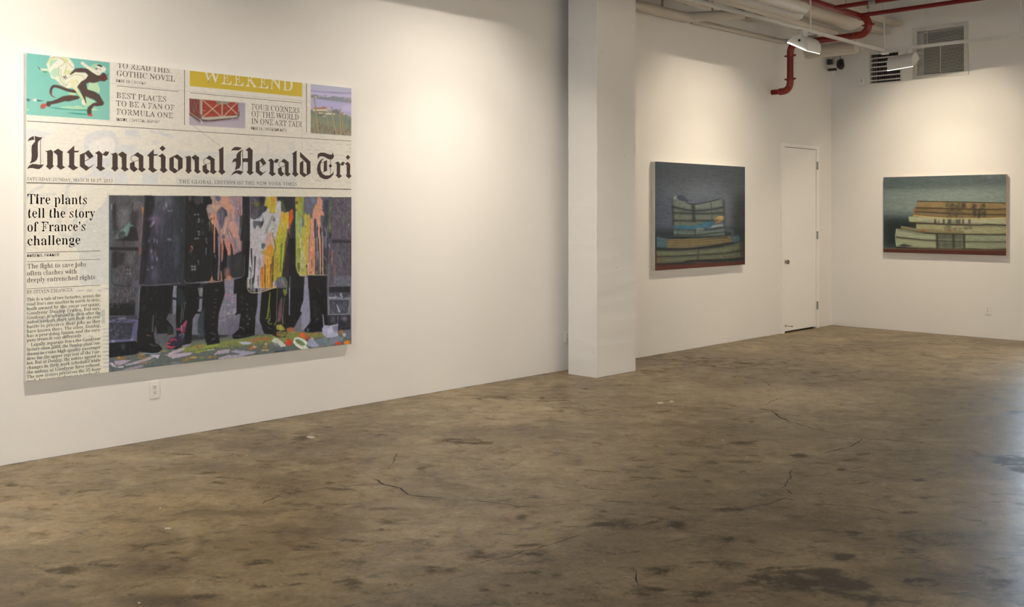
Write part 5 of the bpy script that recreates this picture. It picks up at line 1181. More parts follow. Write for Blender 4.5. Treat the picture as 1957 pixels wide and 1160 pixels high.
for pts, w_ in (([(195, 310), (215, 470), (240, 640), (275, 860), (300, 1060)], 26), ([(535, 545), (560, 690), (590, 850), (640, 1070)], 26), ([(700, 590), (712, 760), (730, 1080)], 24), ([(455, 700), (475, 830), (485, 960)], 20), ([(200, 750), (208, 1040)], 18), ([(755, 760), (765, 920), (800, 1085)], 18), ([(850, 900), (890, 1010)], 12), ([(435, 920), (450, 1050)], 14), ([(245, 790), (250, 900)], 12), ([(335, 860), (345, 960)], 12)):
    p.stroke(pts, w_ * .8, w_, (178, 158, 112), 1); p.stroke([(x + w_ * .45, y) for x, y in pts], w_ * .2, w_ * .25, (112, 92, 70), .8)
p.poly([(870, 790), (900, 800), (890, 1000), (868, 990)], (118, 122, 112), .8); p.mask()
# --- yellow banner behind the word at the top
p.z(); p.poly([(362.8, 130), (577.4, 150), (577.4, 185), (362.8, 164.3)], (212, 180, 58))

# --- the big painted picture: riot shields and boots
Q = [(208.3, 373.2), (672.5, 376.8), (672.5, 657), (208.3, 712)]
p.mask(Q); p.poly(Q, (50, 48, 48))
# pavement glimpsed between legs, and the street floor
p.grad([(330, 530), (672, 530), (672, 640), (330, 640)], (132, 126, 132), (104, 100, 104)); p.poly([(208, 600), (340, 600), (340, 660), (208, 660)], (84, 82, 82))
p.z(320, 545, 7.25); p.brush([(700, 0), (870, 0), (870, 500), (700, 500)], [(160, 140, 146), (132, 124, 130), (150, 128, 128)], 40, 8, 3, .6, 0, 15)
p.stroke([(780, 150), (870, 140)], 30, 16, (164, 116, 118), .7); p.stroke([(720, 500), (870, 450)], 20, 10, (128, 120, 128), .7)
p.z(435, 545, 7.733); p.brush([(0, 0), (160, 0), (160, 480), (0, 480)], [(150, 140, 150), (126, 120, 132), (160, 148, 152)], 40, 8, 4, .6, 0, 12)
p.stroke([(0, 150), (90, 150)], 24, 10, (164, 110, 122), .7); p.stroke([(0, 215), (130, 222)], 16, 8, (150, 100, 112), .7); p.poly([(0, 480), (180, 500), (180, 800), (0, 800)], (98, 92, 100), .8, 2)
p.z(); p.grad([(208, 672), (330, 655), (470, 640), (672, 632), (672, 712), (208, 712)], (98, 100, 82), (86, 90, 84), 'y', 1, 1.5)
p.poly([(330, 664), (470, 646), (560, 634), (640, 640), (560, 652), (430, 664), (350, 674)], (126, 126, 60), .8, 1.5)
p.brush([(208, 680), (330, 660), (672, 640), (672, 712), (208, 712)], [(112, 112, 64), (74, 80, 76), (96, 98, 92), (122, 118, 70), (68, 72, 74)], 240, 12, 2.6, .6, -7, 10)
# legs
LEG = (30, 30, 29)
p.z()
for L in ([(270, 540), (302, 540), (300, 600), (294, 640), (298, 660), (308, 668), (302, 676), (262, 672), (262, 600)], [(296, 542), (332, 544), (326, 590), (318, 610), (330, 624), (332, 636), (300, 638), (294, 600)],
          [(338, 545), (383, 540), (380, 590), (368, 610), (366, 655), (350, 662), (336, 668), (320, 664), (325, 655), (338, 648), (336, 610)], [(388, 545), (428, 530), (430, 560), (418, 600), (416, 630), (420, 655), (396, 660), (390, 640), (378, 636), (379, 610), (386, 590)],
          [(452, 540), (492, 552), (494, 580), (488, 610), (487, 640), (466, 645), (446, 648), (444, 640), (456, 630), (460, 600), (452, 600)], [(500, 556), (532, 550), (530, 640), (505, 638), (496, 612)],
          [(448, 538), (456, 540), (454, 560), (446, 562)], [(548, 500), (582, 528), (582, 560), (576, 600), (562, 626), (545, 628), (540, 560)], [(588, 528), (628, 530), (628, 625), (640, 630), (614, 634), (582, 634), (582, 628), (594, 616), (592, 580)], [(625, 560), (640, 600), (640, 632), (620, 632)]):
    p.poly(L, LEG, 1, .4)
p.z(205, 545, 6.825)
p.poly([(0, 740), (380, 730), (420, 860), (380, 900), (0, 950)], (26, 26, 27), 1, .5); p.stroke([(470, 830), (560, 800), (640, 790), (690, 830)], 70, 50, (28, 28, 29)); p.stroke([(560, 770), (620, 790), (670, 780)], 16, 8, (86, 86, 88), .7)
p.stroke([(520, 650), (570, 665)], 14, 6, (150, 90, 56), .8); p.stroke([(600, 400), (590, 600)], 16, 22, (86, 88, 86), .8); p.brush([(440, 20), (700, 20), (700, 500), (440, 640)], [(40, 42, 40), (24, 24, 24), (50, 54, 46)], 50, 10, 3, .6, 85, 15)
p.blob(205, 800, 30, 40, (64, 66, 74), .8); p.brush([(20, 780), (420, 770), (420, 900), (20, 920)], [(48, 48, 52), (28, 28, 28)], 30, 7, 3, .6, 60, 40)
p.z(320, 545, 7.25)
p.poly([(0, 560), (60, 590), (85, 650), (70, 690), (0, 700)], (40, 44, 40), 1, .3); p.stroke([(10, 700), (75, 690)], 12, 6, (150, 100, 62))
p.poly([(0, 790), (60, 735), (130, 700), (230, 680), (240, 780), (170, 840), (90, 880), (0, 885)], (46, 42, 52), 1, .2); p.poly([(130, 620), (180, 570), (260, 480), (275, 510), (240, 660), (190, 640)], (120, 60, 76), .85, .4)
for s_, c_ in (([(50, 770), (90, 745), (130, 770)], (170, 52, 66)), ([(0, 850), (60, 860), (100, 850)], (190, 66, 76)), ([(0, 810), (40, 800)], (180, 70, 80)), ([(140, 610), (180, 600)], (150, 60, 80)), ([(230, 560), (262, 500)], (160, 70, 84)), ([(210, 660), (230, 640)], (140, 40, 60))): p.stroke(s_, 30, 12, c_, .9)
p.stroke([(205, 260), (185, 520)], 10, 8, (120, 124, 120), .8); p.stroke([(250, 230), (225, 350), (215, 480)], 12, 10, (92, 98, 94), .8); p.stroke([(205, 255), (255, 250)], 8, 8, (110, 112, 108), .8); p.stroke([(195, 560), (195, 650)], 12, 8, (180, 160, 164), .8); p.stroke([(170, 690), (230, 680), (200, 740)], 34, 14, (84, 84, 100), .8)
p.poly([(130, 30), (200, 60), (230, 140), (260, 260), (160, 300), (130, 200)], (44, 54, 54), .7, 2); p.poly([(440, 420), (510, 300), (500, 600), (520, 700), (430, 720), (415, 600)], (62, 72, 72), .8, 1.5); p.poly([(420, 40), (470, 20), (480, 100), (440, 150)], (120, 124, 110), .8, .5)
p.stroke([(60, 180), (120, 190)], 34, 30, (34, 38, 42)); p.stroke([(415, 180), (470, 170)], 34, 30, (36, 40, 42)); p.stroke([(400, 380), (450, 380)], 34, 26, (26, 28, 30))
for x, y in ((680, 60), (690, 80), (665, 195), (660, 245), (660, 305), (650, 378), (640, 445), (630, 545), (610, 660), (650, 680), (680, 710)): p.stroke([(x - 18, y), (x + 18, y - 4)], 8, 5, (108, 110, 106), .75)
p.stroke([(620, 755), (660, 735)], 24, 14, (150, 152, 148), .8); p.poly([(520, 700), (720, 700), (720, 800), (620, 820), (540, 810)], (28, 28, 28), .6, 1)
p.z(435, 545, 7.733)
p.poly([(70, 740), (130, 690), (180, 640), (380, 640), (390, 740), (280, 770), (140, 795), (75, 780)], (24, 25, 25), 1, .3); p.stroke([(130, 430), (160, 390)], 30, 20, (26, 28, 28))
for x, y, r_ in ((288, 455, 12), (322, 500, 14), (300, 570, 13), (172, 750, 9), (288, 285, 10), (288, 360, 10)): p.blob(x, y, r_, r_, (120, 124, 120), .8)
p.stroke([(180, 620), (230, 640), (240, 680)], 20, 8, (84, 88, 84), .8); p.stroke([(100, 750), (260, 750), (330, 720)], 9, 6, (70, 74, 74), .7); p.brush([(180, 150), (430, 150), (400, 620), (200, 620)], [(40, 42, 42), (22, 22, 22), (56, 58, 58)], 60, 6, 3, .5, 60, 30)
p.poly([(440, 140), (495, 150), (480, 300), (465, 420), (470, 560), (430, 570), (410, 480), (440, 300)], (128, 124, 134), .9, .5)
p.poly([(510, 590), (660, 600), (660, 690), (540, 700), (515, 660)], (28, 28, 30), 1, .3); p.stroke([(590, 620), (650, 650)], 10, 6, (110, 112, 116), .7)
p.stroke([(625, 110), (610, 300), (590, 470)], 14, 24, (120, 138, 52), .9); p.stroke([(610, 300), (630, 480), (600, 560), (650, 570)], 8, 16, (128, 134, 50), .8); p.stroke([(565, 490), (620, 500), (590, 540)], 18, 10, (126, 130, 62), .8)
p.poly([(730, 0), (890, 0), (880, 300), (850, 560), (880, 700), (860, 770), (740, 770), (665, 740), (700, 560), (735, 400)], (38, 36, 36), 1, .4)
p.stroke([(735, 40), (725, 300), (720, 520)], 9, 9, (104, 118, 56), .9); p.stroke([(800, 180), (795, 380), (815, 560)], 12, 12, (104, 112, 60), .9); p.stroke([(840, 180), (820, 380), (815, 580)], 10, 9, (112, 124, 62), .8)
p.stroke([(795, 220), (770, 360), (760, 520)], 34, 44, (120, 76, 100), .75); p.blob(770, 430, 24, 60, (136, 70, 104), .7)
p.poly([(815, 60), (870, 60), (880, 110), (850, 170), (830, 130)], (140, 140, 56), .85, .6); p.poly([(720, 590), (790, 580), (830, 620), (850, 660), (790, 675), (720, 650)], (158, 146, 60), .95, .4); p.poly([(720, 690), (780, 680), (870, 690), (880, 740), (800, 770), (725, 745)], (126, 110, 58), .9, .5)
p.stroke([(690, 590), (720, 540), (760, 500)], 16, 8, (150, 130, 60), .8); p.stroke([(730, 720), (750, 750), (770, 710)], 20, 12, (176, 78, 46), .8); p.brush([(720, 680), (880, 680), (880, 770), (720, 770)], [(150, 150, 80), (60, 60, 40), (110, 120, 70)], 34, 3, 1.4, .8, 70, 40)
p.z(552, 545, 8.282)
p.poly([(240, 0), (300, 0), (320, 200), (335, 420), (330, 560), (270, 680), (200, 720), (195, 540), (215, 440), (180, 410), (200, 320), (230, 240)], (136, 130, 140), 1, .4); p.poly([(0, 0), (25, 0), (15, 480), (0, 470)], (124, 122, 130), 1, .4)
p.poly([(245, 700), (310, 640), (350, 560), (520, 560), (530, 720), (380, 750), (270, 745)], (26, 26, 28), 1, .3); p.blob(300, 710, 20, 30, (104, 116, 124), .8)
for y in range(250, 500, 34): p.stroke([(390, y), (440, y + 4)], 10, 8, (64, 64, 64), .8)
p.stroke([(360, 50), (420, 20), (500, 120)], 30, 20, (52, 54, 52), .7); p.stroke([(430, 540), (470, 520), (400, 600)], 12, 8, (88, 90, 90), .7); p.brush([(320, 0), (600, 0), (540, 640), (340, 640)], [(22, 22, 22), (38, 38, 37), (48, 48, 46)], 60, 7, 3, .5, 80, 25)
p.z()
# left shield
p.grad([(208, 373), (283, 373), (270, 545), (262, 600), (208, 604)], (84, 80, 78), (62, 60, 60)); S = [(208, 373), (278, 373), (268, 545), (262, 604), (208, 604)]
p.brush(S, [(108, 104, 100), (78, 72, 72), (58, 54, 54), (92, 88, 86), (70, 66, 70)], 320, 20, 3, .55, 82, 14)
p.poly([(208, 380), (215, 390), (214, 420), (218, 545), (208, 600)], (84, 96, 92), .7, 1.5); p.poly([(214, 390), (222, 390), (224, 440), (216, 440)], (48, 46, 46), .8, 1.5); p.stroke([(213, 392), (213, 400)], 4, 3, (128, 122, 128), .8)
p.poly([(228, 395), (250, 400), (245, 430), (228, 436)], (116, 112, 108), .6, 3); p.poly([(255, 385), (272, 385), (268, 405), (258, 400)], (118, 112, 108), .5, 3); p.poly([(250, 406), (264, 400), (266, 430), (248, 440)], (56, 52, 52), .8, 2.5)
p.poly([(264, 420), (275, 415), (274, 480), (260, 470)], (100, 84, 86), .8, 2); p.stroke([(274, 398), (274, 415)], 4.5, 3, (190, 118, 52), 1); p.stroke([(273, 412), (271, 440), (268, 462)], 3, 3, (120, 92, 90), .8)
p.z(205, 368, 12.608)
p.poly([(190, 1130), (235, 1030), (290, 940), (400, 850), (480, 770), (545, 690), (560, 770), (640, 790), (550, 830), (545, 900), (520, 1000), (480, 1070), (420, 1020), (330, 1060), (250, 1090)], (104, 128, 116), .95, .5)
p.poly([(290, 950), (400, 920), (430, 1000), (320, 1070), (240, 1080)], (58, 60, 56), .9, .6); p.poly([(550, 830), (700, 840), (760, 1160), (200, 1160), (470, 1060), (530, 920)], (40, 39, 38), .9, 1); p.stroke([(395, 920), (460, 905)], 18, 8, (130, 148, 138))
p.z(205, 455, 12.208)
p.poly([(60, 205), (720, 215), (730, 290), (60, 280)], (38, 37, 36), .9, .6); p.stroke([(120, 215), (690, 212)], 9, 9, (74, 72, 70), .8); p.poly([(130, 300), (260, 300), (240, 700), (120, 700)], (40, 38, 37), .8, 1.5); p.poly([(260, 330), (430, 330), (400, 520), (300, 640), (230, 600)], (44, 42, 41), .8, 2)
p.poly([(470, 330), (620, 350), (620, 600), (480, 620), (430, 480)], (92, 90, 87), .7, 2.5); p.stroke([(380, 660), (370, 760), (300, 900)], 40, 60, (96, 84, 84), .6); p.poly([(130, 900), (330, 900), (470, 980), (330, 1080), (140, 1060)], (82, 80, 78), .7, 2)
p.stroke([(115, 300), (110, 900), (150, 1080), (520, 1110), (700, 960)], 22, 22, (42, 38, 38), .7); p.stroke([(770, 250), (760, 400)], 40, 20, (140, 70, 62), .9); p.stroke([(785, 260), (775, 370)], 20, 16, (150, 100, 90), .9)
p.poly([(740, 440), (830, 440), (790, 1160), (700, 1160)], (80, 80, 86), .9, .6); p.poly([(590, 1000), (740, 960), (740, 1160), (560, 1120)], (92, 86, 98), .8, 1); p.stroke([(735, 1090), (730, 1160)], 16, 16, (130, 140, 150), .8)
for x, y in ((468, 737), (528, 735), (465, 828), (528, 828)): p.blob(x, y, 17, 15, (150, 146, 142), .85)
p.z(205, 545, 6.825)
p.brush([(25, 0), (380, 0), (350, 240), (25, 240)], [(100, 94, 92), (84, 80, 80), (112, 104, 104), (70, 66, 66)], 110, 9, 2.4, .55, 80, 20); p.poly([(25, 240), (360, 230), (370, 400), (25, 410)], (33, 34, 32), .95, 1.5); p.brush([(25, 190), (350, 190), (350, 300), (25, 300)], [(48, 50, 46), (86, 84, 80), (34, 34, 32)], 60, 7, 1.5, .8, -80, 12)
p.poly([(380, 0), (432, 0), (405, 440), (360, 440)], (82, 82, 88), .9, .6); p.stroke([(420, 60), (405, 430)], 10, 10, (120, 126, 128), .7); p.blob(395, 200, 20, 40, (104, 82, 68), .7)
p.poly([(20, 400), (390, 395), (390, 450), (20, 450)], (62, 58, 64), 1, .4); p.stroke([(20, 405), (240, 405)], 8, 8, (120, 118, 118), .8); p.stroke([(140, 435), (240, 430)], 16, 16, (124, 124, 130), .9)
p.poly([(20, 445), (405, 445), (400, 560), (360, 725), (20, 755)], (92, 88, 108), 1, .3); p.poly([(20, 490), (345, 490), (310, 700), (20, 715)], (52, 52, 56), 1, .4)
p.brush([(28, 500), (335, 500), (305, 690), (28, 705)], [(112, 112, 124), (86, 90, 98), (64, 64, 72)], 95, 5, 1.3, .8, 70, 25); p.brush([(28, 445), (400, 445), (380, 490), (28, 490)], [(104, 98, 124), (48, 46, 50)], 20, 6, 3, .6, 2, 8)
p.blob(75, 730, 18, 10, (170, 168, 176), .8); p.blob(320, 705, 12, 10, (160, 158, 166), .8)
# second shield (dark, glossy)
p.z(); S = [(283, 373), (372, 373), (360, 541), (300, 544), (268, 543), (276, 470)]
p.grad([(276, 373), (372, 373), (372, 546), (266, 546)], (60, 62, 64), (50, 50, 54)); p.poly([(278, 373), (298, 373), (288, 440), (278, 543), (266, 543), (274, 470)], (38, 37, 37), .95, 1.5)
p.grad([(296, 373), (322, 373), (316, 430), (290, 430)], (92, 90, 92), (70, 70, 76), 'y', .9, 2); p.brush(S, [(58, 60, 64), (48, 50, 54), (66, 64, 70), (44, 46, 50)], 160, 22, 4, .5, 90, 4)
p.poly([(340, 373), (368, 373), (362, 540), (345, 540)], (46, 49, 49), .7, 3); p.poly([(333, 450), (342, 450), (342, 500), (334, 520)], (72, 84, 90), .5, 2.5)
for (x, y, rx, ry, c_) in ((318, 392, 2, 6, (150, 148, 160)), (313, 398, 2, 4, (132, 122, 136)), (293, 418, 9, 5, (118, 100, 122)), (300, 424, 4, 14, (100, 86, 104)), (300, 440, 3, 10, (96, 82, 98)), (309, 430, 3, 30, (86, 80, 90)), (291, 428, 1.6, 3, (170, 160, 166)), (294, 425, 1.4, 3, (180, 170, 176)), (288, 432, 1.6, 2, (150, 146, 150)),
                           (322, 380, 2, 10, (100, 92, 104)), (289, 480, 2.4, 4, (140, 124, 160)), (291, 492, 3, 7, (104, 86, 116)), (297, 485, 1.6, 6, (128, 92, 80)), (300, 495, 1.8, 4, (150, 138, 160)), (291, 511, 1.8, 2.4, (170, 158, 160)), (283, 515, 1.6, 2, (110, 102, 118)), (296, 525, 8, 16, (84, 76, 90)), (300, 461, 1.4, 4, (140, 130, 150)), (295, 460, 1.2, 4, (130, 126, 136)), (285, 460, 1.6, 4, (96, 90, 104)),
                           (325, 385, 5, 12, (96, 94, 100)), (347, 440, 1.4, 3, (92, 96, 96)), (362, 380, 3, 8, (110, 90, 90)), (372, 385, 6, 10, (92, 80, 82))): p.blob(x, y, rx, ry, c_, .8)
p.z(320, 368, 12.608)
for x, y in ((30, 440), (90, 440), (20, 1125), (70, 1130)): p.blob(x, y, 24, 22, (150, 144, 142), .9); p.blob(x, y + 4, 10, 10, (96, 92, 92), .8)
p.z(); p.stroke([(268, 545), (290, 545.5), (320, 543), (345, 541)], 1.4, 1.2, (116, 108, 108), .9); p.stroke([(316, 460), (329, 461), (331, 464)], .8, .8, (90, 88, 90), .6)
# third shield (black, salmon paint)
S = [(355, 373), (466, 373), (468, 510), (464, 524), (452, 530), (400, 537), (358, 541), (352, 536)]
p.poly(S, (36, 36, 35)); p.brush(S, [(30, 30, 29), (42, 43, 42), (52, 52, 50), (38, 40, 40)], 150, 22, 4, .5, 90, 4)
p.z(320, 368, 12.608)
p.poly([(500, 80), (590, 80), (580, 180), (520, 210)], (106, 84, 80), .7, 1); p.poly([(620, 80), (860, 80), (850, 260), (720, 300), (640, 220)], (78, 68, 70), .8, 1.5); p.stroke([(830, 90), (840, 240)], 24, 24, (88, 84, 98), .8)
for x, y in ((665, 530), (738, 528), (760, 640), (758, 695), (757, 945), (757, 1010), (672, 1108), (735, 1104)): p.blob(x, y, 22, 20, (160, 156, 150), .9)
p.blob(845, 690, 36, 50, (62, 78, 58), .7); p.blob(850, 970, 40, 50, (60, 72, 54), .7)
SAL, SAL2, MAU = (196, 142, 118), (204, 136, 104), (150, 128, 136)
p.poly([(1030, 80), (1513, 80), (1513, 1160), (1230, 1160), (1250, 1010), (1180, 850), (1120, 780), (1060, 740), (1000, 640), (960, 480), (940, 380), (980, 290), (1070, 280), (1080, 200), (1040, 130)], (172, 140, 126), 1, .5)
p.poly([(960, 300), (1090, 290), (1090, 420), (1010, 500), (950, 420)], (168, 146, 130), .9, .6); p.poly([(1100, 310), (1240, 300), (1230, 400), (1180, 480), (1110, 430)], (192, 150, 116), .9, .8)
p.poly([(1150, 90), (1290, 90), (1290, 190), (1220, 210), (1160, 160)], (96, 94, 116), .95, .6); p.poly([(1290, 90), (1513, 90), (1513, 400), (1380, 430), (1300, 300)], (204, 146, 116), .9, 1)
p.poly([(1220, 420), (1310, 340), (1420, 420), (1440, 580), (1380, 640), (1340, 820), (1290, 890), (1230, 700), (1190, 600), (1190, 480)], (92, 88, 98), .95, .6); p.poly([(1310, 350), (1430, 450), (1440, 580), (1380, 620), (1390, 480)], (62, 58, 68), .8, .6)
p.poly([(1200, 500), (1250, 500), (1260, 800), (1230, 820)], (128, 116, 128), .7, .6); p.poly([(1020, 560), (1100, 500), (1180, 540), (1190, 720), (1130, 800), (1070, 700)], (206, 140, 104), .95, .5)
p.blob(1130, 620, 12, 40, (110, 70, 44), .9); p.poly([(960, 480), (1020, 480), (1060, 520), (1000, 620)], (130, 116, 104), .8, .6)
p.drips([1128, 1140], 760, 1400, 26, SAL2, 1, -.01); p.drips([1075, 1010], 720, 980, 22, (170, 140, 112), .95, .03); p.stroke([(1180, 820), (1220, 960), (1240, 1060)], 30, 14, (176, 132, 118), .9)
p.stroke([(1050, 640), (1000, 720), (940, 780)], 60, 10, (72, 68, 78), .7); p.stroke([(1250, 640), (1262, 900), (1240, 1060)], 14, 14, (104, 82, 82), .7); p.stroke([(1330, 480), (1320, 640), (1300, 800)], 12, 10, (150, 140, 140), .6)
p.stroke([(1420, 600), (1380, 900), (1340, 1000)], 60, 40, (196, 150, 130), .8); p.stroke([(1460, 700), (1440, 940), (1500, 1150)], 20, 26, (130, 110, 110), .7); p.poly([(1330, 1000), (1380, 1020), (1400, 1160), (1320, 1160)], (90, 88, 96), .8, .6)
p.z(435, 368, 12.608)
p.poly([(0, 95), (360, 95), (365, 500), (345, 760), (300, 1160), (0, 1160)], (172, 140, 128), 1, .5); p.poly([(150, 100), (330, 100), (320, 420), (250, 400), (180, 480), (130, 300)], (152, 130, 140), .9, 1); p.poly([(160, 480), (240, 470), (290, 720), (280, 860), (180, 700)], (138, 124, 138), .9, .8)
p.poly([(0, 130), (60, 300), (180, 350), (140, 640), (60, 480), (0, 430)], (204, 142, 118), .8, 1); p.poly([(60, 680), (180, 700), (250, 900), (300, 1160), (160, 1160), (60, 980)], (198, 146, 124), .8, 1); p.poly([(240, 130), (300, 130), (300, 280), (250, 340)], (178, 132, 100), .8, .6)
p.stroke([(80, 400), (70, 500), (90, 560)], 20, 14, (150, 110, 104), .8); p.stroke([(245, 430), (275, 540), (270, 560)], 20, 12, (92, 56, 52), .9); p.stroke([(300, 300), (305, 520)], 16, 22, (104, 74, 84), .8); p.poly([(290, 560), (360, 540), (350, 760), (340, 900), (290, 880)], (66, 62, 58), .9, .8)
p.poly([(280, 860), (340, 860), (300, 1160), (260, 1000)], (76, 80, 90), .8, 1)
for a_, b_ in (((0, 940), (70, 1160)), ((40, 900), (150, 1160)), ((100, 1000), (180, 1160))): p.stroke([a_, b_], 22, 18, (116, 92, 98), .7)
p.z(320, 455, 12.208)
p.poly([(1180, 0), (1465, 0), (1465, 420), (1400, 350), (1330, 130), (1310, 0)], (176, 132, 118), 1, .6)
p.drips([1100], 0, 330, 26, (186, 128, 98), 1, -.005, .1); p.drips([1200, 1215], 0, 980, 50, (130, 116, 124), .95, -.02, .1); p.drips([1250, 1270], 0, 560, 40, (200, 134, 106), .95, .03, .2); p.drips([1270], 130, 330, 26, (150, 78, 40), .95, 0, .1)
p.poly([(1310, 140), (1400, 300), (1400, 640), (1360, 760), (1290, 660), (1300, 400)], (35, 35, 34), 1, .6); p.stroke([(1400, 60), (1440, 240), (1465, 390)], 70, 50, (196, 134, 110), .9); p.stroke([(1410, 400), (1400, 700)], 24, 20, (112, 106, 110), .8); p.poly([(1420, 400), (1465, 420), (1465, 700), (1420, 700)], (80, 82, 88), .9, 1)
p.poly([(1340, 700), (1465, 690), (1465, 990), (1370, 990), (1330, 850)], (150, 108, 96), .8, 2); p.blob(1440, 930, 50, 50, (196, 126, 92), .9); p.stroke([(1250, 780), (1262, 980)], 26, 34, (190, 128, 88), .95); p.stroke([(1180, 820), (1190, 970)], 30, 40, (128, 110, 116), .8)
p.stroke([(1040, 880), (1030, 1010)], 14, 90, (176, 118, 84), .95); p.stroke([(1035, 700), (1035, 900)], 8, 10, (92, 84, 70), .6)
p.stroke([(560, 190), (580, 240), (555, 300)], 30, 18, (186, 112, 84), .95); p.stroke([(520, 290), (495, 350)], 16, 8, (110, 96, 80), .8); p.stroke([(555, 300), (550, 380)], 14, 8, (110, 96, 80), .8); p.stroke([(530, 220), (530, 260)], 24, 20, (90, 34, 28), .9)
for x, y in ((575, 665), (640, 662), (580, 735), (642, 728)): p.blob(x, y, 24, 24, (166, 164, 162), .9)
for s_ in ([(910, 0), (905, 60), (925, 120)], [(905, 230), (895, 390)], [(715, 520), (730, 620)], [(1110, 400), (1120, 460)]): p.stroke(s_, 24, 16, (122, 122, 126), .8)
p.stroke([(400, 980), (430, 1040), (520, 1050), (900, 1030), (1100, 1010), (1330, 1000), (1465, 985)], 14, 14, (124, 116, 114), .9); p.stroke([(1080, 1025), (1250, 1005)], 18, 18, (196, 160, 130), .8); p.poly([(430, 1070), (1290, 1030), (1290, 1160), (430, 1160)], (30, 31, 30), .8, .5)
p.z(435, 455, 12.208)
p.poly([(0, 0), (300, 0), (320, 300), (260, 320), (150, 400), (100, 360), (0, 400)], (156, 124, 120), .95, 1.2); p.poly([(250, 20), (340, 60), (310, 330), (230, 260), (180, 60)], (172, 140, 128), .8, 1.5); p.stroke([(170, 60), (200, 200), (260, 320)], 50, 60, (120, 110, 118), .7)
p.stroke([(30, 120), (20, 380)], 70, 40, (206, 128, 104), .95); p.stroke([(110, 150), (150, 380)], 60, 24, (186, 122, 110), .9); p.stroke([(75, 150), (100, 300), (90, 520)], 30, 70, (52, 44, 46), .95)
p.poly([(60, 400), (150, 400), (320, 330), (395, 500), (390, 800), (340, 900), (160, 940), (100, 860), (60, 700)], (50, 50, 50), .95, 1.5); p.poly([(170, 440), (300, 400), (290, 760), (180, 780)], (62, 61, 60), .7, 2); p.poly([(0, 440), (70, 440), (60, 760), (0, 760)], (64, 60, 66), .9, 1)
p.blob(40, 930, 60, 50, (190, 132, 104), .95); p.blob(0, 740, 40, 50, (128, 98, 90), .8)
p.stroke([(0, 1000), (150, 955), (300, 915), (370, 870), (398, 780), (400, 400)], 12, 8, (120, 120, 120), .85); p.poly([(410, 0), (520, 0), (470, 1160), (150, 1160), (150, 970), (330, 920), (400, 850)], (32, 32, 31), 1, .4)
# fourth shield (white and yellow paint)
p.z(435, 368, 12.608)
p.poly([(365, 95), (530, 95), (520, 1160), (300, 1160), (340, 900), (360, 600)], (42, 43, 44), 1, .6); p.stroke([(405, 300), (405, 1100)], 12, 14, (58, 60, 62), .7)
p.poly([(540, 95), (1240, 95), (1310, 95), (1480, 480), (1480, 1160), (540, 1160)], (186, 176, 168)); p.poly([(545, 95), (920, 95), (890, 300), (870, 480), (790, 580), (640, 660), (545, 600)], (72, 68, 74), 1, .8)
p.poly([(560, 95), (720, 95), (700, 240), (560, 300)], (84, 78, 88), .9, 1); p.poly([(760, 100), (900, 100), (870, 280), (780, 350)], (48, 46, 50), .9, 1); p.blob(700, 280, 70, 70, (118, 114, 52), .9); p.poly([(600, 380), (760, 380), (720, 640), (560, 600)], (94, 92, 94), .8, 1.5)
p.stroke([(650, 170), (655, 190)], 30, 20, (150, 130, 134), .9); p.stroke([(565, 245), (700, 240)], 6, 6, (120, 112, 118), .8)
p.poly([(940, 95), (1180, 95), (1180, 300), (1150, 500), (1010, 500), (980, 380), (890, 310)], (190, 168, 62), 1, .6); p.poly([(1060, 95), (1180, 95), (1170, 250), (1110, 300)], (204, 150, 72), .9, 1); p.poly([(880, 320), (960, 340), (930, 440), (870, 480)], (52, 54, 50), .95, .6)
p.poly([(1180, 95), (1513, 95), (1513, 430), (1380, 490), (1290, 440), (1280, 200), (1200, 210)], (48, 50, 50), 1, .5); p.poly([(1280, 130), (1330, 200), (1420, 480), (1310, 460)], (110, 114, 68), .7, 1.2)
p.poly([(830, 500), (900, 470), (1000, 380), (1010, 500), (1150, 530), (1180, 300), (1230, 190), (1290, 230), (1280, 500), (1200, 900), (1100, 1160), (540, 1160), (560, 680), (640, 660), (780, 640), (860, 570)], (192, 184, 178), 1, .5)
p.poly([(610, 680), (830, 690), (870, 580), (880, 700), (820, 830), (790, 880), (720, 780), (650, 890), (620, 820)], (92, 98, 100), 1, .5); p.poly([(830, 690), (870, 720), (820, 840), (800, 760)], (64, 48, 42), .9, .4); p.stroke([(680, 640), (800, 600), (870, 560)], 20, 24, (148, 156, 160), .9)
p.poly([(1000, 700), (1060, 560), (1120, 540), (1150, 640), (1130, 720), (1080, 640), (1040, 760), (930, 1000), (880, 1010), (920, 880)], (140, 140, 128), .85, .8); p.poly([(1060, 720), (1150, 720), (1140, 870), (1070, 860)], (176, 178, 152), .9, .6); p.poly([(1080, 640), (1140, 620), (1150, 690), (1090, 700)], (104, 106, 98), .8, .6)
p.stroke([(1070, 880), (1140, 880)], 18, 14, (96, 90, 88), .8); p.stroke([(1110, 960), (1080, 1020), (1110, 1100), (1120, 1150)], 14, 26, (120, 76, 54), .9); p.poly([(960, 960), (1070, 920), (1040, 1160), (930, 1160)], (196, 148, 122), .9, 1)
p.poly([(1290, 450), (1390, 490), (1470, 490), (1480, 600), (1430, 900), (1410, 1160), (1160, 1160), (1210, 900), (1270, 640)], (190, 168, 60), 1, .6); p.poly([(1290, 460), (1380, 500), (1360, 660), (1280, 700)], (206, 150, 74), .9, 1); p.poly([(1390, 500), (1480, 500), (1470, 700), (1380, 850), (1350, 700)], (206, 172, 54), .9, .8)
p.poly([(1290, 720), (1350, 720), (1340, 860), (1290, 830)], (196, 182, 130), .8, 1); p.poly([(1200, 920), (1420, 900), (1400, 1160), (1170, 1160)], (180, 168, 58), .8, 1.5); p.poly([(1480, 420), (1513, 400), (1513, 820), (1480, 860), (1490, 600)], (200, 92, 40), 1, .5); p.poly([(1440, 880), (1513, 840), (1513, 1160), (1420, 1160)], (66, 54, 48), 1, .8)
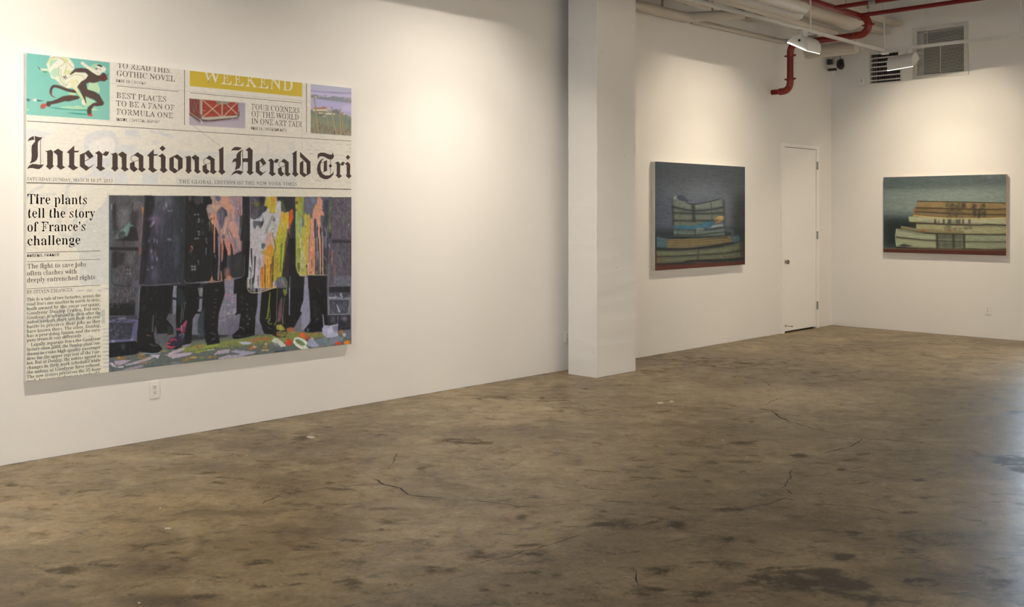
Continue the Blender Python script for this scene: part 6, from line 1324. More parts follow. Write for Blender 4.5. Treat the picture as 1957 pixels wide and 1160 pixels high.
p.z(435, 455, 12.208)
p.poly([(530, 0), (1110, 0), (1090, 1160), (470, 1160)], (190, 180, 174), 1, .4); p.grad([(530, 0), (900, 0), (780, 500), (520, 500)], (186, 178, 172), (178, 168, 164), 'y', .8, 2)
p.poly([(900, 0), (1080, 0), (1060, 120), (960, 250), (870, 260), (880, 130)], (196, 150, 128), .95, 1.2); p.poly([(790, 130), (870, 110), (880, 190), (830, 260), (790, 220)], (84, 98, 96), 1, .6); p.poly([(760, 310), (880, 260), (880, 340), (800, 420)], (172, 148, 112), .9, 1)
p.poly([(850, 300), (960, 180), (1060, 150), (1090, 300), (1060, 1160), (770, 1160), (790, 700), (860, 600)], (198, 146, 58), 1, 1); p.poly([(800, 420), (880, 380), (870, 640), (780, 800)], (196, 150, 130), .9, 1); p.blob(1000, 240, 50, 60, (214, 130, 44), .9)
p.drips([820, 800, 790], 680, 1180, 34, (196, 108, 52), .95, -.02, .15); p.drips([950, 990, 910, 930], 420, 1160, 30, (206, 156, 60), .9, -.01, .2); p.drips([880, 870, 1040, 1010], 620, 1160, 24, (110, 74, 44), .9, -.02, .3); p.drips([940], 460, 720, 14, (104, 74, 40), .9)
p.drips([550, 560], 260, 700, 26, (50, 46, 48), .95, .03, .15); p.drips([640], 460, 1100, 34, (58, 58, 54), .95, -.06, .1); p.drips([530], 700, 1060, 44, (74, 84, 84), .9, -.02, .15); p.drips([685], 500, 640, 12, (120, 104, 104), .8); p.drips([570], 720, 860, 14, (80, 76, 78), .9)
p.poly([(600, 860), (640, 860), (610, 1160), (530, 1160)], (64, 72, 66), .95, .5); p.drips([530], 800, 1200, 30, (170, 178, 160), .9, .02); p.drips([740, 760], 480, 1160, 22, (140, 132, 140), .8, -.02); p.drips([715], 900, 1160, 34, (128, 116, 124), .9)
p.poly([(1110, 0), (1360, 0), (1330, 300), (1260, 900), (1140, 1000), (1060, 1000), (1080, 600)], (176, 164, 60), 1, .6); p.drips([1300, 1280, 1290], 0, 700, 40, (160, 176, 60), .9, -.04, .2); p.drips([1250, 1270], 120, 860, 34, (96, 112, 44), .9, -.04, .2)
p.stroke([(1080, 20), (1100, 120), (1120, 220), (1090, 320), (1080, 420)], 26, 30, (124, 108, 78), .9); p.drips([1060, 1075], 450, 1000, 30, (104, 84, 50), .9, -.02, .2); p.drips([1170, 1150, 1120], 500, 1100, 26, (170, 124, 50), .9, -.02, .3); p.drips([1210], 560, 900, 22, (150, 150, 60), .9, -.03)
p.poly([(1370, 0), (1465, 0), (1465, 930), (1280, 900), (1310, 600), (1350, 300)], (52, 45, 44), 1, .8); p.stroke([(1410, 0), (1360, 240), (1320, 560)], 20, 14, (140, 96, 66), .8)
p.z(430, 360, 3.515)
p.poly([(155, 640), (210, 640), (205, 700), (170, 690)], (176, 172, 164), .6, .5); p.drips([165, 172], 610, 690, 5, (62, 62, 60), .9); p.drips([185], 600, 700, 7, (52, 50, 50), .9); p.drips([245, 262, 300], 580, 690, 6, (206, 146, 56), .9); p.drips([270, 285, 320], 590, 680, 5, (90, 60, 40), .85)
p.stroke([(152, 600), (150, 660), (165, 695), (200, 702), (260, 692), (345, 660)], 5, 5, (190, 168, 130), 1); p.stroke([(260, 692), (345, 660)], 5, 5, (206, 160, 70), 1)
p.poly([(345, 625), (365, 598), (400, 602), (418, 640), (412, 670), (352, 670)], (96, 92, 100), 1, .5); p.stroke([(347, 640), (352, 605), (395, 598), (416, 630), (412, 700)], 7, 9, (92, 108, 78), .95); p.poly([(360, 610), (390, 608), (395, 650), (358, 650)], (108, 98, 112), .8, .8); p.stroke([(385, 615), (405, 660)], 7, 6, (140, 146, 70), .9)
# fifth shield (lime, yellow and salmon)
p.z(552, 368, 12.605)
p.poly([(0, 95), (160, 100), (165, 600), (120, 1160), (0, 1160)], (50, 49, 52), 1, .6); p.poly([(20, 430), (100, 390), (110, 600), (60, 760), (20, 900), (0, 840), (0, 560)], (198, 96, 44), 1, .6); p.stroke([(0, 900), (20, 1000)], 40, 30, (150, 110, 90), .8); p.poly([(60, 760), (110, 700), (100, 1160), (30, 1160)], (58, 62, 58), .9, 1.5)
p.poly([(160, 100), (970, 110), (970, 1160), (160, 1160)], (98, 96, 104), 1, .4)
p.poly([(150, 110), (290, 105), (270, 400), (200, 480), (160, 330)], (176, 150, 60), 1, .8); p.poly([(290, 105), (370, 105), (350, 420), (370, 480), (290, 700), (240, 420)], (146, 152, 70), 1, .8); p.blob(195, 340, 40, 50, (172, 178, 56), .95, 2); p.poly([(160, 220), (220, 210), (220, 270), (160, 280)], (70, 62, 50), .8, .6)
p.poly([(200, 480), (270, 380), (310, 480), (310, 1160), (165, 1160), (170, 640)], (174, 178, 92), 1, .8); p.drips([180, 200, 215, 235, 255, 280, 300], 480, 1160, 40, (160, 172, 96), .8, 0, .3); p.drips([230, 265], 460, 700, 26, (132, 146, 52), .9); p.drips([300, 290], 640, 1160, 34, (150, 170, 140), .8)
p.poly([(350, 560), (400, 480), (440, 540), (500, 540), (520, 700), (490, 1160), (310, 1160), (310, 840), (380, 780)], (188, 168, 76), 1, .8); p.drips([380, 420, 400], 560, 1100, 34, (192, 176, 84), .9, 0, .3); p.drips([440], 590, 720, 16, (100, 92, 44), .9); p.drips([405], 800, 870, 16, (80, 72, 40), .9); p.drips([490, 465], 540, 1160, 40, (196, 162, 66), .9, 0, .2)
p.poly([(310, 560), (350, 560), (360, 790), (320, 810)], (124, 118, 108), .9, .8); p.poly([(400, 120), (680, 130), (600, 400), (540, 560), (440, 480), (380, 420)], (108, 104, 116), .9, 1); p.poly([(540, 130), (680, 140), (650, 240), (560, 250)], (118, 128, 132), .8, 1)
p.poly([(680, 105), (760, 120), (820, 200), (800, 340), (850, 470), (870, 580), (770, 560), (760, 660), (780, 780), (700, 800), (640, 600), (570, 620), (560, 540), (590, 420), (640, 300), (680, 230)], (204, 146, 116), 1, .6); p.poly([(640, 300), (700, 320), (700, 420), (640, 430)], (212, 158, 88), .9, 1)
p.poly([(760, 550), (830, 550), (850, 600), (790, 620)], (88, 84, 82), .9, .5); p.poly([(810, 390), (850, 440), (840, 470), (800, 420)], (60, 52, 52), .9, .4); p.drips([600, 590, 570, 540, 530, 560], 640, 1160, 50, (202, 144, 116), .95, 0, .15); p.drips([720, 730], 780, 1160, 38, (206, 146, 118), .95, .02, .1); p.drips([790, 800], 800, 1060, 34, (192, 140, 112), .9, .04, .1)
p.drips([630, 635], 660, 1160, 30, (70, 60, 62), .95, .01, .1); p.drips([690], 840, 1160, 34, (66, 58, 60), .95); p.drips([760, 765], 860, 1040, 40, (58, 58, 58), .95, .01); p.drips([660], 720, 1100, 16, (150, 140, 146), .8)
p.poly([(830, 200), (960, 160), (965, 800), (860, 800), (800, 780), (860, 620)], (60, 64, 70), .95, 1.5); p.poly([(800, 800), (970, 800), (970, 1160), (830, 1160)], (66, 68, 74), .9, 1.5); p.stroke([(860, 850), (910, 1000), (890, 1160)], 26, 40, (130, 126, 128), .8); p.stroke([(940, 840), (910, 960)], 20, 16, (140, 136, 134), .8)
p.poly([(970, 120), (1060, 130), (1040, 420), (1020, 700), (1000, 950), (960, 960)], (96, 96, 84), .95, 1); p.blob(990, 830, 26, 130, (120, 134, 62), .85); p.stroke([(1015, 340), (1020, 440)], 12, 8, (160, 156, 150), .8)
p.z(552, 455, 12.21)
p.poly([(160, 0), (480, 0), (430, 860), (250, 880), (180, 760), (160, 640)], (178, 170, 88), 1, .5); p.drips([180, 200, 220, 240, 215], 0, 760, 40, (156, 166, 76), .85, 0, .3); p.drips([270], 0, 260, 24, (206, 204, 160), .8); p.drips([300, 330, 350], 330, 780, 44, (186, 184, 140), .8, 0, .2); p.drips([400, 380, 420], 0, 640, 44, (196, 166, 66), .85, 0, .2)
p.drips([210, 265, 240], 240, 560, 24, (112, 128, 48), .9, 0, .3); p.drips([240, 225], 600, 810, 36, (92, 100, 50), .9); p.drips([420, 425], 640, 840, 34, (50, 44, 34), .95); p.blob(330, 740, 60, 60, (130, 130, 96), .7); p.drips([410, 360], 700, 850, 28, (190, 170, 60), .9)
p.poly([(470, 0), (620, 0), (615, 850), (430, 860), (440, 380)], (200, 142, 110), 1, .6); p.drips([480, 470], 0, 600, 20, (170, 110, 92), .8); p.drips([535], 510, 690, 26, (92, 62, 52), .95); p.drips([560, 590, 580], 300, 850, 40, (206, 138, 96), .85, 0, .2); p.drips([450], 600, 850, 36, (206, 158, 140), .85); p.drips([485, 520], 790, 840, 16, (92, 66, 52), .9)
p.poly([(620, 0), (920, 0), (900, 870), (610, 860)], (64, 64, 66), 1, .6); p.drips([650, 660], 0, 500, 26, (140, 128, 124), .8, .05, .2); p.drips([720, 730], 0, 820, 30, (196, 152, 112), .95, .01, .15); p.drips([790, 795], 0, 830, 38, (176, 132, 108), .9, 0, .15); p.drips([760], 200, 640, 20, (104, 52, 46), .9); p.drips([690, 640, 680], 330, 760, 18, (150, 148, 150), .7)
p.drips([850, 870], 0, 300, 40, (104, 108, 114), .8); p.stroke([(830, 440), (880, 520)], 16, 10, (150, 152, 162), .8); p.stroke([(800, 560), (890, 720)], 10, 6, (120, 112, 100), .7); p.stroke([(780, 700), (800, 850)], 26, 30, (196, 150, 96), .9); p.blob(655, 800, 24, 36, (150, 130, 104), .8)
p.stroke([(165, 600), (175, 760), (210, 840), (290, 890), (420, 880)], 16, 18, (190, 182, 130), 1); p.stroke([(290, 875), (450, 862), (700, 862), (900, 865)], 22, 14, (176, 156, 122), .95); p.poly([(0, 0), (150, 0), (160, 640), (190, 800), (260, 890), (360, 900), (360, 1160), (0, 1160)], (36, 36, 36), 1, .6); p.stroke([(30, 900), (20, 1160)], 26, 30, (110, 114, 118), .7); p.poly([(450, 895), (895, 885), (890, 1160), (450, 1160)], (34, 34, 33), 1, .5); p.poly([(365, 900), (440, 890), (455, 1160), (355, 1160)], (136, 130, 138), 1, .4)
# right-hand shield with window
p.z(552, 368, 12.605); S = [(1050, 115), (1500, 125), (1500, 1160), (1010, 1160), (1030, 700)]
p.poly(S, (92, 84, 88), 1, .4); p.brush(S, [(108, 100, 106), (78, 70, 74), (100, 92, 100), (70, 62, 66), (112, 110, 108)], 240, 9, 2.4, .6, 65, 20); p.blob(1330, 660, 50, 80, (104, 104, 74), .6); p.blob(1438, 790, 14, 40, (170, 166, 178), .8); p.poly([(1340, 480), (1480, 520), (1480, 700), (1360, 640)], (96, 100, 102), .6, 2)
p.z(552, 455, 12.21); S = [(920, 0), (1450, 0), (1450, 1100), (900, 1160)]
p.poly(S, (86, 80, 84), 1, .4); p.poly([(1010, 40), (1440, 50), (1440, 110), (1000, 110)], (50, 46, 48), .9, 1); p.brush([(960, 110), (1440, 110), (1440, 860), (940, 860)], [(104, 98, 106), (78, 72, 78), (88, 90, 88), (66, 62, 64), (112, 100, 112)], 150, 9, 2.4, .6, 70, 22)
p.poly([(1050, 280), (1120, 250), (1160, 640), (1060, 560)], (84, 90, 80), .7, 1.5); p.stroke([(1170, 400), (1210, 540), (1230, 680)], 20, 16, (130, 130, 84), .8); p.stroke([(1010, 310), (1020, 430), (1000, 640)], 50, 24, (160, 96, 84), .9); p.stroke([(1000, 460), (1005, 540)], 20, 14, (190, 130, 120), .9); p.stroke([(1080, 640), (1070, 860), (1050, 1060)], 50, 30, (128, 96, 86), .8); p.stroke([(940, 150), (960, 230)], 26, 16, (170, 160, 164), .8)
p.poly([(900, 600), (960, 600), (940, 1160), (890, 1160)], (112, 104, 108), .8, 1); p.poly([(1060, 880), (1440, 880), (1440, 1110), (1060, 1110)], (104, 102, 106), .8, 1); p.brush([(1060, 880), (1440, 880), (1440, 1110), (1060, 1110)], [(118, 116, 122), (86, 84, 90), (100, 104, 104)], 40, 9, 3, .6, 88, 6)
p.z(552, 545, 8.282)
p.poly([(610, 0), (975, 0), (975, 20), (610, 40)], (104, 100, 104), .9, 1); p.poly([(620, 30), (975, 15), (975, 120), (620, 120)], (36, 36, 38), .95, .6); p.poly([(600, 0), (640, 0), (640, 500), (610, 500)], (92, 88, 92), .9, .5)
p.poly([(615, 180), (975, 185), (940, 470), (620, 480)], (124, 122, 126), 1, .4); p.poly([(640, 230), (960, 230), (930, 450), (650, 455)], (70, 70, 74), 1, .4); p.brush([(645, 240), (955, 240), (930, 445), (650, 450)], [(120, 120, 122), (56, 56, 60), (92, 94, 96)], 80, 8, 1.2, .8, 75, 22); p.stroke([(760, 310), (800, 420)], 14, 24, (176, 174, 178), .9)
p.poly([(640, 120), (975, 120), (975, 185), (640, 185)], (62, 60, 66), .9, .5); p.brush([(620, 150), (970, 120), (970, 210), (620, 210)], [(170, 168, 172), (84, 82, 86), (44, 42, 46)], 45, 4, 2, .85, 20, 60); p.stroke([(640, 200), (730, 190)], 24, 24, (150, 148, 150), .9); p.stroke([(820, 130), (840, 180)], 16, 12, (190, 188, 192), .9)
p.poly([(610, 475), (975, 470), (975, 700), (780, 720), (620, 640)], (46, 44, 48), 1, .6); p.poly([(650, 490), (730, 490), (740, 600), (660, 600)], (82, 80, 84), .7, .8); p.blob(880, 530, 50, 40, (124, 114, 124), .85); p.stroke([(775, 500), (775, 610)], 12, 10, (140, 134, 142), .8); p.stroke([(540, 470), (555, 640)], 16, 20, (150, 144, 152), .85)
p.brush([(610, 480), (975, 480), (975, 700), (780, 720)], [(56, 54, 60), (38, 36, 40), (92, 88, 96)], 40, 5, 2.5, .6, 50, 50)
# litter on the street: papers, leaves, tomatoes, bags
PAP = (158, 140, 142)
p.z(205, 545, 6.825)
p.poly([(20, 1010), (60, 1000), (130, 1075), (70, 1060)], (172, 154, 154), 1, .2); p.poly([(90, 990), (200, 975), (320, 978), (230, 1020), (150, 1050), (100, 1030)], PAP, 1, .3); p.poly([(210, 1040), (330, 1010), (480, 960), (640, 905), (700, 870), (560, 970), (400, 1020), (260, 1050)], (160, 144, 144), 1, .4)
p.poly([(560, 910), (690, 905), (660, 955), (600, 935)], (166, 152, 156), 1, .3); p.poly([(130, 1060), (215, 1050), (210, 1075), (150, 1080)], (176, 166, 162), .9, .3); p.poly([(20, 985), (90, 965), (70, 1010), (25, 1010)], (84, 82, 100), .9, .4); p.poly([(200, 1100), (400, 1050), (500, 1045), (380, 1090), (220, 1110)], (150, 130, 134), .9, .6)
for x, y in ((150, 955), (200, 950), (440, 905), (470, 945)): p.blob(x, y, 40, 16, (150, 96, 40), .85)
p.blob(150, 940, 14, 8, (196, 160, 110), .9); p.blob(480, 1010, 60, 20, (150, 112, 84), .7); p.blob(740, 858, 40, 10, (150, 140, 60), .9); p.stroke([(450, 910), (490, 890), (580, 895), (690, 880)], 9, 9, (160, 166, 170), .9); p.stroke([(510, 905), (550, 905)], 14, 12, (44, 58, 70), .9); p.poly([(750, 910), (819, 890), (819, 930)], (160, 142, 142), .9, .3)
p.z(320, 545, 7.25)
p.poly([(0, 960), (70, 910), (250, 860), (230, 900), (120, 950), (250, 935), (365, 932), (300, 970), (80, 1018), (10, 985)], (166, 148, 148), 1, .3); p.poly([(60, 960), (180, 915), (230, 900), (130, 950)], (120, 108, 110), .8, .4); p.poly([(190, 840), (260, 820), (345, 820), (300, 840), (230, 860)], (134, 128, 136), .9, .4)
p.poly([(640, 965), (700, 905), (865, 885), (850, 935), (760, 950)], (162, 146, 146), 1, .3); p.poly([(700, 1010), (870, 960), (870, 1010), (720, 1022)], (168, 152, 150), 1, .3); p.stroke([(390, 930), (540, 905), (650, 890)], 22, 10, (140, 144, 60), .9); p.stroke([(560, 900), (650, 892)], 12, 8, (176, 180, 176), .9); p.stroke([(270, 890), (480, 860), (700, 830)], 34, 40, (128, 134, 60), .6); p.stroke([(520, 855), (700, 830)], 14, 20, (140, 150, 60), .8)
for x, y, c_ in ((420, 855, (150, 84, 70)), (440, 850, (170, 100, 80)), (270, 1025, (170, 118, 44)), (340, 1005, (190, 132, 50)), (370, 1000, (196, 150, 70)), (230, 1040, (140, 96, 40)), (590, 998, (170, 130, 60)), (660, 990, (150, 104, 44)), (480, 1005, (150, 140, 60))): p.blob(x, y, 34, 12, c_, .9)
p.poly([(20, 1100), (90, 1060), (200, 1070), (120, 1100)], (118, 112, 118), .8, .8)
p.z(435, 545, 7.733)
p.poly([(130, 835), (220, 840), (260, 830), (365, 850), (340, 870), (230, 880), (180, 850)], (168, 162, 168), 1, .3); p.poly([(0, 960), (40, 950), (20, 1000), (0, 1010)], (150, 140, 146), .9, .4); p.poly([(40, 985), (110, 955), (250, 970), (430, 985), (380, 1010), (250, 1040), (150, 1005)], (150, 140, 148), 1, .5); p.poly([(0, 1060), (60, 1035), (250, 1020), (240, 1050), (60, 1075)], (160, 148, 152), .9, .5)
p.poly([(300, 825), (440, 780), (560, 765), (650, 790), (590, 815), (480, 810), (400, 840)], (156, 96, 62), .85, .8); p.stroke([(330, 940), (400, 910), (430, 915)], 34, 20, (186, 96, 54), .95); p.blob(400, 912, 26, 14, (206, 170, 140), .9); p.blob(562, 870, 26, 20, (190, 150, 120), .95, 2); p.poly([(515, 900), (590, 895), (595, 930), (520, 940)], (130, 112, 54), .95, .4); p.stroke([(510, 960), (600, 960)], 24, 20, (184, 150, 110), .9)
p.poly([(650, 825), (690, 775), (750, 790), (840, 870), (870, 900), (790, 915), (740, 860), (680, 850)], (190, 184, 160), 1, .4); p.poly([(655, 840), (740, 860), (760, 900), (690, 890)], (130, 132, 124), .8, .6); p.blob(895, 845, 42, 50, (192, 66, 42), 1, 4); p.stroke([(870, 830), (920, 850)], 10, 8, (220, 130, 100), .7)
p.blob(910, 660, 40, 30, (160, 92, 50), .95, 2); p.poly([(700, 980), (760, 940), (928, 925), (928, 970), (850, 960), (760, 990)], (84, 92, 98), .9, .6); p.stroke([(700, 985), (850, 965)], 14, 12, (40, 42, 46), .9)
p.z(552, 545, 8.282)
p.blob(215, 790, 55, 42, (206, 92, 44), 1, 4); p.blob(290, 835, 40, 30, (190, 70, 46), .9, 2); p.blob(30, 705, 45, 40, (172, 92, 50), .95, 2); p.blob(15, 905, 40, 50, (190, 66, 44), 1, 3); p.poly([(60, 900), (90, 835), (150, 820), (230, 850), (290, 900), (280, 960), (300, 990), (330, 1000), (200, 1018), (120, 970)], (204, 200, 172), 1, .3)
p.poly([(95, 860), (160, 855), (230, 900), (270, 950), (200, 960), (120, 910)], (106, 118, 76), 1, .5); p.poly([(290, 900), (340, 840), (385, 825), (400, 880), (470, 940), (480, 970), (400, 985), (300, 960)], (152, 146, 160), 1, .4); p.poly([(400, 880), (470, 850), (540, 840), (620, 900), (620, 960), (500, 960)], (110, 114, 120), .9, .6)
p.poly([(525, 690), (560, 630), (640, 640), (780, 610), (770, 760), (790, 800), (690, 830), (600, 830), (530, 770)], (164, 158, 168), 1, .4); p.poly([(690, 660), (775, 620), (770, 740), (720, 740)], (120, 116, 126), .8, .8); p.poly([(600, 690), (680, 660), (700, 760), (610, 800)], (182, 176, 184), .8, .8); p.poly([(540, 810), (640, 850), (690, 830), (780, 800), (860, 830), (860, 880), (640, 960), (560, 900)], (120, 124, 130), .9, .8)
p.stroke([(610, 860), (640, 960)], 40, 20, (104, 118, 92), .8); p.poly([(740, 900), (800, 890), (840, 930), (740, 950)], (200, 74, 44), 1, .4); p.poly([(870, 900), (900, 875), (975, 875), (975, 935), (880, 935)], (198, 120, 50), 1, .4); p.blob(830, 745, 40, 40, (156, 108, 74), .9, 2); p.blob(880, 785, 32, 30, (190, 182, 176), .9, 2); p.poly([(910, 720), (975, 720), (975, 850), (900, 840)], (100, 98, 116), .9, .8); p.stroke([(870, 860), (900, 850)], 40, 30, (84, 96, 70), .8)
p.stroke([(300, 780), (400, 770), (520, 760)], 30, 20, (150, 110, 60), .8); p.stroke([(60, 745), (110, 735)], 14, 8, (170, 150, 60), .8)
p.z(); p.grain(.035, .6, 2.2); p.grain(.028, .7, .7)
p.mask(); p.z()

# --- printed type
INK, INK2, INK3 = (66, 54, 46), (86, 74, 62), (104, 92, 76)
type_ = []
S_, A_ = G_SERIF, G_SANS
for t_, l_, r_, cap in (('TO READ THIS', (224.3, 130.5), (324.5, 139), 11), ('GOTHIC NOVEL', (222, 145.5), (333.8, 155.5), 11), ('BEST PLACES', (222, 187.5), (318, 194.5), 10.6), ('TO BE A FAN OF', (221.5, 202.7), (333, 210.5), 10.6), ('FORMULA ONE', (222, 218.8), (330, 225.7), 10.6),
                        ('FOUR CORNERS', (480, 210), (572.7, 216), 10.8), ('OF THE WORLD', (480, 223.3), (571, 228.9), 10.8), ('IN ONE ART FAIR', (480, 236.8), (576.7, 242.7), 10.8)): set_line(type_, PN, t_, l_, r_, cap, INK2, S_)
for t_, l_, r_, b_ in (('PAGE 20', (221.8, 157), (248, 158.9), .03), ('| BOOKS', (251.5, 159.4), (279, 162), 0), ('INSIDE', (221.5, 230.5), (243, 231.9), .03), ('| SPECIAL REPORT', (247, 232.3), (305.5, 235.6), 0), ('PAGE 16', (479.6, 247.3), (501, 248.7), .03), ('| WEEKEND ARTS', (504, 249), (547.8, 251.7), 0), ('AMIENS, FRANCE', (50.9, 491), (113.4, 489.4), .03)):
    set_line(type_, PN, t_, l_, r_, 4.9, INK if b_ else INK3, A_, b_, .03)
set_line(type_, PN, 'WEEKEND', (388.5, 158), (560.5, 173.5), 25, (238, 226, 188), S_, 0, .02)
set_line(type_, PN, 'THE GLOBAL EDITION OF THE NEW YORK TIMES', (341.9, 350.4), (567.4, 354.9), 7, INK2, S_, 0, .035)
set_line(type_, PN, 'SATURDAY-SUNDAY, MARCH 16-17, 2013', (50.6, 345.6), (215.4, 348.3), 6.6, INK2, S_, 0, .01)
for t_, l_, r_, cap in (('Tire plants', (51.8, 390.3), (166.5, 389.9), 19), ('tell the story', (51.8, 416.4), (181, 415.6), 18.6), ("of France's", (51.2, 442.5), (163.6, 441), 18.6), ('challenge', (51.2, 469.3), (153.2, 466.6), 18.6)): set_line(type_, PN, t_, l_, r_, cap, INK, S_, .006)
for t_, l_, r_ in (('The fight to save jobs', (51.8, 513.5), (165, 509.3)), ('often clashes with', (51.2, 526.7), (146.6, 523)), ('deeply entrenched rights', (51.2, 540), (182, 533.4))): set_line(type_, PN, t_, l_, r_, 9.4, INK, S_)
set_line(type_, PN, 'BY STEVEN ERLANGER', (51, 561.5), (138.3, 557.2), 6.6, INK, S_, 0, .01)
body = (('This is a tale of two factories, across the', 575.3, 567.6), ('road from one another in north Amiens,', 584, 575.9), ('both owned by the same company,', 592.8, 584.5), ('Goodyear Dunlop France. But one,', 601.2, 592.6), ('Goodyear, is scheduled to close after the', 610, 600.5), ('union workers there lost their six-year', 618.4, 608.1),
        ('battle to preserve their jobs as they', 627.4, 616.7), ('have known them. The other, Dunlop,', 636, 625.3), ('has a promising future, and the com-', 644.8, 633), ('pany treats it very differently.', 652.9, 644.3), ('Legally separate from the Goodyear', 661.5, 649.5), ('factory since 2008, the Dunlop plant con-', 670.7, 658.1),
        ('tinues to make high-quality passenger', 679.3, 666.4), ('tires for the upper segment of the mar-', 687.9, 675), ('ket. But at Dunlop, the unions agreed to', 696.9, 682.8), ('changes in their work schedules while', 705.5, 691.4), ('the unions at Goodyear have refused.', 714.5, 699.5), ('The new system preserves the 35-hour', 723.1, 708.1), ('week, but puts workers on a cycle of f-', 731.6, 716))
for i_, (t_, ya, yb) in enumerate(body):
    xr = 157 if i_ == 9 else 192; xl = 58.6 if i_ == 10 else 50.9
    set_line(type_, PN, t_, (xl, ya), (xr, yb), 6.4, INK, S_, .012 if i_ > 8 else .004)
RL = (92, 80, 66)
for a_, b_, w_ in (((222.5, 163.8), (341, 175), .9), ((51, 231.2), (672, 269.6), 1.1), ((363.3, 177.5), (576, 196.6), .9), ((50.6, 350.2), (671, 361), 1.8), ((51, 483.7), (191.7, 478.8), .9), ((51, 500.8), (191.7, 495), .8), ((51, 552.3), (191.7, 544.7), .8)): set_rule(type_, PN, a_, b_, w_, RL)
for a_, b_ in (((352.6, 133), (352.4, 238.8)), ((586.2, 157), (585.2, 253))): set_rule(type_, PN, a_, b_, 1.0, RL, True)
# --- the blackletter masthead: each letter drawn once, then set along the line
def trace(ox, oy, k, parts, x_ref, base):
    """letter parts traced at scale k -> shapes in metres on the canvas, from a left reference and the base line"""
    u0, z0 = PN.uz(ox + x_ref / k, oy + base / k); o = []
    for L in parts:
        o.append([(lambda q: (q[0] - u0, q[1] - z0))(PN.uz(ox + x / k, oy + y / k)) for x, y in L])
    return o
def ribbon(P, w):
    P = curve_pts(P, False, 4); Lf, Rt = [], []
    for i, (x, y) in enumerate(P):
        a_, b_ = P[max(i - 1, 0)], P[min(i + 1, len(P) - 1)]; dx, dy = b_[0] - a_[0], b_[1] - a_[1]; l_ = math.hypot(dx, dy) or 1
        Lf.append((x - dy / l_ * w / 2, y + dx / l_ * w / 2)); Rt.append((x + dy / l_ * w / 2, y - dx / l_ * w / 2))
    return Lf + Rt[::-1]
Z1, Z2, Z3 = (40, 240, 8.895), (230, 240, 8.895), (430, 260, 7.828)
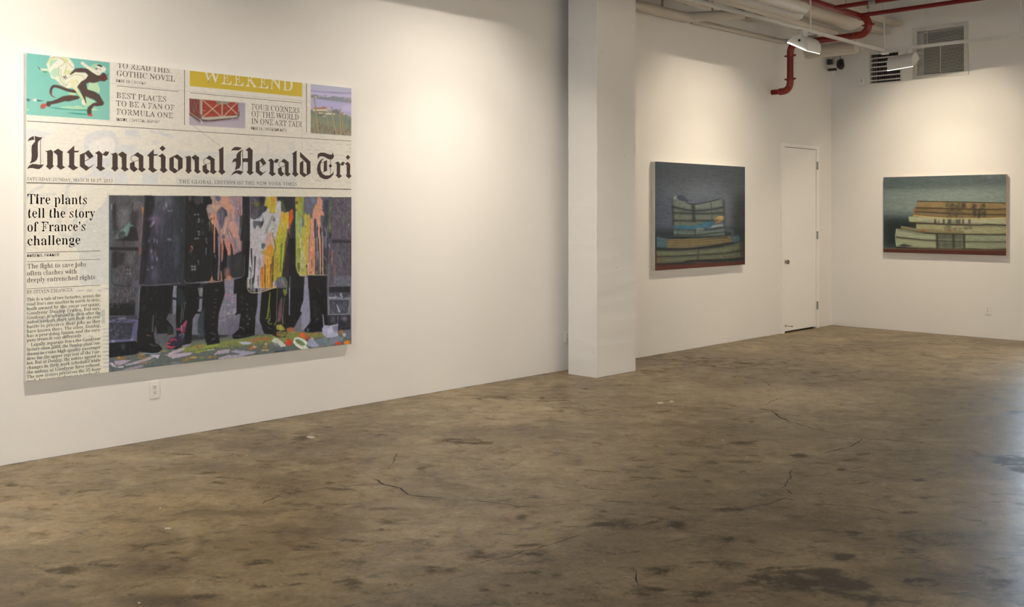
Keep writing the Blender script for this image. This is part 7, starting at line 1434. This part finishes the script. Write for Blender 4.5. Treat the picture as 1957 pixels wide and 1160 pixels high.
GL_ = {
 'I': (Z1, [[(112, 295), (135, 250), (170, 222), (215, 205), (228, 268), (190, 272), (150, 280)], [(232, 203), (300, 222), (366, 228), (340, 260), (305, 285), (288, 320), (285, 420), (290, 540), (275, 600), (240, 640), (145, 672), (175, 620), (182, 540), (178, 440), (182, 370), (205, 335), (240, 300), (236, 262)], [(326, 262), (336, 262), (336, 692), (326, 692)], [(100, 764), (140, 705), (190, 678), (250, 680), (320, 692), (390, 685), (355, 735), (310, 766), (260, 764), (200, 748), (150, 748)]], 100, 770),
 'n': (Z1, [[(402, 445), (440, 455), (512, 432), (545, 470), (542, 690), (560, 715), (492, 775), (422, 715), (445, 690), (445, 480), (420, 460)], [(550, 465), (630, 415), (717, 470), (708, 490), (708, 700), (752, 732), (675, 776), (602, 715), (622, 690), (617, 530), (600, 510), (562, 482)]], 402, 776),
 't': (Z1, [[(778, 470), (905, 353), (908, 442), (995, 444), (965, 470), (908, 472), (905, 680), (925, 705), (978, 728), (890, 778), (795, 710), (820, 685), (818, 490)]], 778, 778),
 'e': (Z1, [[(1000, 490), (1085, 455), (1085, 655), (1155, 705), (1240, 657), (1235, 668), (1110, 766), (1000, 687)], [(1083, 456), (1150, 413), (1234, 515), (1160, 556), (1088, 472)], ribbon([(1225, 522), (1160, 562), (1088, 600)], 11)], 1000, 766),
 'r': (Z1, [[(1248, 468), (1328, 426), (1387, 480), (1380, 690), (1434, 730), (1350, 775), (1272, 712), (1298, 688), (1298, 490), (1275, 474)], [(1383, 490), (1440, 432), (1465, 440), (1502, 446), (1470, 505), (1440, 519), (1400, 502)]], 1248, 775),
 'a': (Z2, [[(228, 500), (290, 450), (392, 515), (390, 715), (435, 743), (365, 793), (302, 742), (314, 715), (310, 545), (290, 532), (238, 505)], ribbon([(238, 502), (195, 520), (180, 560), (195, 595), (228, 610), (312, 584)], 9), [(160, 640), (222, 610), (243, 628), (243, 690), (300, 740), (232, 792), (165, 735)]], 160, 793),
 'i': (Z2, [[(663, 380), (718, 333), (770, 385), (714, 433)], [(638, 515), (715, 468), (770, 525), (765, 715), (803, 757), (735, 804), (668, 748), (690, 715), (687, 535)]], 638, 804),
 'o': (Z2, [[(832, 545), (967, 480), (1058, 548), (1058, 712), (922, 806), (832, 742)], [(908, 526), (978, 572), (978, 758), (908, 706)]], 832, 806),
 'l': (Z2, [[(1663, 408), (1752, 350), (1752, 740), (1788, 783), (1725, 832), (1662, 772), (1684, 745), (1680, 425)]], 1663, 832),
 'H': (Z3, [[(88, 230), (110, 190), (150, 163), (200, 165), (254, 180), (205, 214), (160, 215), (120, 213)], [(258, 203), (237, 260), (237, 430), (215, 482), (145, 510), (165, 440), (165, 385), (130, 385), (110, 408), (112, 370), (135, 338), (168, 330), (172, 280), (200, 240)], [(259, 203), (267, 203), (267, 518), (259, 518)], [(262, 335), (345, 332), (345, 390), (262, 390)], [(308, 210), (365, 168), (414, 212), (408, 530), (434, 543), (375, 588), (322, 540), (342, 515), (340, 230)], [(86, 594), (120, 545), (165, 514), (215, 515), (277, 535), (232, 582), (170, 556), (130, 570)]], 86, 588),
 'd': (Z3, [[(1121, 226), (1279, 375), (1279, 546), (1181, 607), (1118, 555), (1118, 390), (1172, 353), (1172, 535), (1222, 565), (1222, 400), (1121, 298)]], 1118, 607),
 'T': (Z3, [[(1392, 336), (1382, 280), (1395, 245), (1430, 229), (1490, 232), (1560, 258), (1600, 260), (1606, 240), (1590, 220), (1620, 245), (1631, 290), (1610, 325), (1580, 336), (1540, 325), (1480, 290), (1430, 285), (1405, 300)], [(1485, 322), (1445, 355), (1427, 420), (1432, 490), (1457, 545), (1500, 572), (1560, 570), (1605, 540), (1629, 503), (1620, 560), (1580, 605), (1530, 629), (1480, 627), (1420, 596), (1385, 540), (1374, 480), (1385, 410), (1410, 362), (1440, 332)], [(1478, 370), (1526, 344), (1526, 495), (1475, 522)], [(1573, 330), (1580, 330), (1582, 556), (1575, 556)], [(1549, 427), (1576, 399), (1603, 427), (1576, 456)], ribbon([(1440, 382), (1528, 344)], 6), ribbon([(1452, 532), (1528, 495)], 6)], 1374, 607)}
LIB = {c: trace(*z_, parts, xr, bs) for c, (z_, parts, xr, bs) in GL_.items()}
BASE = np.mean([PN.uz(40 + 650 / 8.895, 240 + 776 / 8.895)[1], PN.uz(430 + 1180 / 7.828, 260 + 607 / 7.828)[1]])
for c, z_, x_ in (('I', Z1, 100), ('n', Z1, 402), ('t', Z1, 778), ('e', Z1, 1000), ('r', Z1, 1248), ('n', Z1, 1515), ('a', Z2, 160), ('t', Z2, 452), ('i', Z2, 638), ('o', Z2, 832), ('n', Z2, 1086), ('a', Z2, 1395), ('l', Z2, 1663),
                  ('H', Z3, 86), ('e', Z3, 460), ('r', Z3, 636), ('a', Z3, 790), ('l', Z3, 1002), ('d', Z3, 1118), ('T', Z3, 1374), ('r', Z3, 1640), ('i', Z3, 1787)):
    u0 = PN.uz(z_[0] + x_ / z_[2], 320)[0]
    parts = [clip_panel([(u0 + a_, BASE + b_) for a_, b_ in L], PN) for L in LIB[c]]
    if c == 'o': type_.append((parts, (72, 58, 50), .0008))
    else:
        for L in parts: type_.append(([L], (72, 58, 50), .0008))
def ref1(v):
    v = np.asarray(v, float)[..., None]; a_, b_, c_ = np.array((246, 235, 213.)), np.array((238, 226, 204.)), np.array((207, 193, 171.))
    t = np.clip((v - 100) / 300, 0, 1); s_ = np.clip((v - 400) / 320, 0, 1)
    return (a_ * (1 - t) + b_ * t) * (1 - s_) + c_ * s_
M_PAINT = paint_material('oil_on_canvas', .55, .25)
build_canvas('newspaper_painting', 'large canvas of a newspaper front page with a picture of riot shields', PN, p, ref1, type_, M_LINEN, 900, 760, M_PAINT)
# ------------------------------------------------------------------ canvas with a stack of old ledgers, beside the pillar
PB = Panel('y', [(1251.5, 308.4), (1423.7, 319), (1252.4, 517.7), (1423.9, 505.2)], .055)
q = Paint(1240, 300, 190, 226, 2, 8)
q.z(1210, 290, 4.642)
q.a[:] = (66, 72, 76)
W_ = [(150, 60), (1010, 60), (1010, 1080), (150, 1080)]
q.grad([(150, 60), (1010, 60), (1010, 400), (150, 400)], (66, 70, 72), (82, 84, 86)); q.poly([(150, 330), (1010, 330), (1010, 700), (150, 700)], (92, 94, 97), .9, 14)
q.poly([(150, 60), (230, 60), (240, 700), (150, 700)], (64, 70, 78), .7, 12); q.poly([(880, 400), (1010, 380), (1010, 760), (860, 720)], (56, 58, 58), .9, 9); q.poly([(480, 300), (760, 300), (800, 420), (480, 440)], (104, 106, 110), .6, 10); q.poly([(800, 380), (880, 380), (870, 700), (805, 700)], (112, 112, 114), .6, 7)
q.poly([(210, 420), (340, 420), (350, 690), (200, 690)], (74, 80, 92), .7, 8); q.brush(W_, [(72, 78, 82), (62, 66, 70), (84, 86, 88)], 500, 12, 1.6, .22, 0, 6)
q.poly([(150, 690), (1010, 680), (1010, 1060), (150, 1060)], (44, 50, 52), .95, 5)
BK, BD = (108, 111, 99), (42, 45, 45)
def pages(pts, col, n=30, ang=2, dk=.75):
    q.poly(pts, col, 1, .25); c = np.array(col, float); q.brush(pts, [c * 1.12, c * .86, c * .70, c * 1.03, c * .6], n * 2, 11, .7, .5, ang, 5)
pages([(355, 400), (420, 390), (480, 440), (540, 462), (690, 440), (760, 420), (785, 430), (790, 490), (700, 510), (540, 522), (410, 495), (350, 480)], BK); pages([(352, 490), (410, 500), (540, 525), (690, 515), (795, 500), (800, 540), (700, 555), (540, 550), (420, 560), (352, 550)], (104, 107, 96))
pages([(360, 555), (540, 556), (700, 558), (802, 540), (805, 610), (690, 615), (540, 612), (360, 608)], (102, 103, 88)); pages([(360, 610), (540, 615), (700, 612), (720, 640), (600, 650), (360, 660)], (98, 99, 84))
q.poly([(385, 400), (410, 385), (450, 390), (500, 445), (440, 440), (400, 425)], (64, 70, 78), 1, .3); q.poly([(350, 420), (370, 390), (390, 395), (370, 425)], (140, 142, 134), .9, .3)
for s_ in ([(350, 490), (420, 502), (540, 522), (700, 510), (795, 492)], [(355, 540), (440, 545), (540, 550), (690, 548), (800, 540)], [(360, 610), (540, 612), (800, 608)], [(470, 450), (540, 465), (680, 442), (765, 420)]): q.stroke(s_, 9, 8, BD, .95)
q.poly([(515, 460), (548, 462), (556, 625), (525, 625)], (54, 56, 54), .9, 1); q.stroke([(690, 445), (700, 600)], 10, 10, (74, 76, 66), .8); q.stroke([(410, 440), (420, 640)], 7, 7, (84, 84, 70), .7); q.stroke([(348, 480), (358, 650)], 10, 8, (62, 66, 64), .9); q.stroke([(770, 415), (800, 440), (806, 640)], 14, 8, (86, 86, 78), .9)
q.poly([(360, 655), (440, 650), (560, 655), (640, 620), (730, 605), (760, 615), (690, 660), (600, 695), (480, 690), (360, 685)], (58, 96, 108), 1, .4); q.brush([(360, 655), (560, 655), (730, 605), (690, 660), (480, 690)], [(44, 76, 88), (74, 114, 124)], 34, 8, 1.4, .7, -8, 12)
q.poly([(720, 600), (760, 570), (805, 570), (806, 610), (760, 625), (735, 640)], (176, 142, 92), 1, .3); q.poly([(725, 605), (755, 590), (750, 630), (733, 640)], (150, 92, 58), .9, .4); q.poly([(640, 690), (720, 650), (805, 640), (800, 660), (700, 680)], (122, 130, 128), .95, .5); q.stroke([(700, 665), (770, 655), (800, 665)], 9, 6, (166, 168, 160), .8)
pages([(360, 690), (540, 695), (640, 700), (810, 680), (815, 745), (700, 750), (540, 755), (360, 750)], (96, 104, 94)); q.stroke([(360, 735), (540, 740), (700, 722), (815, 712)], 9, 8, BD, .9); q.stroke([(360, 760), (540, 768), (820, 748)], 12, 12, (36, 40, 40), .9); q.poly([(555, 680), (620, 675), (640, 700), (560, 715)], (136, 138, 120), .8, .5); q.stroke([(400, 700), (400, 760)], 8, 8, (60, 66, 62), .8); q.stroke([(550, 690), (550, 760)], 9, 9, (60, 64, 60), .8)
pages([(210, 760), (320, 775), (600, 765), (870, 745), (880, 800), (760, 820), (500, 855), (300, 860), (215, 840)], (116, 101, 70), 60); q.poly([(210, 750), (305, 775), (300, 865), (210, 850)], (70, 90, 96), .95, .6); q.poly([(872, 745), (940, 740), (950, 790), (880, 815)], (74, 94, 100), .95, .6)
for y in (785, 805, 828): q.stroke([(300, y), (500, y + 6), (880, y - 26)], 7, 7, (88, 72, 44), .8)
q.stroke([(205, 855), (320, 862), (520, 860), (890, 815)], 14, 14, (40, 42, 38), .9); q.stroke([(820, 700), (880, 705), (875, 750)], 34, 20, (72, 78, 80), .9)
pages([(205, 880), (400, 875), (580, 865), (760, 850), (960, 800), (975, 870), (800, 905), (580, 915), (400, 925), (210, 930)], (104, 103, 78), 60); pages([(205, 932), (400, 928), (580, 918), (800, 908), (985, 880), (985, 935), (800, 955), (580, 970), (400, 985), (210, 995)], (98, 97, 74), 60); q.stroke([(205, 930), (400, 926), (580, 914), (800, 905), (980, 872)], 8, 8, (52, 50, 36), .9)
q.stroke([(580, 870), (572, 970)], 12, 12, (66, 64, 46), .8); q.stroke([(250, 880), (250, 990)], 8, 8, (84, 82, 58), .6); q.poly([(940, 780), (985, 800), (990, 930), (950, 930)], (56, 58, 48), .8, 1.2); q.brush([(760, 840), (980, 800), (985, 930), (780, 950)], [(74, 72, 50), (110, 108, 74), (60, 58, 44)], 44, 8, 1.6, .6, 30, 40)
q.stroke([(205, 1000), (420, 990), (520, 968), (800, 960), (990, 945)], 16, 14, (34, 30, 26), .95)
q.poly([(190, 1000), (420, 995), (700, 985), (1010, 962), (1010, 1010), (190, 1075)], (86, 44, 34), 1, .5); q.brush([(190, 1000), (1010, 965), (1010, 1010), (190, 1075)], [(104, 52, 40), (62, 32, 28), (92, 40, 30)], 60, 16, 1.4, .6, -3, 3); q.blob(205, 960, 14, 60, (120, 62, 36), .7)
for s_, w_ in (([(355, 495), (540, 526), (795, 498)], 26), ([(360, 545), (800, 548)], 20), ([(360, 612), (800, 612)], 18), ([(360, 690), (560, 700), (810, 668)], 20), ([(360, 757), (820, 752)], 34), ([(205, 862), (520, 868), (890, 820)], 36), ([(205, 932), (580, 918), (980, 878)], 22), ([(205, 1002), (520, 978), (990, 948)], 34), ([(352, 420), (356, 650)], 22), ([(806, 440), (810, 640)], 18)):
    q.stroke(s_, w_, w_, (40, 43, 42), .42, True, 2.6)
q.stroke([(540, 975), (600, 985), (760, 985)], 10, 8, (96, 60, 52), .7); q.grain(.034, 2.4, .45); q.grain(.022, .5, .5); q.a = np.stack([blur(q.a[..., i], .55) for i in range(3)], -1) * np.array((.97, .965, .93))
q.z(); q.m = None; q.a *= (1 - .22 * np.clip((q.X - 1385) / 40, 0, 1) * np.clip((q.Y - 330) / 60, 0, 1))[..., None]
def ref2(v):
    v = np.asarray(v, float)[..., None]; t = np.clip((v - 308) / 200, 0, 1); return np.array((232, 216, 192.)) * (1 - t) + np.array((205, 190, 168.)) * t
build_canvas('ledger_painting', 'square canvas of a tall stack of worn ledgers, between pillar and door', PB, q, ref2, [], M_LINEN, 330, 400, M_PAINT)

# ------------------------------------------------------------------ wide canvas of stacked books on the back wall
PC = Panel('x', [(1688.3, 339.6), (1923.2, 331.9), (1688.2, 483), (1922.7, 487.6)], .05)
q = Paint(1680, 324, 252, 170, 2, 9)
q.z(1670, 310, 5.8)
q.a[:] = (98, 106, 102)
q.grad([(90, 100), (1500, 100), (1500, 300), (90, 300)], (88, 96, 94), (80, 88, 86)); q.poly([(90, 310), (1500, 250), (1500, 620), (90, 580)], (120, 128, 120), 1, 6); q.poly([(600, 340), (1400, 300), (1450, 450), (500, 440)], (138, 142, 130), .6, 9); q.poly([(90, 100), (1500, 100), (1500, 230), (600, 300), (90, 260)], (86, 94, 90), .6, 7)
q.brush([(90, 100), (1500, 100), (1500, 620), (90, 620)], [(104, 110, 104), (92, 100, 98), (126, 130, 120)], 420, 16, 1.2, .22, 1, 4); q.brush([(1200, 130), (1460, 120), (1460, 190), (1180, 180)], [(150, 156, 150), (128, 134, 128)], 40, 8, 1.2, .4, 8, 10); q.brush([(1280, 330), (1440, 330), (1440, 410), (1300, 400)], [(168, 172, 162)], 26, 8, .9, .35, 8, 8)
q.poly([(90, 600), (480, 600), (480, 960), (90, 960)], (36, 42, 40), 1, 7); q.poly([(90, 585), (400, 590), (400, 650), (90, 640)], (64, 72, 72), .7, 5); q.poly([(90, 560), (420, 560), (420, 600), (90, 596)], (116, 126, 122), .6, 4)
def book(pts, col, n=90, ang=1):
    q.poly(pts, col, 1, .25); c = np.array(col, float); q.brush(pts, [c * 1.12, c * .92, c * .8, c], n, 24, .9, .5, ang, 2)
OC, BE = (138, 113, 76), (152, 148, 118)
book([(480, 432), (1470, 450), (1470, 520), (1200, 525), (470, 505)], OC); book([(455, 512), (480, 505), (1470, 530), (1470, 580), (900, 570), (450, 555)], (130, 106, 70)); book([(440, 560), (900, 578), (1470, 585), (1470, 618), (900, 622), (440, 598)], (126, 103, 70))
q.stroke([(480, 432), (900, 440), (1470, 452)], 9, 9, (52, 46, 36), .95)
for s_ in ([(470, 505), (900, 515), (1200, 525), (1470, 518)], [(455, 548), (800, 566), (1100, 580), (1470, 582)]): q.stroke(s_, 8, 7, (58, 46, 34), .95)
q.stroke([(455, 515), (450, 545), (440, 590)], 22, 16, (150, 104, 60), .9); q.stroke([(440, 592), (700, 615), (1000, 625), (1470, 618)], 9, 9, (206, 176, 104), .95)
book([(385, 602), (700, 618), (1000, 630), (1470, 625), (1470, 690), (1200, 692), (800, 682), (400, 665)], (160, 154, 124)); q.poly([(385, 605), (460, 600), (440, 670), (390, 660)], (164, 160, 128), .8, 1); q.poly([(390, 668), (470, 670), (465, 730), (410, 700)], (52, 50, 42), .95, .8)
book([(470, 680), (800, 690), (1200, 700), (1470, 702), (1470, 795), (1200, 800), (800, 790), (470, 770)], (146, 138, 104)); book([(300, 705), (400, 720), (470, 735), (800, 755), (1000, 760), (1000, 790), (600, 785), (300, 740)], (126, 114, 82), 40); q.stroke([(400, 668), (700, 685), (1150, 698), (1250, 688), (1470, 702)], 12, 10, (54, 46, 38), .95)
q.stroke([(280, 735), (400, 762), (650, 790), (1000, 798), (1200, 800), (1300, 808), (1470, 800)], 12, 10, (62, 50, 38), .95); book([(250, 740), (290, 735), (600, 795), (1000, 805), (1470, 812), (1470, 880), (1000, 878), (600, 862), (250, 825)], (146, 146, 120)); book([(250, 835), (600, 872), (1000, 888), (1470, 890), (1470, 962), (900, 962), (500, 955), (250, 935)], (144, 144, 114))
q.stroke([(248, 830), (420, 850), (650, 868), (1000, 880), (1470, 884)], 8, 8, (78, 58, 46), .95); q.stroke([(252, 745), (242, 830), (252, 930)], 14, 12, (158, 158, 130), .9); q.poly([(270, 925), (330, 905), (440, 930), (330, 940)], (50, 52, 44), .9, .6)
IN = (58, 56, 48)
def marks(x0, y0, x1, y1, n, w, al, col=IN):
    for _ in range(n):
        q.blob(q.r.uniform(x0, x1), q.r.uniform(y0, y1), 8 + w * 4 * q.r.random(), 8 + w * 5 * q.r.random(), col, al * q.r.uniform(.3, .7))
for x, w in ((845, 50), (890, 50), (960, 40), (990, 24)): marks(x - w, 455, x + w, 505, 14, 2.4, .6)
marks(800, 515, 1010, 570, 40, 2, .5); marks(800, 575, 1000, 615, 26, 2, .45); marks(1095, 470, 1140, 520, 16, 2.2, .7); marks(1180, 470, 1230, 520, 14, 2.2, .6); marks(1090, 530, 1130, 610, 18, 2.4, .7); marks(1160, 520, 1240, 612, 34, 2.6, .7)
for x in (680, 775, 830, 850, 925, 950, 990, 1060): q.poly([(x - 12, 632), (x + 12, 632), (x + 10, 682), (x - 12, 680)], IN, .75, .6)
for x in (720, 880, 905): q.poly([(x - 5, 635), (x + 5, 635), (x + 5, 678), (x - 5, 676)], IN, .6, .5)
marks(780, 705, 1080, 745, 50, 2.4, .5, (84, 80, 66)); q.poly([(690, 800), (1010, 805), (1010, 865), (700, 855)], (66, 66, 58), .8, 2.2); q.poly([(690, 880), (1010, 885), (1010, 955), (700, 950)], (64, 64, 56), .8, 2.2)
for x in (745, 830, 870, 930, 975): q.poly([(x - 8, 810), (x + 8, 810), (x + 10, 950), (x - 8, 945)], (112, 110, 90), .55, 1.2)
for x in (700, 880, 1000): q.stroke([(x, 805), (x + 4, 950)], 26, 22, (44, 44, 38), .7, True, 1)
for s_, w_ in (([(470, 508), (900, 520), (1470, 524)], 20), ([(455, 552), (1470, 584)], 18), ([(400, 672), (1470, 702)], 30), ([(280, 742), (650, 794), (1470, 806)], 26), ([(250, 834), (650, 870), (1470, 886)], 22), ([(250, 948), (900, 970), (1470, 966)], 34)):
    q.stroke(s_, w_, w_, (44, 40, 34), .38, True, 2.4)
q.stroke([(530, 770), (570, 750)], 16, 8, (150, 62, 48), .9); q.stroke([(820, 755), (850, 755), (840, 780)], 12, 8, (140, 60, 46), .8); q.poly([(1010, 815), (1470, 820), (1470, 960), (1020, 955)], (104, 106, 86), .4, 3)
q.stroke([(250, 945), (600, 960), (900, 968), (1100, 962), (1250, 972), (1470, 965)], 14, 14, (48, 34, 28), .95)
q.poly([(90, 955), (600, 968), (1500, 975), (1500, 1050), (90, 1020)], (78, 42, 33), 1, .5); q.brush([(90, 960), (1500, 975), (1500, 1045), (90, 1015)], [(92, 50, 38), (58, 34, 28), (70, 38, 32)], 60, 18, 1.4, .6, 2, 2); q.stroke([(90, 955), (600, 966), (1500, 975)], 10, 10, (104, 84, 66), .8)
q.grain(.03, 3.0, .4); q.grain(.02, .5, .5); q.a = np.stack([blur(q.a[..., i], .5) for i in range(3)], -1) * np.array((1.0, .985, .93))
def ref3(v):
    v = np.asarray(v, float)[..., None]; t = np.clip((v - 335) / 150, 0, 1); return np.array((238, 221, 198.)) * (1 - t) + np.array((208, 192, 172.)) * t
build_canvas('book_painting', 'wide canvas of stacked old books hanging on the back wall', PC, q, ref3, [], M_REDEDGE, 460, 300, M_PAINT)
